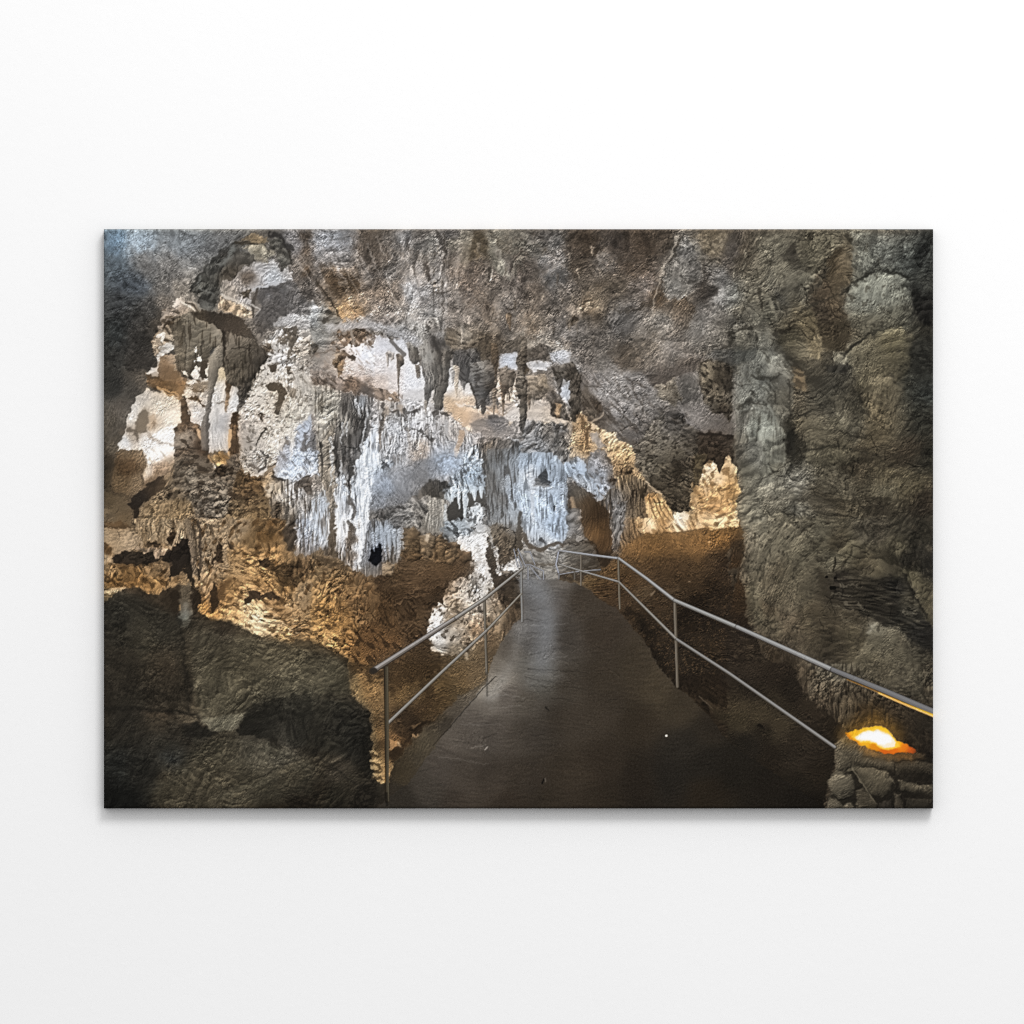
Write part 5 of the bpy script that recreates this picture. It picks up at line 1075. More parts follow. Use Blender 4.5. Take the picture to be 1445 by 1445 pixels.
P('400,250 470,200 560,190 700,170 850,100 1000,90 1015,200 870,260 700,370 560,450 400,490', '420,270,172.178.198 500,320,150.154.174 560,230,150.148.154 460,400,132.134.146 640,280,138.134.138 620,380,118.114.118 750,240,130.124.124 900,160,166.178.206 830,230,140.140.150 540,440,120.116.118', rel=.06, rk='diag', soft=9, op=.72, mott=.08, warp=1.5)
S('850,160 930,110 1010,130', '92.88.90', 3, 2, 1.5, 2, .6)
P('690,385 750,330 800,270 900,275 960,320 900,340 890,400 800,375 720,400', '730,370,92.82.68 820,310,66.58.46 900,300,60.54.44 860,370,74.66.54', rel=.12, rk='crag', soft=3, warp=1.4)
P('385,485 560,448 690,395 780,410 755,610 640,585 560,625 520,545 400,510', '420,490,116.108.98 500,480,92.88.82 600,480,126.122.116 660,520,150.148.142 720,470,122.116.106 560,560,112.108.104 480,520,84.80.78', '70.64.58', .2, rel=.15, rk='crag', soft=1.5, op=.85)
P('785,378 890,400 895,625 740,625 742,560 790,480', '800,400,176.168.150 850,440,166.158.142 820,540,178.174.160 870,560,164.160.148 760,600,140.134.124', '120.114.100', .2, 'drip', rel=.10, rk='drip', warp=.8)
for x in (812, 835, 858):
    S([(x, 420), (x + 2, 620)], '112.106.92', 2.4, 2, 1, .8, .7)
P('330,110 400,50 445,150 405,330 380,560 325,870 300,830 320,560 292,300', '240.243.250', '186.192.206', .25, 'drip', rel=.07, rk='drip', soft=2, op=.75)
P('165,260 200,250 215,400 270,470 255,560 235,660 190,760 160,740', '226.230.242', '160.158.160', .25, 'drip', rel=.07, rk='drip', soft=1.6, op=.8)
P('70,340 100,360 120,520 110,740 60,700 0,740 0,420', '190.198.214', '126.118.108', .3, 'drip', rel=.08, rk='drip', soft=1.6, op=.75)
P('118,470 160,540 160,740 190,820 120,780', '104.88.66', '80.66.48', .3, 'drip', rel=.1, soft=1.2)
S('245,560 290,620 270,700', '92.78.64', 6, 5, 1.3, 1.5, .8)
P('918,475 950,412 1000,372 1032,388 1042,520 990,520 950,545 920,530', '60.55.47', rel=.06, warp=.8)
P('1060,360 1160,350 1200,420 1110,440 1060,480', '74.67.56', rel=.1, warp=.8)
for q, w in (('1000,350 1002,470', 6), ('1040,350 1042,600', 7), ('1105,340 1105,415', 9), ('1150,330 1152,400', 6), ('960,340 950,410', 8), ('1080,320 1082,360', 6)):
    S(q, '200.214.224', w, 2, .8, .6, 1, .08, 'fine', -.15)
P('1050,470 1110,430 1168,455 1165,510 1120,560 1060,600 1045,560', '214.222.228', '92.90.88', .3, 'pit', rel=.08)
P('885,590 950,530 1050,540 1040,600 990,680 930,700 890,660', '900,600,128.138.146 960,570,176.190.200 1000,620,200.210.216 930,670,150.160.166', '64.66.66', .3, 'diag', rel=.12, rk='diag')
P('1085,640 1130,565 1180,590 1192,850 1235,960 1110,910 1100,850 1080,760 1010,755 995,690', '1120,650,252.252.252 1150,600,190.190.190 1050,710,250.250.250 1140,760,240.240.242 1130,850,226.226.226 1180,920,226.226.228', '196.192.186', .2, 'pit', rel=.06, rk='rock', warp=1)
S('1120,630 1160,640 1180,625', '140.138.132', 3, 2, 1, 1, .8)
dots('1090,640 1190,640 1195,900 1110,900', 26, '120.110.96', .7, 1.7, 63, .8)
P('390,820 405,775 425,790 450,708 478,714 476,830 440,872 420,855', '15.12.22', soft=.9, warp=.5)
P('480,870 530,850 560,870 545,940 510,935 480,930', '150.130.98', '112.92.64', .3, rel=.14, rk='crag', dome=.3)
for q, w in (('415,640 425,760', 5), ('445,610 447,730', 6), ('475,600 480,740', 5), ('525,600 532,800', 8), ('495,640 505,820', 6), ('560,620 566,780', 6), ('600,620 590,800', 8)):
    S(q, '168.176.190', w, 1.4, 1, .7, .8, .08, 'fine', -.12)
P('590,830 700,800 900,840 1100,845 1090,880 930,960 820,1020 430,1020 600,930', '700,850,96.74.50 850,870,86.65.43 1000,860,90.66.42 640,930,72.54.36 800,950,74.55.37 560,990,70.54.36', rel=.09, rk='soil', soft=6, op=.7)
for q, c in (('630,592 700,588 738,640 725,780 670,812 618,745', '114.90.58'), ('840,660 880,640 915,720 900,832 862,842 845,760', '110.86.56'), ('905,740 980,735 995,800 955,855 905,830', '118.94.62'), ('985,690 1020,755 1085,760 1095,845 1000,830', '98.72.46'), ('728,655 790,622 836,665 825,760 782,812 738,765', '130.108.78'), ('660,760 740,780 730,830 640,830', '92.70.44')):
    P(q, c, rel=.13, rk='crag', soft=1.2, dome=.5, dw=8, mott=.1)
P('765,640 800,638 792,680 775,680', '214.200.172', rel=.05, soft=1.5)
S('600,875 760,880 830,870', '132.102.72', 2.5, 1, 1.3, 2, .6)
S('560,990 700,960 900,930', '122.94.64', 2.5, 1, 1.3, 2.5, .5)
T('px')
# lit edge and folds of the big wall on the right
for q, c, w, s, o in (('1050,500 1042,560 1050,640 1062,720 1056,800 1066,870', '132.126.108', 16, 12, .38), ('1085,600 1075,650 1090,690', '124.122.108', 18, 9, .35), ('1110,570 1118,620 1112,650', '36.33.27', 8, 8, .5), ('1135,480 1150,540 1145,590', '112.104.84', 16, 12, .3),
                      ('1210,420 1250,400 1280,430 1275,480', '118.118.102', 26, 16, .35), ('1240,520 1270,560 1265,600', '112.102.78', 24, 14, .3), ('1090,700 1130,690 1170,720', '118.110.96', 18, 12, .3), ('1075,800 1090,860 1120,920', '108.96.76', 20, 14, .3), ('1170,650 1240,645 1300,655', '40.35.28', 10, 10, .4),
                      ('1150,780 1210,800 1240,830', '34.30.25', 16, 14, .4), ('1060,440 1090,480 1080,520', '118.114.104', 18, 12, .35), ('1120,420 1140,470 1150,500', '112.98.68', 14, 9, .3), ('1215,890 1240,920 1260,960', '100.92.72', 18, 12, .3), ('1095,370 1130,360 1150,400', '112.106.88', 18, 12, .3)):
    S(q, c, w, w * .7, s, 3, o)
# ---------------------------------------------------------------- right of the path: earth slope, end wall
T('C2')
P('-10,-20 285,-20 300,100 250,150 230,200 235,390 -10,390', '40,40,166.178.196 120,60,176.188.206 60,110,178.186.196 200,60,176.188.208 250,60,150.160.176 260,130,130.128.126 150,110,170.176.184 40,200,150.146.138 120,230,156.156.154 190,240,140.136.128 100,320,150.148.142 180,330,130.126.118 40,330,140.136.128', '104.104.104', .2, 'pit', rel=.15, rk='crag')
S('0,110 40,170 80,185 130,190 165,155 220,145 260,165', '96.80.58', 4.5, 4, 1.2, 1.5, .95)
S('0,265 60,290 150,280 230,290', '110.94.70', 4, 3, 1.2, 1.5, .9)
S('40,200 45,260', '120.104.80', 3, 2, 1.2, 1, .8)
for q in ('100,60 110,130', '60,30 70,100', '130,100 150,140', '190,220 200,240', '170,300 190,330'):
    S(q, '80.76.72', 3, 2, 1.2, 2, .8)
dots('0,0 270,0 270,150 0,150', 40, '216.226.240', .7, 1.9, 19, .7)
dots('0,0 270,0 230,380 0,380', 50, '84.80.76', .7, 1.9, 20, .75)
P('270,90 350,110 410,120 500,130 560,260 520,330 420,340 240,340 240,200', '320,150,96.88.76 400,170,92.84.72 330,240,104.96.84 430,230,88.80.68 300,320,92.84.70 480,290,76.66.52 470,180,66.54.40', '58.50.40', .3, 'rock', rel=.22, rk='crag')
P('380,-20 590,-20 600,200 560,280 525,300 510,250 480,190 420,110', '430,40,70.54.36 500,60,74.54.34 540,120,86.62.36 560,40,96.72.46 520,200,54.42.30 580,180,72.54.34', '46.34.22', .3, 'drip', rel=.2, rk='curt')
P('575,-20 650,-20 650,90 640,190 600,200 590,100', '620,60,124.122.124 610,120,100.98.98 630,160,112.104.98', '66.62.60', .3, 'pit', rel=.22)
S('600,100 605,160', '190.192.200', 4, 2, 1.2, 1.5, .7)
P('640,-20 830,-20 800,80 740,120 680,170 640,190', '680,40,124.104.80 740,60,128.100.66 700,120,110.88.62 780,40,150.118.76', '80.62.42', .3, 'drip', rel=.2, rk='curt')
P('750,-20 1460,-20 1460,22 1200,45 1040,68 840,88 790,70 760,40', '780,30,196.160.104 830,60,226.196.146 870,50,244.226.186 940,50,186.146.92 960,20,160.118.66 1000,55,206.170.116 1080,30,254.248.230 1060,55,250.236.206 1150,20,186.146.92 1200,30,230.206.160 1280,15,252.246.226 1350,15,226.200.150 1420,10,244.226.186', '150.110.62', .2, 'rock', rel=.12, rk='curt', soft=.9)
P('840,86 1040,66 1200,43 1460,18 1460,140 1400,170 1378,220 1385,350 1425,470 1460,500 1460,1040 980,1040 930,950 830,820 640,590 500,510 430,440 400,400 430,350 520,330 560,280 620,240 700,150 760,110',
  '1200,110,134.92.44 1350,70,126.86.40 1000,110,134.96.50 880,120,124.90.46 900,180,106.76.40 760,180,112.82.46 1000,210,86.62.36 1150,190,116.82.44 600,300,106.78.44 680,280,84.62.36 550,360,104.76.42 480,370,112.88.50 700,380,76.54.32 1100,280,72.54.34 1000,280,68.50.32 800,260,84.62.36 800,350,78.56.34 900,380,62.46.30 1250,260,66.50.34 1350,280,56.42.30 1200,400,46.35.24 1000,450,70.54.36 900,480,52.40.28 820,470,76.62.42 900,560,58.44.30 1300,500,44.34.25 1400,520,42.33.24 1300,700,36.29.22 1100,650,42.33.24 950,680,50.39.27 1000,600,62.48.32 950,800,44.35.25 900,760,36.29.22 650,500,60.44.30 560,450,80.58.36 750,600,54.41.28 850,700,44.34.24 1250,850,40.32.23 1050,880,38.31.23 1200,950,34.28.21 950,900,30.25.19',
  '66.48.28', .15, 'fine', rel=.18, rk='soil', soft=1.3, mott=.12)
S('840,88 1040,68 1200,45 1445,20', '92.66.36', 2.5, 2, 1, 1, .7)
P('880,220 1000,215 1060,210 1180,205 1150,250 980,255 880,250', '62.46.28', soft=4, rel=.16, op=.7)
S('860,490 885,470', '128.116.96', 5, 3, 1.5, 1, .8)
S('980,480 1040,440', '92.76.54', 5, 3, 2.5, 2, .6)
dots('540,330 1400,220 1445,1000 960,1000 700,600', 60, '120.92.58', .7, 1.5, 21, .6, 1.4)
dots('760,110 1400,60 1380,200 700,300', 40, '176.130.72', .7, 1.5, 22, .6, 1.4)
dots('1250,130 1262,130 1262,140 1250,140', 2, '226.206.160', 1, 1.6, 23)
dots('1120,400 1130,400 1130,410 1120,410', 1, '206.200.186', 1.2, 1.6, 24)
for q in ('700,610 780,640 830,740', '800,700 860,760', '850,850 920,960'):
    S(q, '28.23.18', 10, 6, 4, 3, .6)
P('1375,215 1400,170 1460,130 1460,500 1420,470 1385,350', '1420,250,72.64.50 1430,400,64.56.42', '46.40.30', .3, 'pit', rel=.24)
P('240,340 350,330 350,400 250,400', '74.60.44', '96.78.52', .3, rel=.18)
P('280,400 420,400 440,450 390,440', '112.94.62', '80.64.42', .35, rel=.18, soft=1.5)
# right wall, lower part
T('C3')
P('55,-10 100,75 90,190 60,295 70,400 110,500 100,600 140,700 185,800 210,900 320,980 420,1040 1400,1040 1400,-30 55,-30',
  '110,40,104.96.80 200,60,118.112.96 150,150,116.106.88 250,120,98.90.72 100,280,112.102.80 150,250,104.94.74 200,350,92.82.62 300,150,94.88.68 400,60,96.88.70 500,250,92.86.66 600,100,88.82.64 620,160,78.72.54 720,150,66.58.42 800,200,86.80.58 700,250,92.86.66 250,400,94.80.60 330,350,98.82.60 400,420,86.76.56 550,400,82.72.54 600,480,66.58.44 640,420,58.50.38 150,450,92.86.64 150,600,82.76.56 270,550,92.76.56 350,500,82.70.50 450,520,96.82.62 550,540,84.74.54 400,650,102.86.66 450,720,98.82.62 300,700,88.78.58 600,600,70.60.44 700,480,58.50.38 650,700,70.60.44 550,700,76.66.48 800,420,52.46.36 900,450,40.35.29 1000,420,36.33.28 1100,550,38.34.29 950,600,44.38.30 1050,640,40.36.30 850,640,62.54.40 1000,60,56.50.40 900,60,66.60.48 1150,180,84.78.56 1050,250,66.60.44 1200,250,46.42.34 1300,200,42.38.31 900,280,72.64.46 980,340,78.70.50 1100,300,60.54.40 1200,350,78.73.50 1250,420,78.72.50 1300,500,76.70.50 1340,570,76.69.48 1370,640,66.60.42 1250,600,38.35.29 1200,540,62.58.44 1100,780,84.76.58 980,720,104.98.82 1000,800,84.76.56 1170,790,88.76.56 1250,850,60.54.42 850,780,72.64.46 900,900,74.66.48 700,850,72.62.46 650,950,66.56.42 550,880,72.62.46 450,820,78.66.50 1330,950,66.60.46 1200,930,64.58.44 1320,780,32.29.26 1380,800,28.26.24 1300,80,48.44.34 1200,50,56.51.40 1370,300,36.33.28 300,880,58.48.34 400,950,52.44.32',
  '62.54.42', .1, 'pit', rel=.13, rk='crag', soft=1.1, mott=.1)
P('700,440 720,360 770,310 850,350 960,385 1100,365 1180,370 1235,470 1290,570 1330,650 1400,700 1400,870 1300,830 1220,800 1130,720 1020,690 950,655 850,620 760,560', '760,360,48.40.34 850,420,50.44.34 950,480,40.35.28 1100,450,34.31.27 1050,560,42.37.30 1200,520,50.46.36 1200,600,56.52.42 1150,640,36.33.28 1300,700,34.31.28 1350,800,32.29.26', '66.60.46', .15, 'wet', rel=.2, rk='flat', soft=4, warp=2)
for q in ('740,430 800,425 900,440', '700,480 780,500 830,510', '760,580 830,600', '880,550 900,600', '780,550 810,545', '700,570 750,580', '1180,610 1250,640', '760,640 830,680'):
    S(q, '104.96.76', 3, 1.4, 1.3, 2.5, .65)
for q, r in (('652,372 660,372', 4), ('710,380 722,380', 3.6), ('690,446 708,446', 5.5)):
    S(q, '16.13.10', r, r, .8, .5)
S('715,240 718,290 700,340', '34.29.22', 3, 2, .9, 1, .9)
S('835,170 825,220 780,280 700,340', '50.44.32', 3.5, 2, 1.2, 1.5, .8)
S('840,180 830,240 790,290', '112.104.80', 2, 1.5, 1.2, 1.5, .5)
S('890,30 940,90', '40.36.28', 3, 2, 1.2, 1.5, .8)
S('470,130 550,95', '48.42.32', 3, 1.5, 1.2, 2, .8)
S('460,260 470,300', '44.38.30', 3, 2, 1.2, 2, .8)
dots('380,200 700,200 640,360 500,400 280,560', 60, '46.39.29', .9, 2.3, 25, .85, 1.1)
dots('180,100 700,200 640,700 280,860', 70, '120.110.88', .9, 2, 26, .55, 1.2)
S('180,210 280,170 380,60', '66.60.46', 3, 2, 1.5, 2, .7)
S('1180,350 1230,460 1290,560 1340,650', '30.27.23', 4, 3, 1.5, 1.5, .8)
P('920,745 960,700 1000,690 990,740 930,760', '126.120.104', soft=2, rel=.15)
S('1130,800 1180,900 1200,1012', '98.90.68', 4, 3, 2, 2, .6)
S('920,700 900,760 860,850', '52.45.34', 3, 2, 1.5, 2, .6)
S('1170,810 1200,830 1180,870', '50.44.34', 3, 2, 1.5, 2, .7)
P('-20,540 60,600 105,660 150,740 190,820 220,930 330,985 480,1040 -20,1040', '40,720,40.32.25 100,850,44.36.27 150,950,40.33.25 300,990,46.38.29 20,950,38.30.24', '58.48.35', .15, 'rock', rel=.18, rk='soil', soft=1.5)
for q in ('130,890 190,920 280,965', '200,820 210,890', '100,850 160,860'):
    S(q, '72.62.46', 3, 1.5, 1.3, 2, .6)
P('0,600 60,300 75,420 110,500 100,600 130,700 0,690', '30,400,62.44.27 60,550,52.38.25 60,650,42.31.22', rel=.16, rk='soil', soft=1.2)
P('0,-20 62,-20 95,80 88,160 0,160', '30,60,112.78.38 50,110,84.60.34', rel=.14, rk='soil', soft=1.2)
P('0,130 90,120 85,200 60,300 0,320', '40,200,62.47.32 30,280,66.46.28', rel=.16, rk='soil', soft=2)
P('-10,-20 60,-20 58,8 20,22 -10,25', '244.220.176', '176.136.84', .3, rel=.12, soft=1)
# ground and wall around the lamp
T('D3')
P('-20,-20 420,-20 480,100 520,180 600,260 700,340 760,400 720,500 700,700 660,800 640,1000 -20,1000', '100,80,46.38.29 300,60,42.34.26 400,150,36.30.23 100,180,44.37.27 300,250,50.43.30 60,290,64.56.38 200,320,62.55.37 350,400,58.51.35 250,430,42.36.26 500,450,44.37.27 560,300,46.38.28 620,400,40.33.24 500,600,38.32.24 150,560,36.32.25 300,650,36.30.22 100,750,28.26.21 300,850,26.23.18 500,800,30.26.19 600,700,34.28.20 550,930,24.20.15', rel=.13, rk='soil', soft=2)
P('60,200 250,260 420,330 450,420 330,420 200,360 40,330', '64.56.38', soft=9, rel=.1, rk='soil', op=.6)
P('430,-20 1400,-20 1400,1000 1300,640 1250,540 1150,500 1080,430 1000,400 880,430 800,440 740,390 690,330 600,270 530,210 480,140',
  '500,60,74.64.48 600,120,90.82.64 700,60,92.84.66 700,200,84.76.58 800,100,88.80.62 650,260,76.66.50 780,290,84.74.54 900,200,72.64.48 1000,80,66.58.45 900,330,66.52.32 980,370,86.66.30 1050,340,78.62.36 1100,200,62.54.42 1100,300,56.46.34 1200,100,62.54.42 1200,250,60.52.40 1280,60,78.70.54 1330,150,74.66.50 1380,100,60.54.42 1300,300,48.41.32 1200,450,44.37.28 1300,500,38.33.25 1380,400,40.36.28 1350,640,30.26.21', '50.42.31', .25, 'drip', rel=.22, rk='crag', soft=3)
S('1260,40 1290,130 1350,260', '40.35.27', 4, 3, 1.5, 2, .8)
S('1180,20 1200,60 1160,100', '40.35.27', 4, 2, 1.5, 2, .8)
S('1220,460 1300,530', '70.60.44', 3, 2, 1.5, 2, .6)
S('195,405 220,420', '22.18.14', 5, 3, 1.5, 1, .85)
veins('1040,330 1317,330 1317,960 1180,960 1060,880 1040,740', 420, 50, 55, 5, 20, .62, 1.4, 41, 1.16)
veins('1040,330 1250,330 1240,700 1150,930 1060,880 1040,740', 160, 80, 30, 10, 34, .62, 1.6, 42, 1.12)
veins('430,335 1030,335 1030,480 900,560 700,480 430,440', 300, 45, 45, 5, 20, .76, 1.3, 43, 1.2)
veins('150,330 330,330 260,420 160,560', 90, 25, 30, 5, 14, .78, 1.4, 44, 1.2)
veins('860,440 1030,520 1040,560 930,660 820,560', 110, 45, 25, 6, 22, .7, 1.3, 45, 1.15)
veins('830,820 1030,760 1060,880 1180,1020 1060,1040 930,930', 200, -30, 25, 4, 14, .72, 1.1, 46, 1.35)
veins('1150,930 1317,970 1317,1030 1190,1030', 90, 70, 40, 4, 14, .7, 1.2, 47, 1.2)
veins('880,560 960,560 960,720 920,720', 70, 75, 30, 6, 22, .6, 1.4, 48, 1.2)
veins('800,700 960,690 960,770 800,800', 80, 85, 20, 6, 20, .62, 1.3, 49, 1.15)
# ---------------------------------------------------------------- closer work: left hollow
frame(140, 420)
P('600,102 700,86 800,90 960,130 1005,200 1075,300 1000,262 860,232 790,184 700,152 640,140', '640,120,72.62.48 800,120,58.50.42 900,170,66.56.47 1030,260,76.66.54', rel=.07, rk='fine', soft=2)
P('508,140 600,96 700,150 790,192 842,250 836,330 760,350 740,400 700,520 640,560 560,540 512,400 498,250', '540,200,100.92.74 600,180,120.114.96 700,230,114.108.90 640,330,114.108.90 800,230,132.126.108 560,400,100.92.74 680,420,92.84.68 620,480,100.92.74', '78.68.52', .15, 'drip', rel=.10, rk='rock', dome=.3, dw=8, warp=.8)
P('848,240 1030,280 1155,400 1060,520 1012,620 965,740 938,765 930,620 872,605 840,480 845,300', '900,300,110.102.88 1000,330,100.92.78 920,450,98.90.74 1080,400,90.82.70 900,560,94.86.70 980,640,86.78.68 950,720,100.92.82', '68.60.48', .15, 'drip', rel=.10, rk='rock', dome=.35, dw=8, warp=.8)
for q, w, o in (('845,228 852,300 842,470', 5, .85), ('1022,320 1020,480 1010,560', 3, .75), ('900,345 960,335 1010,345', 2.4, .7), ('868,400 880,520', 3, .7), ('960,420 1000,440', 2, .7), ('575,200 590,330 580,500', 3, .5), ('900,470 960,480 1000,470', 2, .6), ('1115,360 1130,410', 3, .8), ('700,300 690,400', 3, .6)):
    S(q, '52.44.35', w, w * .6, 1.1, 1.5, o)
S('590,190 600,340 595,470', '136.130.112', 4, 2, 1.6, 1.5, .6)
P('755,345 795,340 800,385 765,395', '62.62.64', soft=3)
for q in ('640,340 662,328 655,372 640,372', '665,402 690,400 690,432 668,425', '620,520 662,470 692,480 690,540 640,562', '730,440 750,430 748,522 718,522', '560,500 600,510 590,545', '648,425 662,420 660,450'):
    P(q, '236.232.226', rel=.05, soft=.8, warp=1)
P('690,430 730,428 720,542 678,552', '72.60.46', rel=.08, soft=1)
P('358,292 400,240 470,188 502,260 420,300 388,384 372,360', '380,290,196.172.140 450,220,180.160.132 480,270,206.190.164', '120.98.70', .2, rel=.1, warp=1)
S('402,262 440,250 425,292', '240.236.228', 5, 4, .9, 1)
S('470,160 440,200 480,240', '62.50.36', 5, 3, 1.5, 1.5, .8)
P('430,328 480,300 512,322 500,352 440,382 412,480 400,545 328,522 396,460 408,380', '210.211.210', '164.156.142', .2, rel=.07, warp=1)
P('420,402 512,390 522,500 562,562 420,562 402,490', '440,430,140.108.74 500,410,170.142.114 470,500,116.88.60 540,540,128.96.62', rel=.05, soft=1.2)
P('326,538 420,555 592,600 582,682 440,642 402,612 340,592', '380,570,104.74.42 500,600,112.82.48 440,620,110.76.38 560,640,150.108.62', rel=.08, soft=1)
for k in range(9):
    S([(395 + 17 * k, 608 + 6 * k), (403 + 17 * k, 614 + 6 * k)], '212.156.84', 3, 2, .8, 1, .8)
P('330,620 430,655 548,690 556,830 510,900 522,1030 120,1030 180,900 200,800 260,680', '320,650,198.190.178 240,770,216.214.208 420,690,208.198.178 480,730,208.196.172 510,800,242.232.212 400,860,208.188.162 440,950,253.253.253 350,800,208.192.168 250,930,180.164.144 180,970,208.214.222 340,970,224.220.216 480,980,252.252.252', rel=.03, rk='fine', mott=.04, warp=.9)
P('336,743 343,820 326,916 238,912 256,820 290,768', '122.106.82', rel=.05, soft=1.8, warp=.9)
P('345,800 392,790 395,880 340,900', '190.156.118', '126.92.60', .4, 'pit', rel=.1, soft=2.5, op=.8)
S('205,900 240,915 265,965', '98.82.64', 8, 4, 2, 2, .85)
S('330,930 400,985 500,1000', '150.122.92', 5, 3, 2, 2, .6)
S('420,640 470,680 540,672', '236.230.218', 3, 2, 1.4, 1.5, .6)
P('590,602 742,560 746,640 730,780 690,872 636,852 600,722 568,672', '610,640,224.216.204 700,600,150.132.106 650,620,132.108.78 690,660,206.196.182 620,720,206.198.188 660,800,228.224.220 710,780,222.216.210', rel=.05, warp=1)
P('600,600 680,630 735,610 720,650 640,645', '122.98.66', soft=1.5, rel=.06)
P('600,668 700,738 732,745 670,690 630,665', '98.68.36', soft=1.2, rel=.06)
S('570,665 600,670 590,640', '236.226.206', 3, 2, .9, 1)
P('555,690 592,680 602,790 640,852 692,890 692,960 735,1030 505,1030 520,930 503,905 556,840', '575,740,96.68.44 590,830,84.57.37 560,890,92.68.46 590,960,138.126.108 640,930,128.114.98 680,910,122.82.50 700,990,92.64.47', '64.46.32', .2, 'rock', rel=.12, rk='crag', dome=.3, warp=.8)
S('672,905 690,960', '230.180.122', 6, 3, 1.4, 1, .9)
P('740,420 800,330 836,300 840,420 810,500 782,620 752,760 745,1040 694,1040 690,860 720,780 740,640', '800,350,128.120.104 760,420,136.128.110 770,560,130.122.106 735,800,118.110.100 720,950,122.112.102', rel=.035, rk='drip', dome=.35, dw=6, warp=.5)
P('818,470 842,480 872,602 932,604 946,700 936,760 890,860 880,1040 746,1040 752,780 782,620', '820,540,216.200.150 830,600,228.224.218 860,660,216.212.208 820,700,206.204.200 900,700,206.210.214 800,800,222.218.214 850,850,194.192.194 840,980,224.220.218', rel=.05, rk='drip', mott=.05, warp=.7)
P('818,800 858,780 892,850 882,912 822,902', '190.187.190', soft=2, rel=.03)
S('800,712 880,715', '104.86.62', 3, 2, 1.2, 2, .7)
S('800,760 805,880', '170.166.162', 3, 2, 1.6, 1.5, .6)
P('856,560 896,598 882,690 868,785 858,772 858,680', '868,620,116.86.56 866,720,160.120.76', rel=.08, warp=.5, dome=.2)
P('905,782 946,770 942,1040 878,1040 890,900', '915,820,92.64.40 920,900,130.92.56 930,990,94.70.48', '70.48.30', .25, 'drip', rel=.12, rk='crag', warp=.6)
S('890,900 884,1012', '226.178.112', 5, 4, 1.2, .8)
P('1062,560 1150,440 1250,480 1445,500 1460,790 1380,850 1290,920 1240,1030 950,1030 946,790 1000,700', '1100,560,216.210.200 1200,520,214.210.204 1300,560,218.212.202 1400,600,208.202.188 1050,720,214.206.194 1200,700,208.198.182 1100,850,214.204.192 1000,880,208.198.188 1300,780,208.202.184 1200,900,208.200.186 1020,900,200.190.178', '150.138.118', .1, 'pit', rel=.07, rk='fine', op=.8, soft=2, warp=1.2)
dots('1080,560 1150,440 1445,500 1445,790 1280,920 960,1000 960,790', 120, '72.60.46', .7, 2.0, 71, .85, 1.3)
dots('1080,560 1150,440 1445,500 1445,790 1280,920 960,1000 960,790', 60, '244.240.230', .8, 2.2, 72, .7, 1.2)
S('1160,600 1235,615 1250,660 1215,740', '90.76.56', 11, 8, 1.3, 2)
P('1185,735 1232,730 1228,800 1185,780', '92.78.60', rel=.1)
P('1270,590 1340,630 1340,690 1290,670', '120.104.82', '196.186.166', .4, 'pit', rel=.12, op=.8)
P('1085,770 1130,800 1112,832 1075,790', '72.56.42')
S('1135,885 1100,930 1070,1000', '70.62.50', 3, 2, .9, 1.5)
S('970,850 1010,840 1045,880 1010,920', '176.164.152', 3, 2, 1.6, 2, .7)
P('1240,300 1290,210 1320,260 1310,400 1280,420 1300,300', '104.94.78', rel=.12, warp=1.2)
P('1100,460 1140,440 1160,500 1130,540 1100,500', '230.226.220', '90.78.62', .3, 'pit', rel=.08, warp=1.3)
P('1150,470 1200,450 1210,500 1170,510', '86.72.54', rel=.1, warp=1.3)
P('1270,480 1310,470 1310,520 1280,530', '104.90.70', rel=.1, warp=1.3)
S('1190,180 1250,165 1300,110 1400,150', '196.194.196', 5, 3, 2.5, 2, .6)
# ---------------------------------------------------------------- closer work: end wall of the path
frame(690, 620)
P('-10,60 200,60 215,300 212,640 130,605 -10,565', '60,150,98.100.100 100,250,112.114.114 170,250,142.150.162 180,400,152.162.178 60,450,122.128.132 170,560,142.146.150 100,420,102.98.92 30,250,92.88.82', '66.60.52', .25, 'drip', rel=.11, rk='drip', op=.75, soft=2)
P('212,92 420,88 520,180 532,260 526,660 480,722 380,742 240,672 212,500 202,300', '250,130,160.172.190 380,110,170.182.202 250,300,180.188.200 300,280,206.206.210 450,250,160.170.188 250,450,178.190.212 340,450,202.214.234 450,450,172.184.208 300,600,178.186.200 450,600,168.182.208 380,680,188.194.202 500,500,160.174.200', '104.108.116', .2, 'drip', rel=.09, rk='drip', warp=.8, mott=.05)
dots('215,100 520,200 520,650 240,640', 90, '84.86.94', .7, 1.7, 73, .8, .7)
dots('215,100 520,200 520,650 240,640', 70, '222.232.246', .7, 1.8, 74, .7, .7)
P('330,262 346,220 376,214 390,194 402,260 432,292 340,302', '58.56.56', rel=.08, warp=.8)
P('310,280 420,290 410,330 320,320', '112.104.96', '70.66.62', .3, 'pit', rel=.1, soft=2)
S('286,180 294,380 300,560', '212.212.216', 6, 5, 1.4, .8, .85, .06, 'fine', -.1)
S('350,680 375,690 380,705', '66.62.62', 3, 3, 1, 2, .9)
S('445,455 440,480', '52.52.58', 4, 3, 1, .6)
P('240,742 380,765 480,722 700,702 765,860 480,905 380,965 270,955 230,862', '300,800,152.148.140 400,830,142.138.128 560,760,98.92.80 650,800,86.78.66 700,850,68.60.48 330,900,152.148.140 480,760,132.130.124', '92.86.76', .2, 'rock', rel=.10, rk='crag', soft=1.5)
S('235,645 262,702 300,738 370,752 410,722 470,706 500,722', '94.78.58', 5, 4.5, 1.1, 1.2, .95)
S('212,500 206,600 205,730', '76.64.48', 6, 7, 1.4, 1, .9)
S('210,800 250,840 320,852 450,850', '104.92.72', 4, 3, 1.2, 1.2, .9)
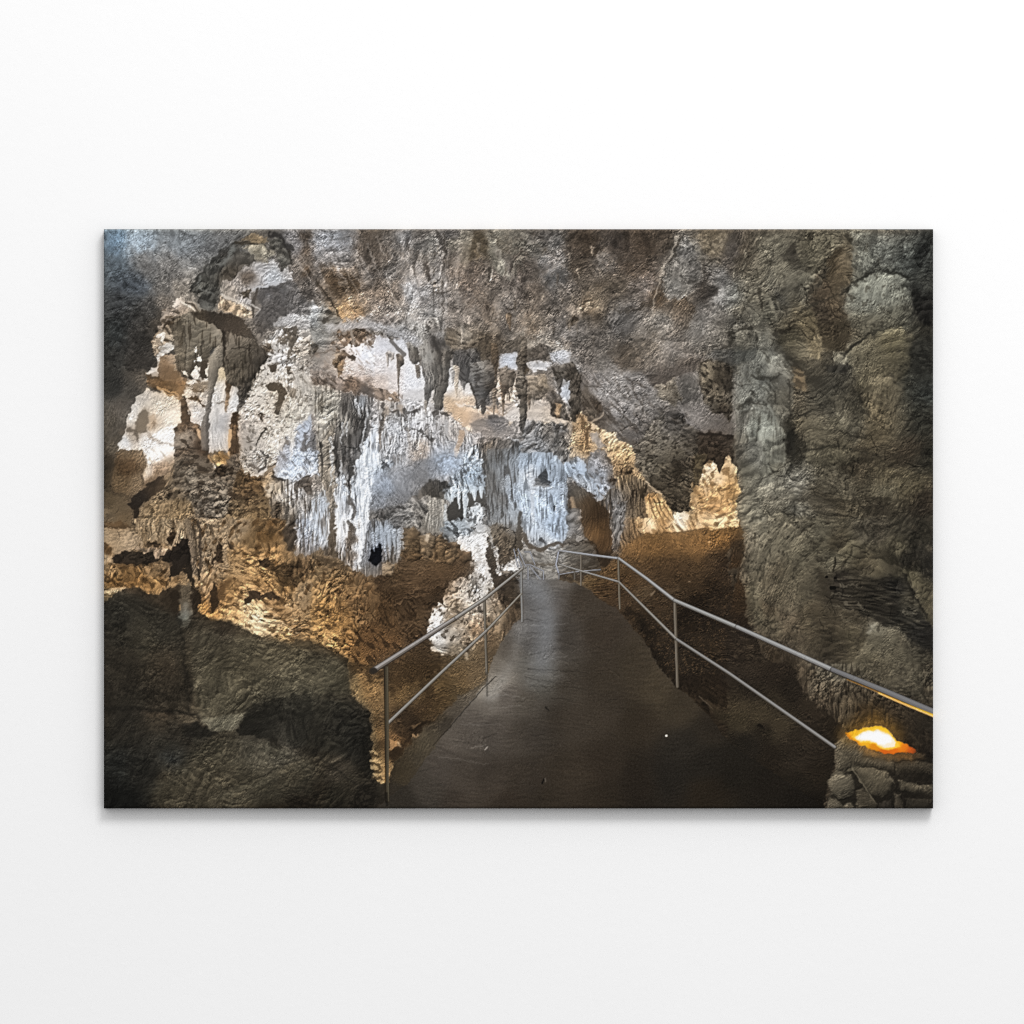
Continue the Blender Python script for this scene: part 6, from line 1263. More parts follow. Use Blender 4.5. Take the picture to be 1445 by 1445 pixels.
P('540,300 640,338 740,440 802,480 832,640 832,820 782,872 720,702 642,642 602,480 560,420', '600,350,94.84.68 640,420,86.64.40 700,470,68.48.28 740,560,86.60.34 700,620,114.80.44 780,700,90.62.36 740,520,62.44.28 800,800,54.42.30', rel=.07, rk='curt', soft=1.2, warp=.9)
S('568,400 585,480', '176.140.94', 5, 3, 1.6, 1, .7)
P('520,460 600,470 640,640 600,690 530,660', '126.122.118', '84.78.70', .3, 'pit', rel=.12, soft=1.5)
P('830,480 932,420 922,600 882,722 842,742', '120.120.122', '70.66.64', .3, 'pit', rel=.12, soft=1.5)
P('520,150 560,150 640,250 700,300 770,400 745,435 690,370 640,330 560,270 515,220', '560,170,174.188.212 640,250,160.166.176 720,370,176.190.214', '92.92.96', .25, 'pit', rel=.10, rk='curt')
P('580,170 640,140 660,220 640,240 600,220', '186.202.230', rel=.04, soft=1.2)
P('880,742 1040,652 1460,612 1460,800 900,812', '132.94.50', rel=.05, rk='soil', soft=8, op=.6)
P('900,810 1460,790 1460,1030 1010,1030', '80.60.38', rel=.07, rk='soil', soft=12, op=.45)
# ---------------------------------------------------------------- closer work: dark pendant and right pillar
frame(860, 440)
P('-40,-80 560,0 640,80 720,150 640,310 500,380 280,440 -40,380', '110.106.100', rel=.05, rk='fine', soft=24, op=.42, mott=.12)
P('240,430 300,500 420,460 560,410 660,340 640,300 500,370 380,400', '68.58.52', soft=5, rel=.05, op=.85)
P('0,340 250,440 300,520 400,640 330,720 220,700 100,620 -20,500', '100,420,128.124.122 200,500,120.116.114 60,480,126.122.118 250,620,112.108.104 330,680,96.90.86', '98.90.82', .2, 'diag', rel=.07, rk='diag', soft=5, op=.65)
for q in ('150,480 170,560 230,640 230,720', '60,660 130,740 190,820', '0,700 60,760', '120,460 170,470 250,520'):
    S(q, '72.62.52', 3, 1.5, 1.3, 1.5, .8)
for q in ('0,600 90,690 220,800', '30,560 160,680', '70,400 90,520'):
    S(q, '146.142.138', 3, 1.5, 1.6, 1.5, .5)
P('640,322 720,264 1000,250 1010,330 830,372 700,332', '64.64.60', rel=.08, rk='fine', soft=4, op=.85)
P('620,342 700,322 832,380 836,560 822,762 782,702 720,682 650,662 620,500', '660,420,114.104.76 720,450,62.54.40 700,560,98.88.66 800,500,60.52.40 800,600,98.90.72 740,640,74.64.48 680,620,96.88.68', '40.34.26', .3, 'pit', rel=.16, rk='crag', dome=.3, warp=.9)
P('470,440 550,428 604,600 540,632 482,582', '80.76.70', rel=.04, soft=4, op=.9)
P('310,500 440,458 482,600 440,642 342,592', '114.106.86', '88.78.60', .3, 'pit', rel=.12, dome=.3, soft=1.2)
P('480,640 620,600 700,690 840,760 840,830 700,820 600,790 520,720', '560,680,112.104.98 700,760,108.100.94 800,800,98.88.80', '86.78.70', .3, 'cloud', rel=.06, rk='fine', soft=3, op=.8)
P('280,732 350,702 400,652 452,642 502,740 620,822 642,862 600,962 400,1030 250,1030 250,850', '300,780,94.88.74 420,760,68.64.58 420,680,76.70.66 350,900,100.94.78 550,850,74.68.58 500,950,92.86.70', '50.44.36', .25, 'pit', rel=.18, rk='crag', dome=.3, warp=.9)
P('600,830 840,842 845,1030 760,1030 790,980 730,990 700,1030 610,1030', '700,880,66.54.44 800,880,70.58.48 740,960,58.46.36', '44.36.28', .3, rel=.12, rk='crag')
S('600,828 700,832 840,848', '40.32.26', 4, 3, 1.2, 1, .85)
P('836,400 1000,330 1020,280 1150,230 1242,350 1252,640 1182,762 1000,682 850,702 832,560', '1080,320,122.120.110 900,420,88.86.80 900,560,112.110.102 1050,500,102.102.94 1150,440,116.112.102 1150,600,102.96.82 1000,620,108.106.98', '78.74.64', .2, 'diag', rel=.13, rk='crag', op=.75, soft=3)
for q, w in (('870,660 950,605 1050,625 1110,680', 5), ('980,440 1100,462 1160,420', 6), ('900,690 980,665 1060,690', 4), ('830,480 900,500 950,490', 3), ('1225,470 1228,690', 3), ('1120,540 1135,620', 3), ('960,540 1000,560', 2.5)):
    S(q, '54.50.42', w, w * .5, 1.6, 2, .75)
S('1080,640 1120,700', '140.142.130', 4, 2, 1.5, 1.5, .7)
S('1150,235 1290,370 1420,490', '50.46.37', 16, 20, 9, 2, .65)
P('1250,380 1322,400 1342,540 1262,522', '114.92.64', '66.54.40', .35, 'pit', rel=.12, soft=2)
P('848,700 1000,660 1110,690 1182,800 1202,900 1190,1030 848,1030', '900,720,112.104.96 1000,780,120.122.110 1080,780,126.128.116 880,900,114.106.90 1130,900,112.110.96', '92.88.76', .2, 'drip', rel=.06, rk='drip', soft=3, op=.8)
for q, w in (('1060,700 1030,850 1040,1012', 4), ('940,780 960,900 970,1012', 3)):
    S(q, '142.142.130', w, w * .7, 1.8, 1.2, .6)
for q, w in (('1020,720 1000,860 1010,1012', 2.6), ('940,850 930,960', 2.4), ('1170,760 1230,830 1240,920', 6)):
    S(q, '58.54.45', w, w * .7, 1.4, 1.2, .7)
P('1200,820 1260,810 1280,900 1230,960 1200,900', '38.35.29', soft=4, op=.85)
# ---------------------------------------------------------------- near boulder: its planes
T('px')
P('150,845 200,836 250,872 262,940 265,1002 146,1000', '160,860,46.43.35 200,900,56.51.39 240,960,54.46.35 170,980,46.41.32 230,870,50.46.37', rel=.10, rk='crag', soft=7, op=.6)
P('272,888 330,900 400,902 445,905 485,935 512,985 470,978 420,985 350,1004 282,1012 268,940', '290,900,66.61.46 350,930,82.76.56 430,920,84.78.57 300,980,88.82.61 400,970,84.78.58 480,960,74.69.51', rel=.12, rk='crag', soft=7, op=.6, mott=.1)
P('345,1004 380,992 430,982 500,992 524,1010 524,1100 480,1065 420,1048 372,1042 335,1034', '380,1010,40.37.30 440,1010,44.41.33 500,1040,36.34.28 400,1035,48.44.36 460,1050,46.43.34', rel=.11, rk='crag', soft=2.5, op=.65)
P('275,1040 340,1040 400,1052 450,1080 440,1120 330,1140 220,1140 210,1110 260,1080', '300,1060,76.70.52 360,1060,78.73.56 420,1090,68.63.48 280,1110,72.66.49 350,1110,76.70.52', rel=.12, rk='crag', soft=8, op=.5)
P('146,1005 250,1012 262,1050 225,1090 210,1142 146,1142', '170,1030,44.40.32 230,1030,46.42.34 180,1080,32.32.28 160,1130,24.24.21', rel=.09, rk='fine', soft=9, op=.6)
P('282,1013 345,1006 332,1030 300,1032', '118.110.86', rel=.08, rk='crag', soft=2, op=.8)
for q, w, o in (('252,870 260,925 266,1006', 5, .75), ('146,1000 210,1000 262,1006 282,1014', 4, .7), ('345,1004 380,990 440,978 490,988', 3, .55), ('270,1040 300,1036 340,1040', 3, .6), ('380,1020 420,1012 450,1004', 3, .6), ('440,1060 480,1090 520,1120', 3, .6), ('300,1120 360,1100 420,1070 445,1060', 3, .55), ('165,910 200,915 235,900', 3, .5), ('160,1100 190,1060 205,1030', 3, .5), ('310,905 360,915 400,912', 3, .45)):
    S(q, '32.29.24', w, w * .5, 2.2, 2.5, o)
for q, w, o in (('290,892 340,902 400,904', 3, .4), ('340,1046 400,1060 440,1082', 3, .4), ('300,1126 370,1106 430,1078', 3, .4), ('450,915 485,940 505,975', 3, .35)):
    S(q, '108.100.78', w, w * .5, 2.2, 2.5, o)
veins('275,890 440,905 510,990 350,1010 280,1010', 120, -15, 25, 5, 16, .76, 1.2, 81, 1.25)
veins('220,1040 440,1050 500,1120 230,1140', 110, -28, 16, 8, 26, .76, 1.3, 82, 1.22)
dots('275,890 440,905 510,990 350,1010 280,1010', 70, '116.108.84', .6, 1.4, 83, .6, 1.4)
# ---------------------------------------------------------------- vault: small icicles, sweeping ribs
g = np.random.default_rng(77)
for k in range(70):
    x, y = g.uniform(590, 850), g.uniform(345, 485)
    if y > 400 + (x - 590) * 0.36:
        continue
    L = g.uniform(5, 15)
    c = ['84.72.56', '66.58.48', '118.106.86', '96.86.72'][k % 4]
    S([(x, y), (x + g.normal(), y + L)], c, g.uniform(2.5, 5), 1, .8, .7, .85, .15, 'fine', -.2)
    S([(x - 3, y - 1), (x + 4, y - 1)], '134.124.110', 2, 1, 1.2, 1.5, .5)
for k in range(40):
    x, y = g.uniform(1035, 1110), g.uniform(345, 450)
    L = g.uniform(5, 14)
    S([(x, y), (x + g.normal() * 2, y + L)], ['112.104.86', '96.90.76', '58.52.42'][k % 3], g.uniform(2.5, 5), 1, 1, .8, .8, .15, 'fine', -.2)
for q, w, o in (('870,560 930,600 985,650', 5, .4), ('840,520 920,560 1000,600', 4, .35), ('650,345 640,400 650,450', 8, .3), ('905,470 960,500 1010,505', 7, .35), ('560,440 600,455 625,470', 7, .5), ('480,455 540,460 585,475', 7, .5), ('430,360 470,420 500,450', 4, .4), ('455,350 500,420 530,455', 3, .35), ('490,340 520,400', 3, .35), ('700,350 730,400 720,440', 5, .3)):
    S(q, '160.150.142', w, w * .5, 3, 3, o)
# ---------------------------------------------------------------- the lit passage: its edge against the pillar, its stone teeth
T('px')
P('985,690 990,668 996,655 1002,646 1008,650 1012,664 1017,668 1022,655 1028,641 1032,652 1040,676 1046,693 1040,705 1036,714 1042,744 1000,748 985,735', '1000,655,236.220.188 1028,648,232.198.140 1010,675,236.210.164 1035,690,206.156.88 1020,690,224.184.118 1040,700,176.130.72 995,700,196.156.98 1010,712,190.146.92 1030,720,214.166.102 1000,735,222.188.134 1020,735,244.222.176 1036,738,236.200.140', '150.108.58', .3, 'rock', rel=.13, rk='crag', warp=.8)
for q, c, w in (('1000,672 1006,690 1002,710', '140.100.52', 2.4), ('1026,660 1030,680 1024,700', '156.112.60', 2.2), ('1038,690 1034,705 1040,716', '120.84.44', 2.4), ('1012,690 1020,700 1016,716', '128.92.48', 2.4), ('1014,676 1020,686', '250.232.196', 2.4), ('995,690 998,704', '248.226.182', 2.2), ('1028,705 1032,716', '246.214.160', 2), ('1004,724 1012,732', '150.106.58', 2)):
    S(q, c, w, 1, 1.1, 1.2, .75)
P('1008,640 1017,640 1021,652 1017,668 1013,664', '56.46.36', rel=.1, warp=.5)
P('1022,630 1036,628 1040,650 1046,676 1052,692 1046,706 1040,716 1048,746 1075,750 1075,620', '1035,640,78.72.62 1046,670,92.88.74 1052,700,104.98.82 1046,730,108.102.84 1068,690,104.99.84 1068,640,106.102.92', rel=.12, rk='crag', soft=1, warp=.8, op=.95)
P('980,640 998,640 992,662 986,680 978,690', '84.76.50', '54.46.34', .3, rel=.14, rk='crag', warp=.7)
S('1000,720 1008,714 1016,717', '112.80.44', 2, 1, .9, .8, .7)
S('1010,736 1014,742 1008,746', '120.86.48', 2, 1, .9, .8, .7)
# ---------------------------------------------------------------- right wall: its bulges and recesses
for q, c, d, o in (('1190,432 1200,402 1238,384 1278,392 1290,440 1272,468 1222,478 1196,455', '1210,420,112.113.100 1260,410,112.112.98 1270,450,102.98.80 1215,460,108.102.82', .5, .75),
                   ('1193,500 1230,472 1268,458 1290,472 1284,520 1250,562 1212,548', '1220,500,102.95.72 1270,480,94.87.60 1250,540,90.83.60', .45, .7),
                   ('1225,535 1262,530 1275,560 1262,585 1235,570', '110.99.74', .45, .7), ('1200,330 1232,325 1245,370 1222,392 1205,375', '92.92.82', .4, .6),
                   ('1062,740 1100,725 1150,770 1160,830 1120,870 1075,850 1052,800', '1080,770,108.99.78 1130,810,94.86.66 1090,840,98.88.68', .3, .55),
                   ('1205,930 1235,880 1270,885 1300,925 1302,985 1262,975 1225,960', '1240,900,102.95.74 1280,940,88.81.62 1240,950,86.78.58', .45, .6),
                   ('1130,600 1165,585 1185,615 1170,640 1140,635', '96.88.68', .4, .6), ('1170,560 1210,555 1225,590 1195,610', '92.85.66', .4, .55),
                   ('1130,640 1175,632 1220,640 1200,655 1150,660', '92.86.64', .4, .55), ('1060,690 1095,680 1125,705 1110,725 1070,722', '112.105.88', .4, .55),
                   ('1088,375 1112,368 1132,400 1118,428 1096,410', '112.105.86', .4, .6), ('1120,345 1160,332 1172,360 1150,385 1128,375', '94.88.68', .4, .6)):
    P(q, c, '66.60.48', .1, 'pit', rel=.12, rk='fine', soft=2.5, warp=1.1, dome=d, dw=11, op=o, mott=.08)
P('1287,405 1317,425 1317,465 1300,455 1292,440', '26.24.22', soft=3, op=.9)
P('1284,480 1317,470 1317,560 1290,540', '36.35.30', soft=7, op=.7, rel=.1)
for q, w in (('1188,415 1205,398 1240,380 1285,392', 4), ('1190,500 1228,470 1290,455', 4), ('1130,438 1160,425 1180,415', 4), ('1120,590 1150,578 1190,560 1230,590', 3), ('1125,640 1180,628 1225,640', 3), ('1115,610 1122,640 1112,668', 6), ('1058,735 1095,722 1125,728', 3)):
    S(q, '40.38.31', w, w * .4, 1.8, 2, .75)
# ---------------------------------------------------------------- vault: pale streaks running down towards the arch
for k in range(26):
    x = 405 + k * 9.5 + g.uniform(-4, 4)
    y = g.uniform(328, 400)
    L = g.uniform(25, 75)
    sl = 0.75 - 0.028 * k
    S([(x, y), (x + sl * L * .5, y + L * .5), (x + sl * L, y + L)], ['166.160.156', '150.142.134', '64.54.44', '176.172.172'][k % 4], g.uniform(1, 2.6), .8, 1.2, 1.6, g.uniform(.25, .6))
P('455,460 500,452 545,458 580,470 598,482 590,490 545,470 500,463 462,468', '170.168.174', rel=.06, rk='fine', soft=3, op=.7)
# ---------------------------------------------------------------- path
M = {}


def mark(name, pts, warp=0.6, soft=0.6):
    q = [pt(p) for p in nums(pts)]
    d = sdf(q, XX + FX * warp, YY + FY * warp)
    M[name] = np.maximum(M.get(name, 0), (d < 0).astype(np.float32))


T('px')
EARTH_L = '524,950 690,905 740,868 731,872 687,950 668,982 640,1012 612,1050 575,1090 550,1142 528,1142'
T('D1')
P('245,-20 1250,-20 1190,60 1160,100 1000,210 880,330 790,400 700,480 610,580 545,700 520,800 440,800 420,740 405,330 330,250 265,190', '300,60,140.108.62 330,160,150.114.64 400,150,140.108.62 420,260,124.96.56 450,60,112.86.48 440,400,96.74.44 430,470,140.104.56 440,560,96.70.40 440,620,150.110.58 440,720,206.156.84 600,60,104.82.48 600,150,110.86.48 700,200,96.76.44 850,120,98.78.44 1000,80,104.84.52 1100,60,104.86.58 900,220,84.66.38 750,300,72.54.34 650,380,54.41.28 600,450,56.42.28 800,320,78.60.36 680,420,44.33.23 560,520,112.78.44 560,620,64.48.30 1000,180,92.76.46', '62.46.28', .2, 'cloud', rel=.15, rk='soil', soft=1.2)
for q in ('410,640 450,650 470,680', '410,690 460,700', '420,740 470,740', '410,580 450,590'):
    S(q, '222.176.104', 5, 3, 1.3, 2.5, .85)
    S([(a + 6, b + 22) for a, b in nums(q)], '70.48.26', 5, 3, 1.5, 2.5, .8)
P('525,500 580,510 600,545 540,580 525,570', '184.132.78', rel=.12, soft=1)
S('590,520 605,550', '206.180.132', 3, 2, 1, 1)
P('690,470 720,460 715,490 695,495', '166.130.82', rel=.1, soft=1)
P('525,690 555,665 540,700 525,715', '196.156.92', rel=.1, soft=1)
S('680,430 740,400 800,375', '36.27.19', 7, 4, 2, 1.5, .8)
S('690,410 740,390', '128.100.62', 4, 2, 1.5, 1.5, .7)
S('540,610 620,540 680,470', '46.34.23', 8, 5, 3, 2, .7)
dots('300,20 480,20 480,400 410,330', 40, '206.166.102', .7, 1.4, 27, .6, 1.4)
dots('520,20 1100,20 800,330 560,480', 50, '146.116.72', .7, 1.4, 28, .5, 1.4)
P('1255,-20 1205,70 1160,105 1000,205 880,325 730,455 690,500 610,580 540,690 520,790 440,800 420,1000 620,1000 840,560 1060,290 1200,110 1300,-20', '1200,60,96.86.66 1050,190,92.84.70 950,280,86.78.66 850,360,66.58.42 760,480,76.70.52 750,560,70.64.47 800,470,64.58.44 680,560,66.59.42 640,680,62.55.38 580,760,64.56.38 700,640,62.56.42 500,850,48.42.32 480,930,36.32.25 560,850,50.45.36 900,420,60.54.44', rel=.06, rk='fine', soft=2)
T('px')
PATH = '731,818 790,818 808,822 829,829 844,845 873,860 889,883 912,908 925,932 936,948 957,971 979,988 990,1000 1003,1013 1020,1038 1045,1060 1090,1090 1150,1130 1172,1150 520,1150 545,1128 575,1105 612,1056 640,1018 660,994 687,962 691,940 705,910 722,885 737,868 738,850'
P(PATH, '745,822,107.104.104 765,823,126.120.117 785,823,102.92.82 770,830,98.92.88 745,850,89.84.82 760,845,98.92.90 790,850,79.68.59 830,850,66.54.41 745,880,104.98.95 765,880,92.86.84 800,890,70.60.50 850,890,62.49.36 745,905,85.78.72 700,960,132.121.104 693,975,143.132.115 706,940,107.96.81 720,920,87.76.63 740,930,92.86.75 760,945,87.82.72 765,960,83.78.66 720,985,92.80.69 740,990,83.73.59 690,1000,107.95.81 670,1020,96.83.71 650,1040,87.75.63 700,1030,83.71.60 740,1040,72.61.49 800,960,70.59.45 850,950,64.52.37 900,940,66.54.36 930,970,70.58.37 850,1000,59.48.35 800,1020,62.51.38 900,1020,53.42.28 960,1000,62.51.33 1000,1030,49.40.28 960,1050,42.36.27 620,1080,72.61.51 650,1090,72.60.48 600,1110,66.57.46 570,1130,49.42.32 700,1100,66.54.42 740,1100,59.48.36 720,1130,55.43.31 800,1100,55.44.31 850,1080,51.40.28 900,1100,42.33.23 850,1130,47.37.25 950,1090,37.32.24 1000,1080,35.30.22 1000,1120,40.31.19 1040,1090,34.29.20 1080,1120,32.26.18 1140,1140,27.22.15 780,1135,51.41.28 640,1130,62.50.39',
  rel=.03, rk='flat', soft=1.3, warp=.8, mott=.04)
for q, w, o in (('745,945 790,946 830,949', 2, .7), ('742,957 780,962 810,968', 1.6, .6), ('780,985 810,987', 1.6, .6), ('745,967 790,972', 1.5, .5), ('745,925 790,915 810,908', 1.6, .6), ('742,874 760,876 790,872', 1.8, .5), ('745,838 780,832 800,833', 1.6, .5), ('748,860 775,858', 1.5, .4), ('742,893 770,893 800,890', 1.5, .5),
                ('860,988 880,986', 1.6, .5), ('640,1045 670,1050', 1.4, .5), ('680,1042 700,1035', 2, .6), ('590,1090 615,1082', 1.6, .6), ('820,1025 850,1030', 1.5, .5), ('760,1128 790,1130', 2, .5), ('610,1130 680,1133', 1.8, .5), ('780,1080 830,1082', 1.5, .4), ('960,1048 990,1053', 1.6, .5), ('905,995 970,994', 1.6, .4)):
    S(q, '34.29.24', w * .9, w * .4, 1.0, 1.2, o * .7)
for q, w, o in (('742,882 770,884 800,880', 2, .5), ('742,899 775,899', 2, .5), ('745,936 770,932 800,925', 2, .45), ('742,950 790,954', 2, .5), ('744,962 775,967', 1.8, .4), ('690,985 710,980 740,985', 2, .5), ('650,1022 710,1022', 1.6, .4), ('620,1068 690,1078', 1.6, .35), ('690,1000 740,995', 2, .4), ('665,1055 685,1052', 1.5, .6), ('742,864 780,866', 2, .35), ('745,828 785,827', 2, .4)):
    S(q, '140.136.130', w, w * .5, 1.4, 1.6, o * .75)
veins('742,830 800,830 860,940 700,1000 690,960 735,880', 60, 2, 5, 10, 36, .88, 1.2, 51, 1.12)
veins('690,980 900,950 1000,1020 1100,1130 560,1130 640,1030', 70, 3, 8, 5, 24, .88, 1.1, 52, 1.08)
S('750,826 775,850 772,890 765,935', '128.128.134', 24, 30, 14, 2, .55)
S('735,890 725,930 705,965 690,985', '140.136.130', 14, 12, 10, 2, .40)
S('748,965 790,955', '120.118.114', 14, 10, 10, 3, .35)
S('611,1052 640,1020 660,996 687,966 700,955', '48.43.36', 1.6, 1.4, .8, .6, .8)
S('765,1105 768,1098', '24.20.16', 2.6, 2, .8, .4)
S('769,1098 770,1103', '92.84.74', 1.6, 1.4, .8, .4)
S('684,1058 688,1054', '150.144.136', 2, 1.4, .8, .4)
S('940,1038.4 940.6,1038.4', '226.226.222', 3, 3, .6, .2)
S('770,998 774,1003', '34.30.26', 2, 1.5, .8, .6)
S('986,982 1006,1000', '92.86.70', 1.4, 1, .7, .5, .8)
P('1000,998 1045,1006 1060,1030 1040,1035 1010,1015', '66.59.39', soft=7, op=.7, rel=.08, rk='fine')
mark('printed_walkway', PATH)
# ---------------------------------------------------------------- stone block with the lamp
T('D3')
LB = '715,520 790,460 870,520 1000,590 1280,590 1400,640 1400,1000 655,1000 665,900 690,870 660,780 690,735 725,705 708,640 712,570'
P(LB, '740,540,84.77.60 780,500,92.84.66 850,560,92.78.52 950,590,92.74.46 1050,620,74.62.42 1200,610,66.54.36 730,640,84.77.60 780,640,78.70.55 850,700,72.66.50 950,650,58.51.38 1150,650,44.38.29 1250,680,52.46.34 1330,700,34.30.24 750,780,84.77.60 700,780,78.72.57 950,760,64.58.42 1050,780,66.58.44 950,830,68.61.46 1100,720,52.46.35 1200,800,60.54.42 1300,850,46.41.32 1200,900,30.26.21 700,920,72.66.52 760,880,52.46.36 800,930,76.68.55 900,900,60.52.40 1000,880,40.35.27 1080,950,32.29.25 1300,950,26.22.18', rel=.1, rk='rock', soft=1.2, warp=.7)
P('655,1000 665,900 690,870 660,780 700,735 1400,600 1400,1000', '24.20.16', rel=.05, soft=1.5, warp=.6, op=.75)
for q, c, d in (('720,520 790,462 850,520 905,590 880,640 800,600 740,600 712,570', '90.82.66', .25), ('712,590 760,570 815,610 825,680 780,715 725,705 707,640', '76.69.54', .5), ('668,770 700,730 760,722 820,745 850,800 845,870 800,905 740,905 690,865 664,810', '82.75.60', .6),
                ('660,930 690,885 740,915 775,960 770,1010 655,1010', '74.67.54', .5), ('765,945 820,925 858,960 855,1010 775,1010', '78.70.56', .5), ('845,690 960,690 1060,715 1105,770 1095,850 1040,890 960,880 890,800', '72.65.50', .55), ('800,600 880,620 1000,640 1120,660 1110,720 1000,700 850,680 810,660', '66.59.46', .4),
                ('855,850 900,830 960,890 1000,940 1000,1010 860,1010', '62.55.43', .5), ('1120,660 1250,645 1386,660 1386,740 1250,730 1130,740', '50.44.34', .4), ('1145,770 1230,800 1330,810 1386,800 1386,880 1280,870 1160,850', '62.56.43', .5), ('1110,860 1160,870 1180,960 1170,1010 1120,1010', '50.44.35', .5),
                ('1010,930 1090,910 1110,1010 1010,1010', '38.33.28', .4), ('1190,900 1386,900 1386,1010 1200,1010', '34.30.24', .4)):
    P(q, c, rel=.10, rk='fine', soft=1.6, warp=.7, dome=d, dw=9)
S('830,690 900,800 980,920', '112.104.82', 2.2, 1.2, 1, .8, .7)
S('1090,760 1115,800', '110.100.80', 2, 1, 1, .8, .5)
P('800,480 870,525 960,560 1050,600 1280,588 1320,620 1240,640 1060,640 930,600 840,550', '860,540,120.84.40 950,580,130.84.34 1060,620,104.72.34 1180,610,120.74.30 1290,605,70.50.28', soft=5, op=.75, rel=.1, rk='fine')
P('820,430 900,395 1000,370 1090,400 1160,480 1060,420 1000,405 900,425', '120.94.30', soft=7, op=.55)
LAMP = '785,470 790,448 860,435 920,418 985,410 1020,408 1055,420 1085,445 1110,480 1150,512 1200,535 1245,556 1278,585 1230,592 1150,585 1110,598 1050,598 990,578 940,560 920,545 890,540 850,512 810,490'
S('800,470 900,420 1000,408 1100,460', '150.110.24', 26, 30, 14, 1, .4)
P(LAMP, '790,468,216.120.30 820,450,246.190.44 900,430,252.200.60 1000,415,250.200.50 1080,450,254.204.44 1120,490,255.206.40 1150,530,252.186.30 1180,550,230.120.30 1240,575,196.86.30 1265,588,120.60.30 1120,585,226.110.26 1050,590,214.100.28 960,560,226.140.26 900,535,244.180.40 850,505,232.150.40', rel=.0, soft=1.2, warp=.6, mott=0)
P('832,480 870,448 930,430 985,422 1055,436 1095,462 1115,490 1148,522 1158,548 1120,564 1075,574 1030,562 980,534 940,518 900,518 855,500', '255.206.66', rel=0, soft=1.6, warp=.5, mott=0)
P('848,482 880,455 935,440 990,434 1050,448 1085,470 1106,492 1128,516 1120,545 1075,558 1035,550 985,524 945,508 900,506 862,498', '252.240.214', rel=0, soft=1.2, warp=.5, mott=0)
P('865,484 900,458 960,446 1020,450 1075,472 1100,494 1090,520 1050,538 1010,530 962,504 900,498', '255.255.255', rel=0, soft=1.6, warp=.5, mott=0)
mark('printed_stone_block', LB)
mark('printed_lamp', LAMP)
# ---------------------------------------------------------------- handrails


def rail(pts, w, w2, c, hi, lo, part='printed_handrail', hs=-.22, post=False):
    """a steel tube: shaded underside, bright line along the top (or the side of a post)"""
    ps = nums(pts)
    dx, dy = (hs, 0) if post else (0, hs)
    S(ps, lo, w, w2, .55, 0)
    S([(x + dx * w * .4, y + dy * w * .4) for x, y in ps], c, w * .74, w2 * .74, .5, 0)
    S([(x + dx * w, y + dy * w) for x, y in ps], hi, w * .34, w2 * .34, .45, 0)
    q = [pt(p) for p in ps]
    best = np.full((H, W), 1e9, np.float32)
    for a, b in zip(q, q[1:]):
        ex, ey = b[0] - a[0], b[1] - a[1]
        t = np.clip(((XX - a[0]) * ex + (YY - a[1]) * ey) / (ex * ex + ey * ey + 1e-9), 0, 1)
        best = np.minimum(best, np.hypot(XX - a[0] - ex * t, YY - a[1] - ey * t))
    M[part] = np.maximum(M.get(part, 0), (best < .5 * (w + w2) / 2 + .4).astype(np.float32))


T('px')
# far, thin rails beyond the bend of the path
for q in ('725,775 731,800', '740,779 748,779 755,797', '740,797 748,797 767,806 767,818', '745,818 745,800', '731,785 737,803', '748,800 763,818'):
    rail(q, 1.7, 1.7, '150.150.156', '200.204.214', '90.88.88')
rail('788,811 812,807 847,804', 2, 1.8, '140.138.138', '190.192.200', '80.74.68')
rail('811,806 811,817', 1.8, 1.8, '112.106.98', '140.136.128', '70.64.56', post=True)
rail('789,808 789,817', 1.8, 1.8, '128.126.126', '160.160.166', '80.76.72', post=True)
# right rail, with its posts
rail('820,783 820,826', 2.4, 2.4, '116.106.94', '150.142.130', '70.62.52', post=True)
rail('872.6,789 874.8,859', 3, 3, '112.102.86', '150.140.124', '62.54.44', post=True)
rail('952.5,850 956.3,969', 5, 4.4, '110.100.86', '140.130.116', '58.50.40', post=True)
rail('788,796 819,805.4 873,821', 2.2, 3, '148.144.138', '190.188.186', '76.68.58')
rail('873,821 955,902.5', 3, 4.4, '144.138.128', '184.180.174', '66.58.48')
rail('955,902.5 1030,951 1178,1054.5', 4.4, 5.4, '138.134.128', '176.174.172', '62.56.48')
rail('788.5,777 784.5,797 788,808', 2.4, 2.2, '176.178.190', '216.220.232', '110.108.110')
rail('789,777 840,784 873,788', 2.8, 3.6, '164.164.166', '206.208.214', '92.86.80')
rail('873,788 913,817 952,847.5', 3.8, 5.6, '158.156.154', '206.206.206', '76.70.62')
rail('952,847.5 1040,885', 5.8, 6.6, '150.148.144', '196.196.194', '66.60.52')
rail('1040,885 1175,945.5', 6.6, 8, '152.150.148', '190.190.188', '62.56.50')
rail('1175,945.5 1250,976 1322,1007', 8, 10.5, '124.122.122', '138.137.138', '54.50.46')
S('1195,959 1230,973 1270,990', '170.118.40', 1.6, 2.6, .7, 0, .9)
S('1240,978 1270,991 1322,1012', '252.190.30', 2.4, 4.2, .7, 0, 1)
S('1290,999 1322,1012', '255.214.60', 1.6, 2.2, .6, 0, 1)
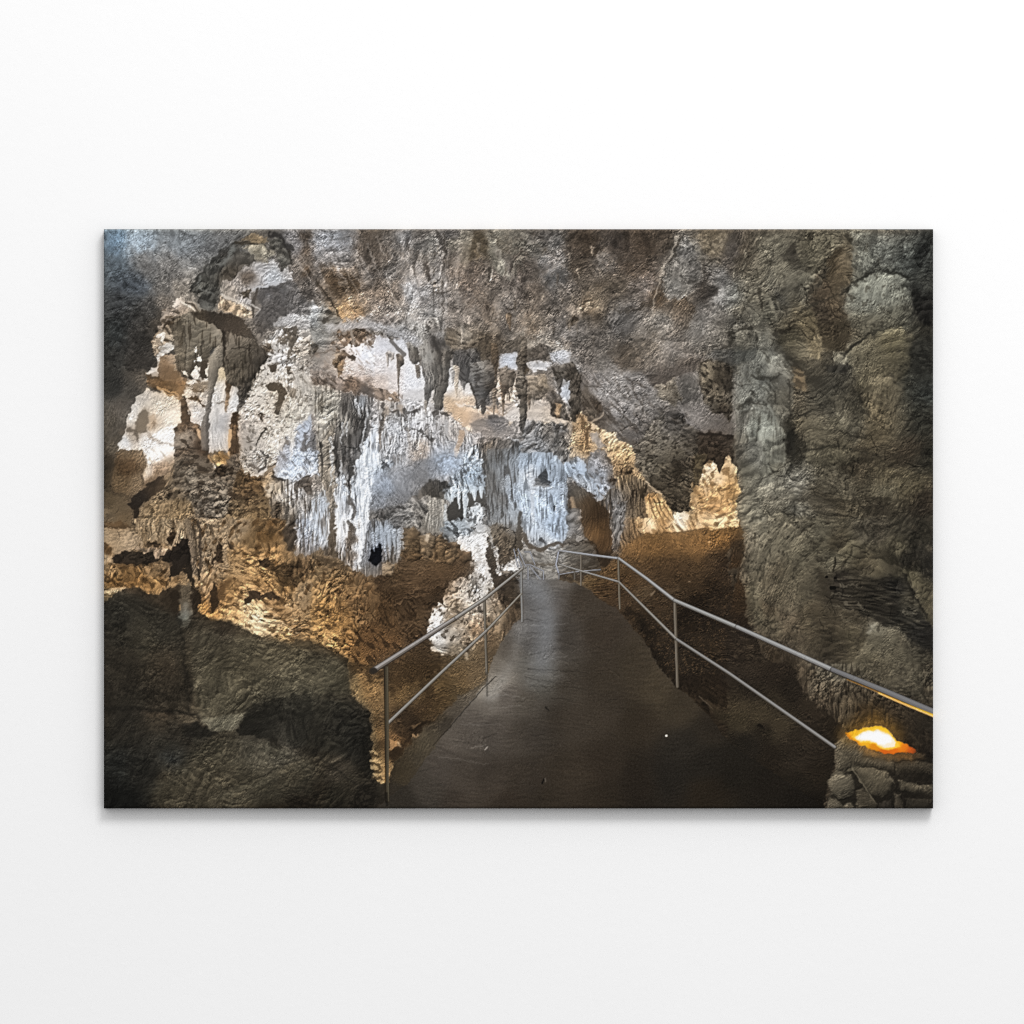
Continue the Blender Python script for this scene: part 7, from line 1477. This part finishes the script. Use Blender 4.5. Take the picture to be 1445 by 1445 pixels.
# left rail, with its posts
rail('735.5,802 737,877', 3, 3, '140.138.134', '176.176.174', '80.74.68', post=True)
rail('731,775 742,800', 2.2, 2, '150.150.154', '190.192.200', '90.86.84')
rail('683.6,846 687,950', 4, 4, '106.98.86', '140.132.120', '56.50.42', post=True)
S('687,950 687.6,982', '84.78.68', 3.6, 2.6, .8, .3, .7)
rail('735.5,838 686.5,890', 2.8, 4.4, '142.134.122', '182.176.166', '64.56.46')
rail('686.5,890 625,947 547,1021', 4.4, 5.4, '140.134.124', '182.178.172', '60.52.44')
rail('544.8,942 546.2,1130', 6.4, 5, '76.68.54', '96.88.72', '40.34.27', post=True, hs=.3)
rail('737,802.5 684,845 640,874', 4, 6.4, '134.128.120', '190.186.180', '62.54.46')
rail('640,874 527,946', 6.4, 9, '126.118.110', '188.182.178', '56.48.42')
S('525,947.5 528,946.5', '52.46.40', 9, 9, .6, 0)
S('545,1120 546,1136', '30.26.21', 5, 3, 1.2, .3, .8)
# ---------------------------------------------------------------- masks for the parts of the print
T('D0')
mark('printed_boulder', [(-20, -430), (130, -508), (250, -543), (380, -487), (490, -535), (640, -540), (700, -470), (655, -390), (760, -315), (860, -300), (1000, -240), (1280, -148), (1450, -170), (1620, -100), (1690, 20), (1700, 180), (1850, 310), (1845, 700), (1885, 790), (1900, 1000), (-20, 1000)], .9)
# ---------------------------------------------------------------- ink: grain of the photograph, tone
T('px')
SAND = np.random.default_rng(401).standard_normal((H, W)).astype(np.float32)
# the stone is rougher here and smoother there; broad folds of wall and vault
FORM = relief(301, 120, 1.0, 0, (-0.6, -0.75), 2, 0.15, 12.0)
rough = np.clip(0.75 + 0.55 * band(311, 90, wid=1.0), 0.15, 1.6)
z1 = zone('1040,323 1330,323 1330,1000 1180,970 1060,880 1040,740 1030,560', 10)
z2 = zone('400,323 1040,323 1030,560 930,640 820,520 700,460 430,450', 20)
z3 = zone('140,830 200,835 380,905 490,935 525,1010 535,1145 140,1145', 6)
own = np.maximum(M['printed_handrail'], M['printed_lamp'])
img *= (1 + (0.08 * z1 + 0.17 * z2 + -0.02 * z3 + 0.14 * M['printed_stone_block']) * (1 - own))[..., None]
img *= 1 + (M['printed_walkway'] * (1 - own))[..., None] * np.array([0.02, 0.03, 0.04], np.float32)
cool = np.clip(z1 * 0.7 + z3 + 0.15 * M['printed_walkway'] + 0.6 * M['printed_stone_block'], 0, 1) * (1 - own)
img *= 1 + cool[..., None] * np.array([-0.035, 0.03, -0.01], np.float32)
# the lamps' glow in the air before the white flowstone and the left hollow
for gx, gy, rx, ry, c, k in ((600, 640, 150, 95, (0.80, 0.88, 1.0), 0.13), (560, 520, 90, 45, (0.9, 0.88, 0.98), 0.10), (225, 600, 60, 75, (1.0, 0.97, 0.92), 0.10), (760, 690, 60, 80, (0.75, 0.86, 1.0), 0.10), (690, 790, 40, 90, (1.0, 1.0, 1.0), 0.08), (980, 720, 60, 50, (1.0, 0.85, 0.6), 0.08), (370, 880, 110, 60, (1.0, 0.8, 0.5), 0.07)):
    mk = k * np.exp(-(((PX - gx) / rx) ** 2 + ((PY - gy) / ry) ** 2))[..., None] * (1 - own)[..., None]
    img += mk * (np.array(c, np.float32) - img * 0.9)
img *= (1 + (0.10 * z1 + 0.08 * z2 + 0.07 * z3) * FORM * (1 - own))[..., None]
img *= (1 - 0.10 * M['printed_handrail'])[..., None]
crisp = z3 * (0.05 * REL['crag'] + 0.04 * REL['fine'] + 0.07 * REL['grit']) + z2 * (0.05 * REL['fine'] + 0.05 * REL['grit'] + 0.03 * REL['diag'])
img *= (1 + crisp * (1 - own))[..., None]
for ch in range(3):      # calmer ceiling
    sm = smooth(img[..., ch], 3.0)
    img[..., ch] += 0.12 * (z2 * ss(1.1, 0.5, rough)) * (sm - img[..., ch])
lum = img @ np.array([.3, .59, .11], np.float32)
chroma = (img - lum[..., None]) / (lum[..., None] + 0.03)
sat = (0.84 - 0.16 * z2 - 0.1 * z3 - 0.06 * z1 - 0.18 * M['printed_walkway']) * (1 - own) + own
for ch in range(3):
    c = chroma[..., ch]
    c = own * c + (1 - own) * (0.42 * c + 0.33 * smooth(c, 4) + 0.25 * smooth(c, 13))
    img[..., ch] = lum + sat * c * (lum + 0.03)
g = 0.03 * REL['fine'] + 0.02 * REL['rock'] + 0.055 * REL['grit'] + 0.02 * GRAIN2
keep = rough.astype(np.float32)
for k in ('printed_handrail', 'printed_lamp'):
    keep -= np.minimum(keep, M[k])
keep -= 0.7 * np.minimum(keep, M['printed_walkway'])
img *= (1 + (g * (0.45 + 0.55 * ss(0.1, 0.4, lum)) * keep))[..., None]
mag = (img[..., 0] + img[..., 2]) / 2 - img[..., 1]
img[..., 1] += (1 - own) * np.where(mag > 0, 0.65, 0.45) * mag
img += (0.008 * GRAIN + 0.008 * M['printed_walkway'] * (SAND + 0.6 * GRAIN2))[..., None]
for ch in range(3):      # the near boulder lies a little out of focus
    img[..., ch] += 0.2 * z3 * (1 - own) * (smooth(img[..., ch], 1.3) - img[..., ch])
for ch in range(3):
    sm = smooth(img[..., ch], 2.2)
    img[..., ch] = np.clip(img[..., ch] + (0.32 - 0.2 * own) * (img[..., ch] - sm), 0.02, 1)
# ================================================================ the place: a canvas print hanging on a white wall
import bpy, math
for o in list(bpy.data.objects):
    bpy.data.objects.remove(o)
scene = bpy.context.scene
col = scene.collection
PXM = 0.90 / 1171.5                     # metres to one photograph pixel
DEPTH = 0.0135                          # thickness of the stretched canvas
ROUND = 4.0                             # rounding of its edge, in pixels


def wx(px):
    return (px - 722.5) * PXM


def wz(py):
    return (722.5 - py) * PXM


def canvas_material():
    m = bpy.data.materials.new('printed_canvas')
    m.use_nodes = True
    nt = m.node_tree
    b = nt.nodes['Principled BSDF']
    at = nt.nodes.new('ShaderNodeAttribute')
    at.attribute_name = 'ink'
    nt.links.new(at.outputs['Color'], b.inputs['Base Color'])
    b.inputs['Roughness'].default_value = 0.62
    b.inputs['Specular IOR Level'].default_value = 0.03
    # weave of the cloth
    tc = nt.nodes.new('ShaderNodeTexCoord')
    w1 = nt.nodes.new('ShaderNodeTexWave')
    w1.inputs['Scale'].default_value = 260
    w1.bands_direction = 'X'
    w2 = nt.nodes.new('ShaderNodeTexWave')
    w2.inputs['Scale'].default_value = 260
    w2.bands_direction = 'Z'
    ad = nt.nodes.new('ShaderNodeMath')
    ad.operation = 'ADD'
    bp = nt.nodes.new('ShaderNodeBump')
    bp.inputs['Strength'].default_value = 0.012
    bp.inputs['Distance'].default_value = 0.0004
    for w in (w1, w2):
        nt.links.new(tc.outputs['Object'], w.inputs['Vector'])
    nt.links.new(w1.outputs['Fac'], ad.inputs[0])
    nt.links.new(w2.outputs['Fac'], ad.inputs[1])
    nt.links.new(ad.outputs[0], bp.inputs['Height'])
    nt.links.new(bp.outputs['Normal'], b.inputs['Normal'])
    return m


def wall_material():
    m = bpy.data.materials.new('white_plaster')
    m.use_nodes = True
    nt = m.node_tree
    b = nt.nodes['Principled BSDF']
    b.inputs['Roughness'].default_value = 0.9
    b.inputs['Specular IOR Level'].default_value = 0.1
    tc = nt.nodes.new('ShaderNodeTexCoord')
    n1 = nt.nodes.new('ShaderNodeTexNoise')
    n1.inputs['Scale'].default_value = 5.0
    n1.inputs['Detail'].default_value = 4.0
    mr = nt.nodes.new('ShaderNodeMapRange')
    mr.inputs['To Min'].default_value = 0.838
    mr.inputs['To Max'].default_value = 0.852
    cb = nt.nodes.new('ShaderNodeCombineColor')
    n2 = nt.nodes.new('ShaderNodeTexNoise')
    n2.inputs['Scale'].default_value = 90.0
    n2.inputs['Detail'].default_value = 5.0
    bp = nt.nodes.new('ShaderNodeBump')
    bp.inputs['Strength'].default_value = 0.05
    bp.inputs['Distance'].default_value = 0.002
    nt.links.new(tc.outputs['Object'], n1.inputs['Vector'])
    nt.links.new(tc.outputs['Object'], n2.inputs['Vector'])
    nt.links.new(n1.outputs['Fac'], mr.inputs['Value'])
    for i in range(3):
        nt.links.new(mr.outputs[0], cb.inputs[i])
    nt.links.new(cb.outputs[0], b.inputs['Base Color'])
    nt.links.new(n2.outputs['Fac'], bp.inputs['Height'])
    nt.links.new(bp.outputs['Normal'], b.inputs['Normal'])
    return m


def linear(a):
    a = np.clip(a, 0, 1)
    return np.where(a <= 0.04045, a / 12.92, ((a + 0.055) / 1.055) ** 2.4)


def mesh_of(name, verts, quads, ink, mat, parent):
    used = np.unique(quads)
    back = np.zeros(len(verts), np.int32)
    back[used] = np.arange(len(used), dtype=np.int32)
    v = verts[used].astype(np.float32)
    q = back[quads].astype(np.int32)
    me = bpy.data.meshes.new(name)
    me.vertices.add(len(v))
    me.vertices.foreach_set('co', v.ravel())
    me.loops.add(q.size)
    me.loops.foreach_set('vertex_index', q.ravel())
    me.polygons.add(len(q))
    me.polygons.foreach_set('loop_start', np.arange(0, q.size, 4, dtype=np.int32))
    me.polygons.foreach_set('use_smooth', np.ones(len(q), bool))
    me.update(calc_edges=True)
    at = me.color_attributes.new('ink', 'FLOAT_COLOR', 'POINT')
    c = np.ones((len(v), 4), np.float32)
    c[:, :3] = ink[used]
    at.data.foreach_set('color', c.ravel())
    me.materials.append(mat)
    o = bpy.data.objects.new(name, me)
    col.objects.link(o)
    o.parent = parent
    return o


# wall
WT = 0.12
wv = [(-3.2, 0, -2.2), (3.2, 0, -2.2), (3.2, 0, 2.2), (-3.2, 0, 2.2), (-3.2, WT, -2.2), (3.2, WT, -2.2), (3.2, WT, 2.2), (-3.2, WT, 2.2)]
me = bpy.data.meshes.new('wall')
me.from_pydata(wv, [], [(0, 1, 2, 3), (5, 4, 7, 6), (4, 0, 3, 7), (1, 5, 6, 2), (3, 2, 6, 7), (4, 5, 1, 0)])
me.materials.append(wall_material())
wall = bpy.data.objects.new('wall', me)
col.objects.link(wall)
wall['kind'] = 'structure'
wall['label'] = 'plain white plastered wall behind the canvas print'

# canvas print
cx, cz = wx(X0 + (W - 1) / 2), wz(Y0 + H - 1)
root = bpy.data.objects.new('canvas_print', None)
col.objects.link(root)
root.location = (cx, 0, cz)
root['label'] = 'frameless stretched canvas print of a lamplit limestone cave with a railed walkway, on white wall'
root['category'] = 'canvas print'
mat = canvas_material()
GAIN = 0.88
ink = linear(img.reshape(-1, 3)) * GAIN
e = np.minimum(np.minimum(XX, W - 1 - XX), np.minimum(YY, H - 1 - YY))
t = np.clip(ROUND - e, 0, ROUND)
dip = ROUND - np.sqrt(np.maximum(ROUND ** 2 - t ** 2, 0))
V = np.stack([(XX + X0 - 722.5) * PXM - cx, -DEPTH + dip * PXM, (722.5 - YY - Y0) * PXM - cz], -1).reshape(-1, 3)
idx = np.arange(W * H, dtype=np.int32).reshape(H, W)
Q = np.stack([idx[1:, :-1], idx[1:, 1:], idx[:-1, 1:], idx[:-1, :-1]], -1)
label = np.zeros((H - 1, W - 1), np.int32)
PARTS = [('printed_boulder', None), ('printed_walkway', None), ('printed_stone_block', None), ('printed_lamp', None), ('printed_handrail', 'left'), ('printed_handrail', 'right')]
for n, (nm, side) in enumerate(PARTS, 1):
    m = M[nm][:-1, :-1] > 0.5
    if side == 'left':
        m &= XX[:-1, :-1] + X0 < 770
    if side == 'right':
        m &= XX[:-1, :-1] + X0 >= 770
    label[m] = n
pic = mesh_of('printed_picture', V, Q[label == 0], ink, mat, root)
for n, (nm, side) in enumerate(PARTS, 1):
    mesh_of(nm, V, Q[label == n], ink, mat, pic)
# the cloth folded round the four sides, down to the wall
border = [idx[0, :], idx[:, -1], idx[-1, ::-1], idx[::-1, 0]]
for b in border:
    f = V[b]
    bk = f.copy()
    bk[:, 1] = -0.0006
    n = len(b)
    vv = np.concatenate([f, bk])
    cc = np.concatenate([ink[b], ink[b]])
    k = np.arange(n - 1, dtype=np.int32)
    qq = np.stack([k, k + 1, k + 1 + n, k + n], -1)
    mesh_of('canvas_edge', vv, qq, cc, mat, root)

# light: a wide soft lamp above and to the right, pale surroundings
world = bpy.data.worlds.new('World')
scene.world = world
world.use_nodes = True
bg = world.node_tree.nodes['Background']
bg.inputs['Color'].default_value = (1.0, 1.0, 1.0, 1)
# the room round the wall: bright towards its ceiling and its right side, dimmer towards the floor
wt = world.node_tree
tcw = wt.nodes.new('ShaderNodeTexCoord')
dot = wt.nodes.new('ShaderNodeVectorMath')
dot.operation = 'DOT_PRODUCT'
dot.inputs[1].default_value = (0.22, 0.0, 0.80)
adw = wt.nodes.new('ShaderNodeMath')
adw.inputs[1].default_value = AMB
mxw = wt.nodes.new('ShaderNodeMath')
mxw.operation = 'MAXIMUM'
mxw.inputs[1].default_value = 0.03
wt.links.new(tcw.outputs['Generated'], dot.inputs[0])
wt.links.new(dot.outputs['Value'], adw.inputs[0])
wt.links.new(adw.outputs[0], mxw.inputs[0])
wt.links.new(mxw.outputs[0], bg.inputs['Strength'])


def lamp(name, loc, aim, sx, sy, power):
    d = bpy.data.lights.new(name, 'AREA')
    d.shape = 'RECTANGLE'
    d.size, d.size_y = sx, sy
    d.energy = power
    o = bpy.data.objects.new(name, d)
    col.objects.link(o)
    o.location = loc
    v = [a - l for a, l in zip(aim, loc)]
    from mathutils import Vector
    o.rotation_euler = Vector(v).to_track_quat('-Z', 'Y').to_euler()
    return o


lamp('ceiling_softbox', (1.15, -2.7, 3.3), (0.1, 0, 0.1), 1.6, 1.2, POWER)

# camera
cam = bpy.data.cameras.new('camera')
cam.sensor_width = 36
DIST = 4.2
cam.lens = 36 * DIST / (1445 * PXM)
cam.clip_end = 50
co = bpy.data.objects.new('camera', cam)
col.objects.link(co)
co.location = (0, -DEPTH - DIST, 0)
co.rotation_euler = (math.radians(90), 0, 0)
scene.camera = co
scene.view_settings.view_transform = 'Standard'
scene.view_settings.look = 'None'
scene.view_settings.exposure = 0
scene.view_settings.gamma = 1
scene.view_settings.use_curve_mapping = False
scene.cycles.use_denoising = False
scene.cycles.filter_width = 1.2
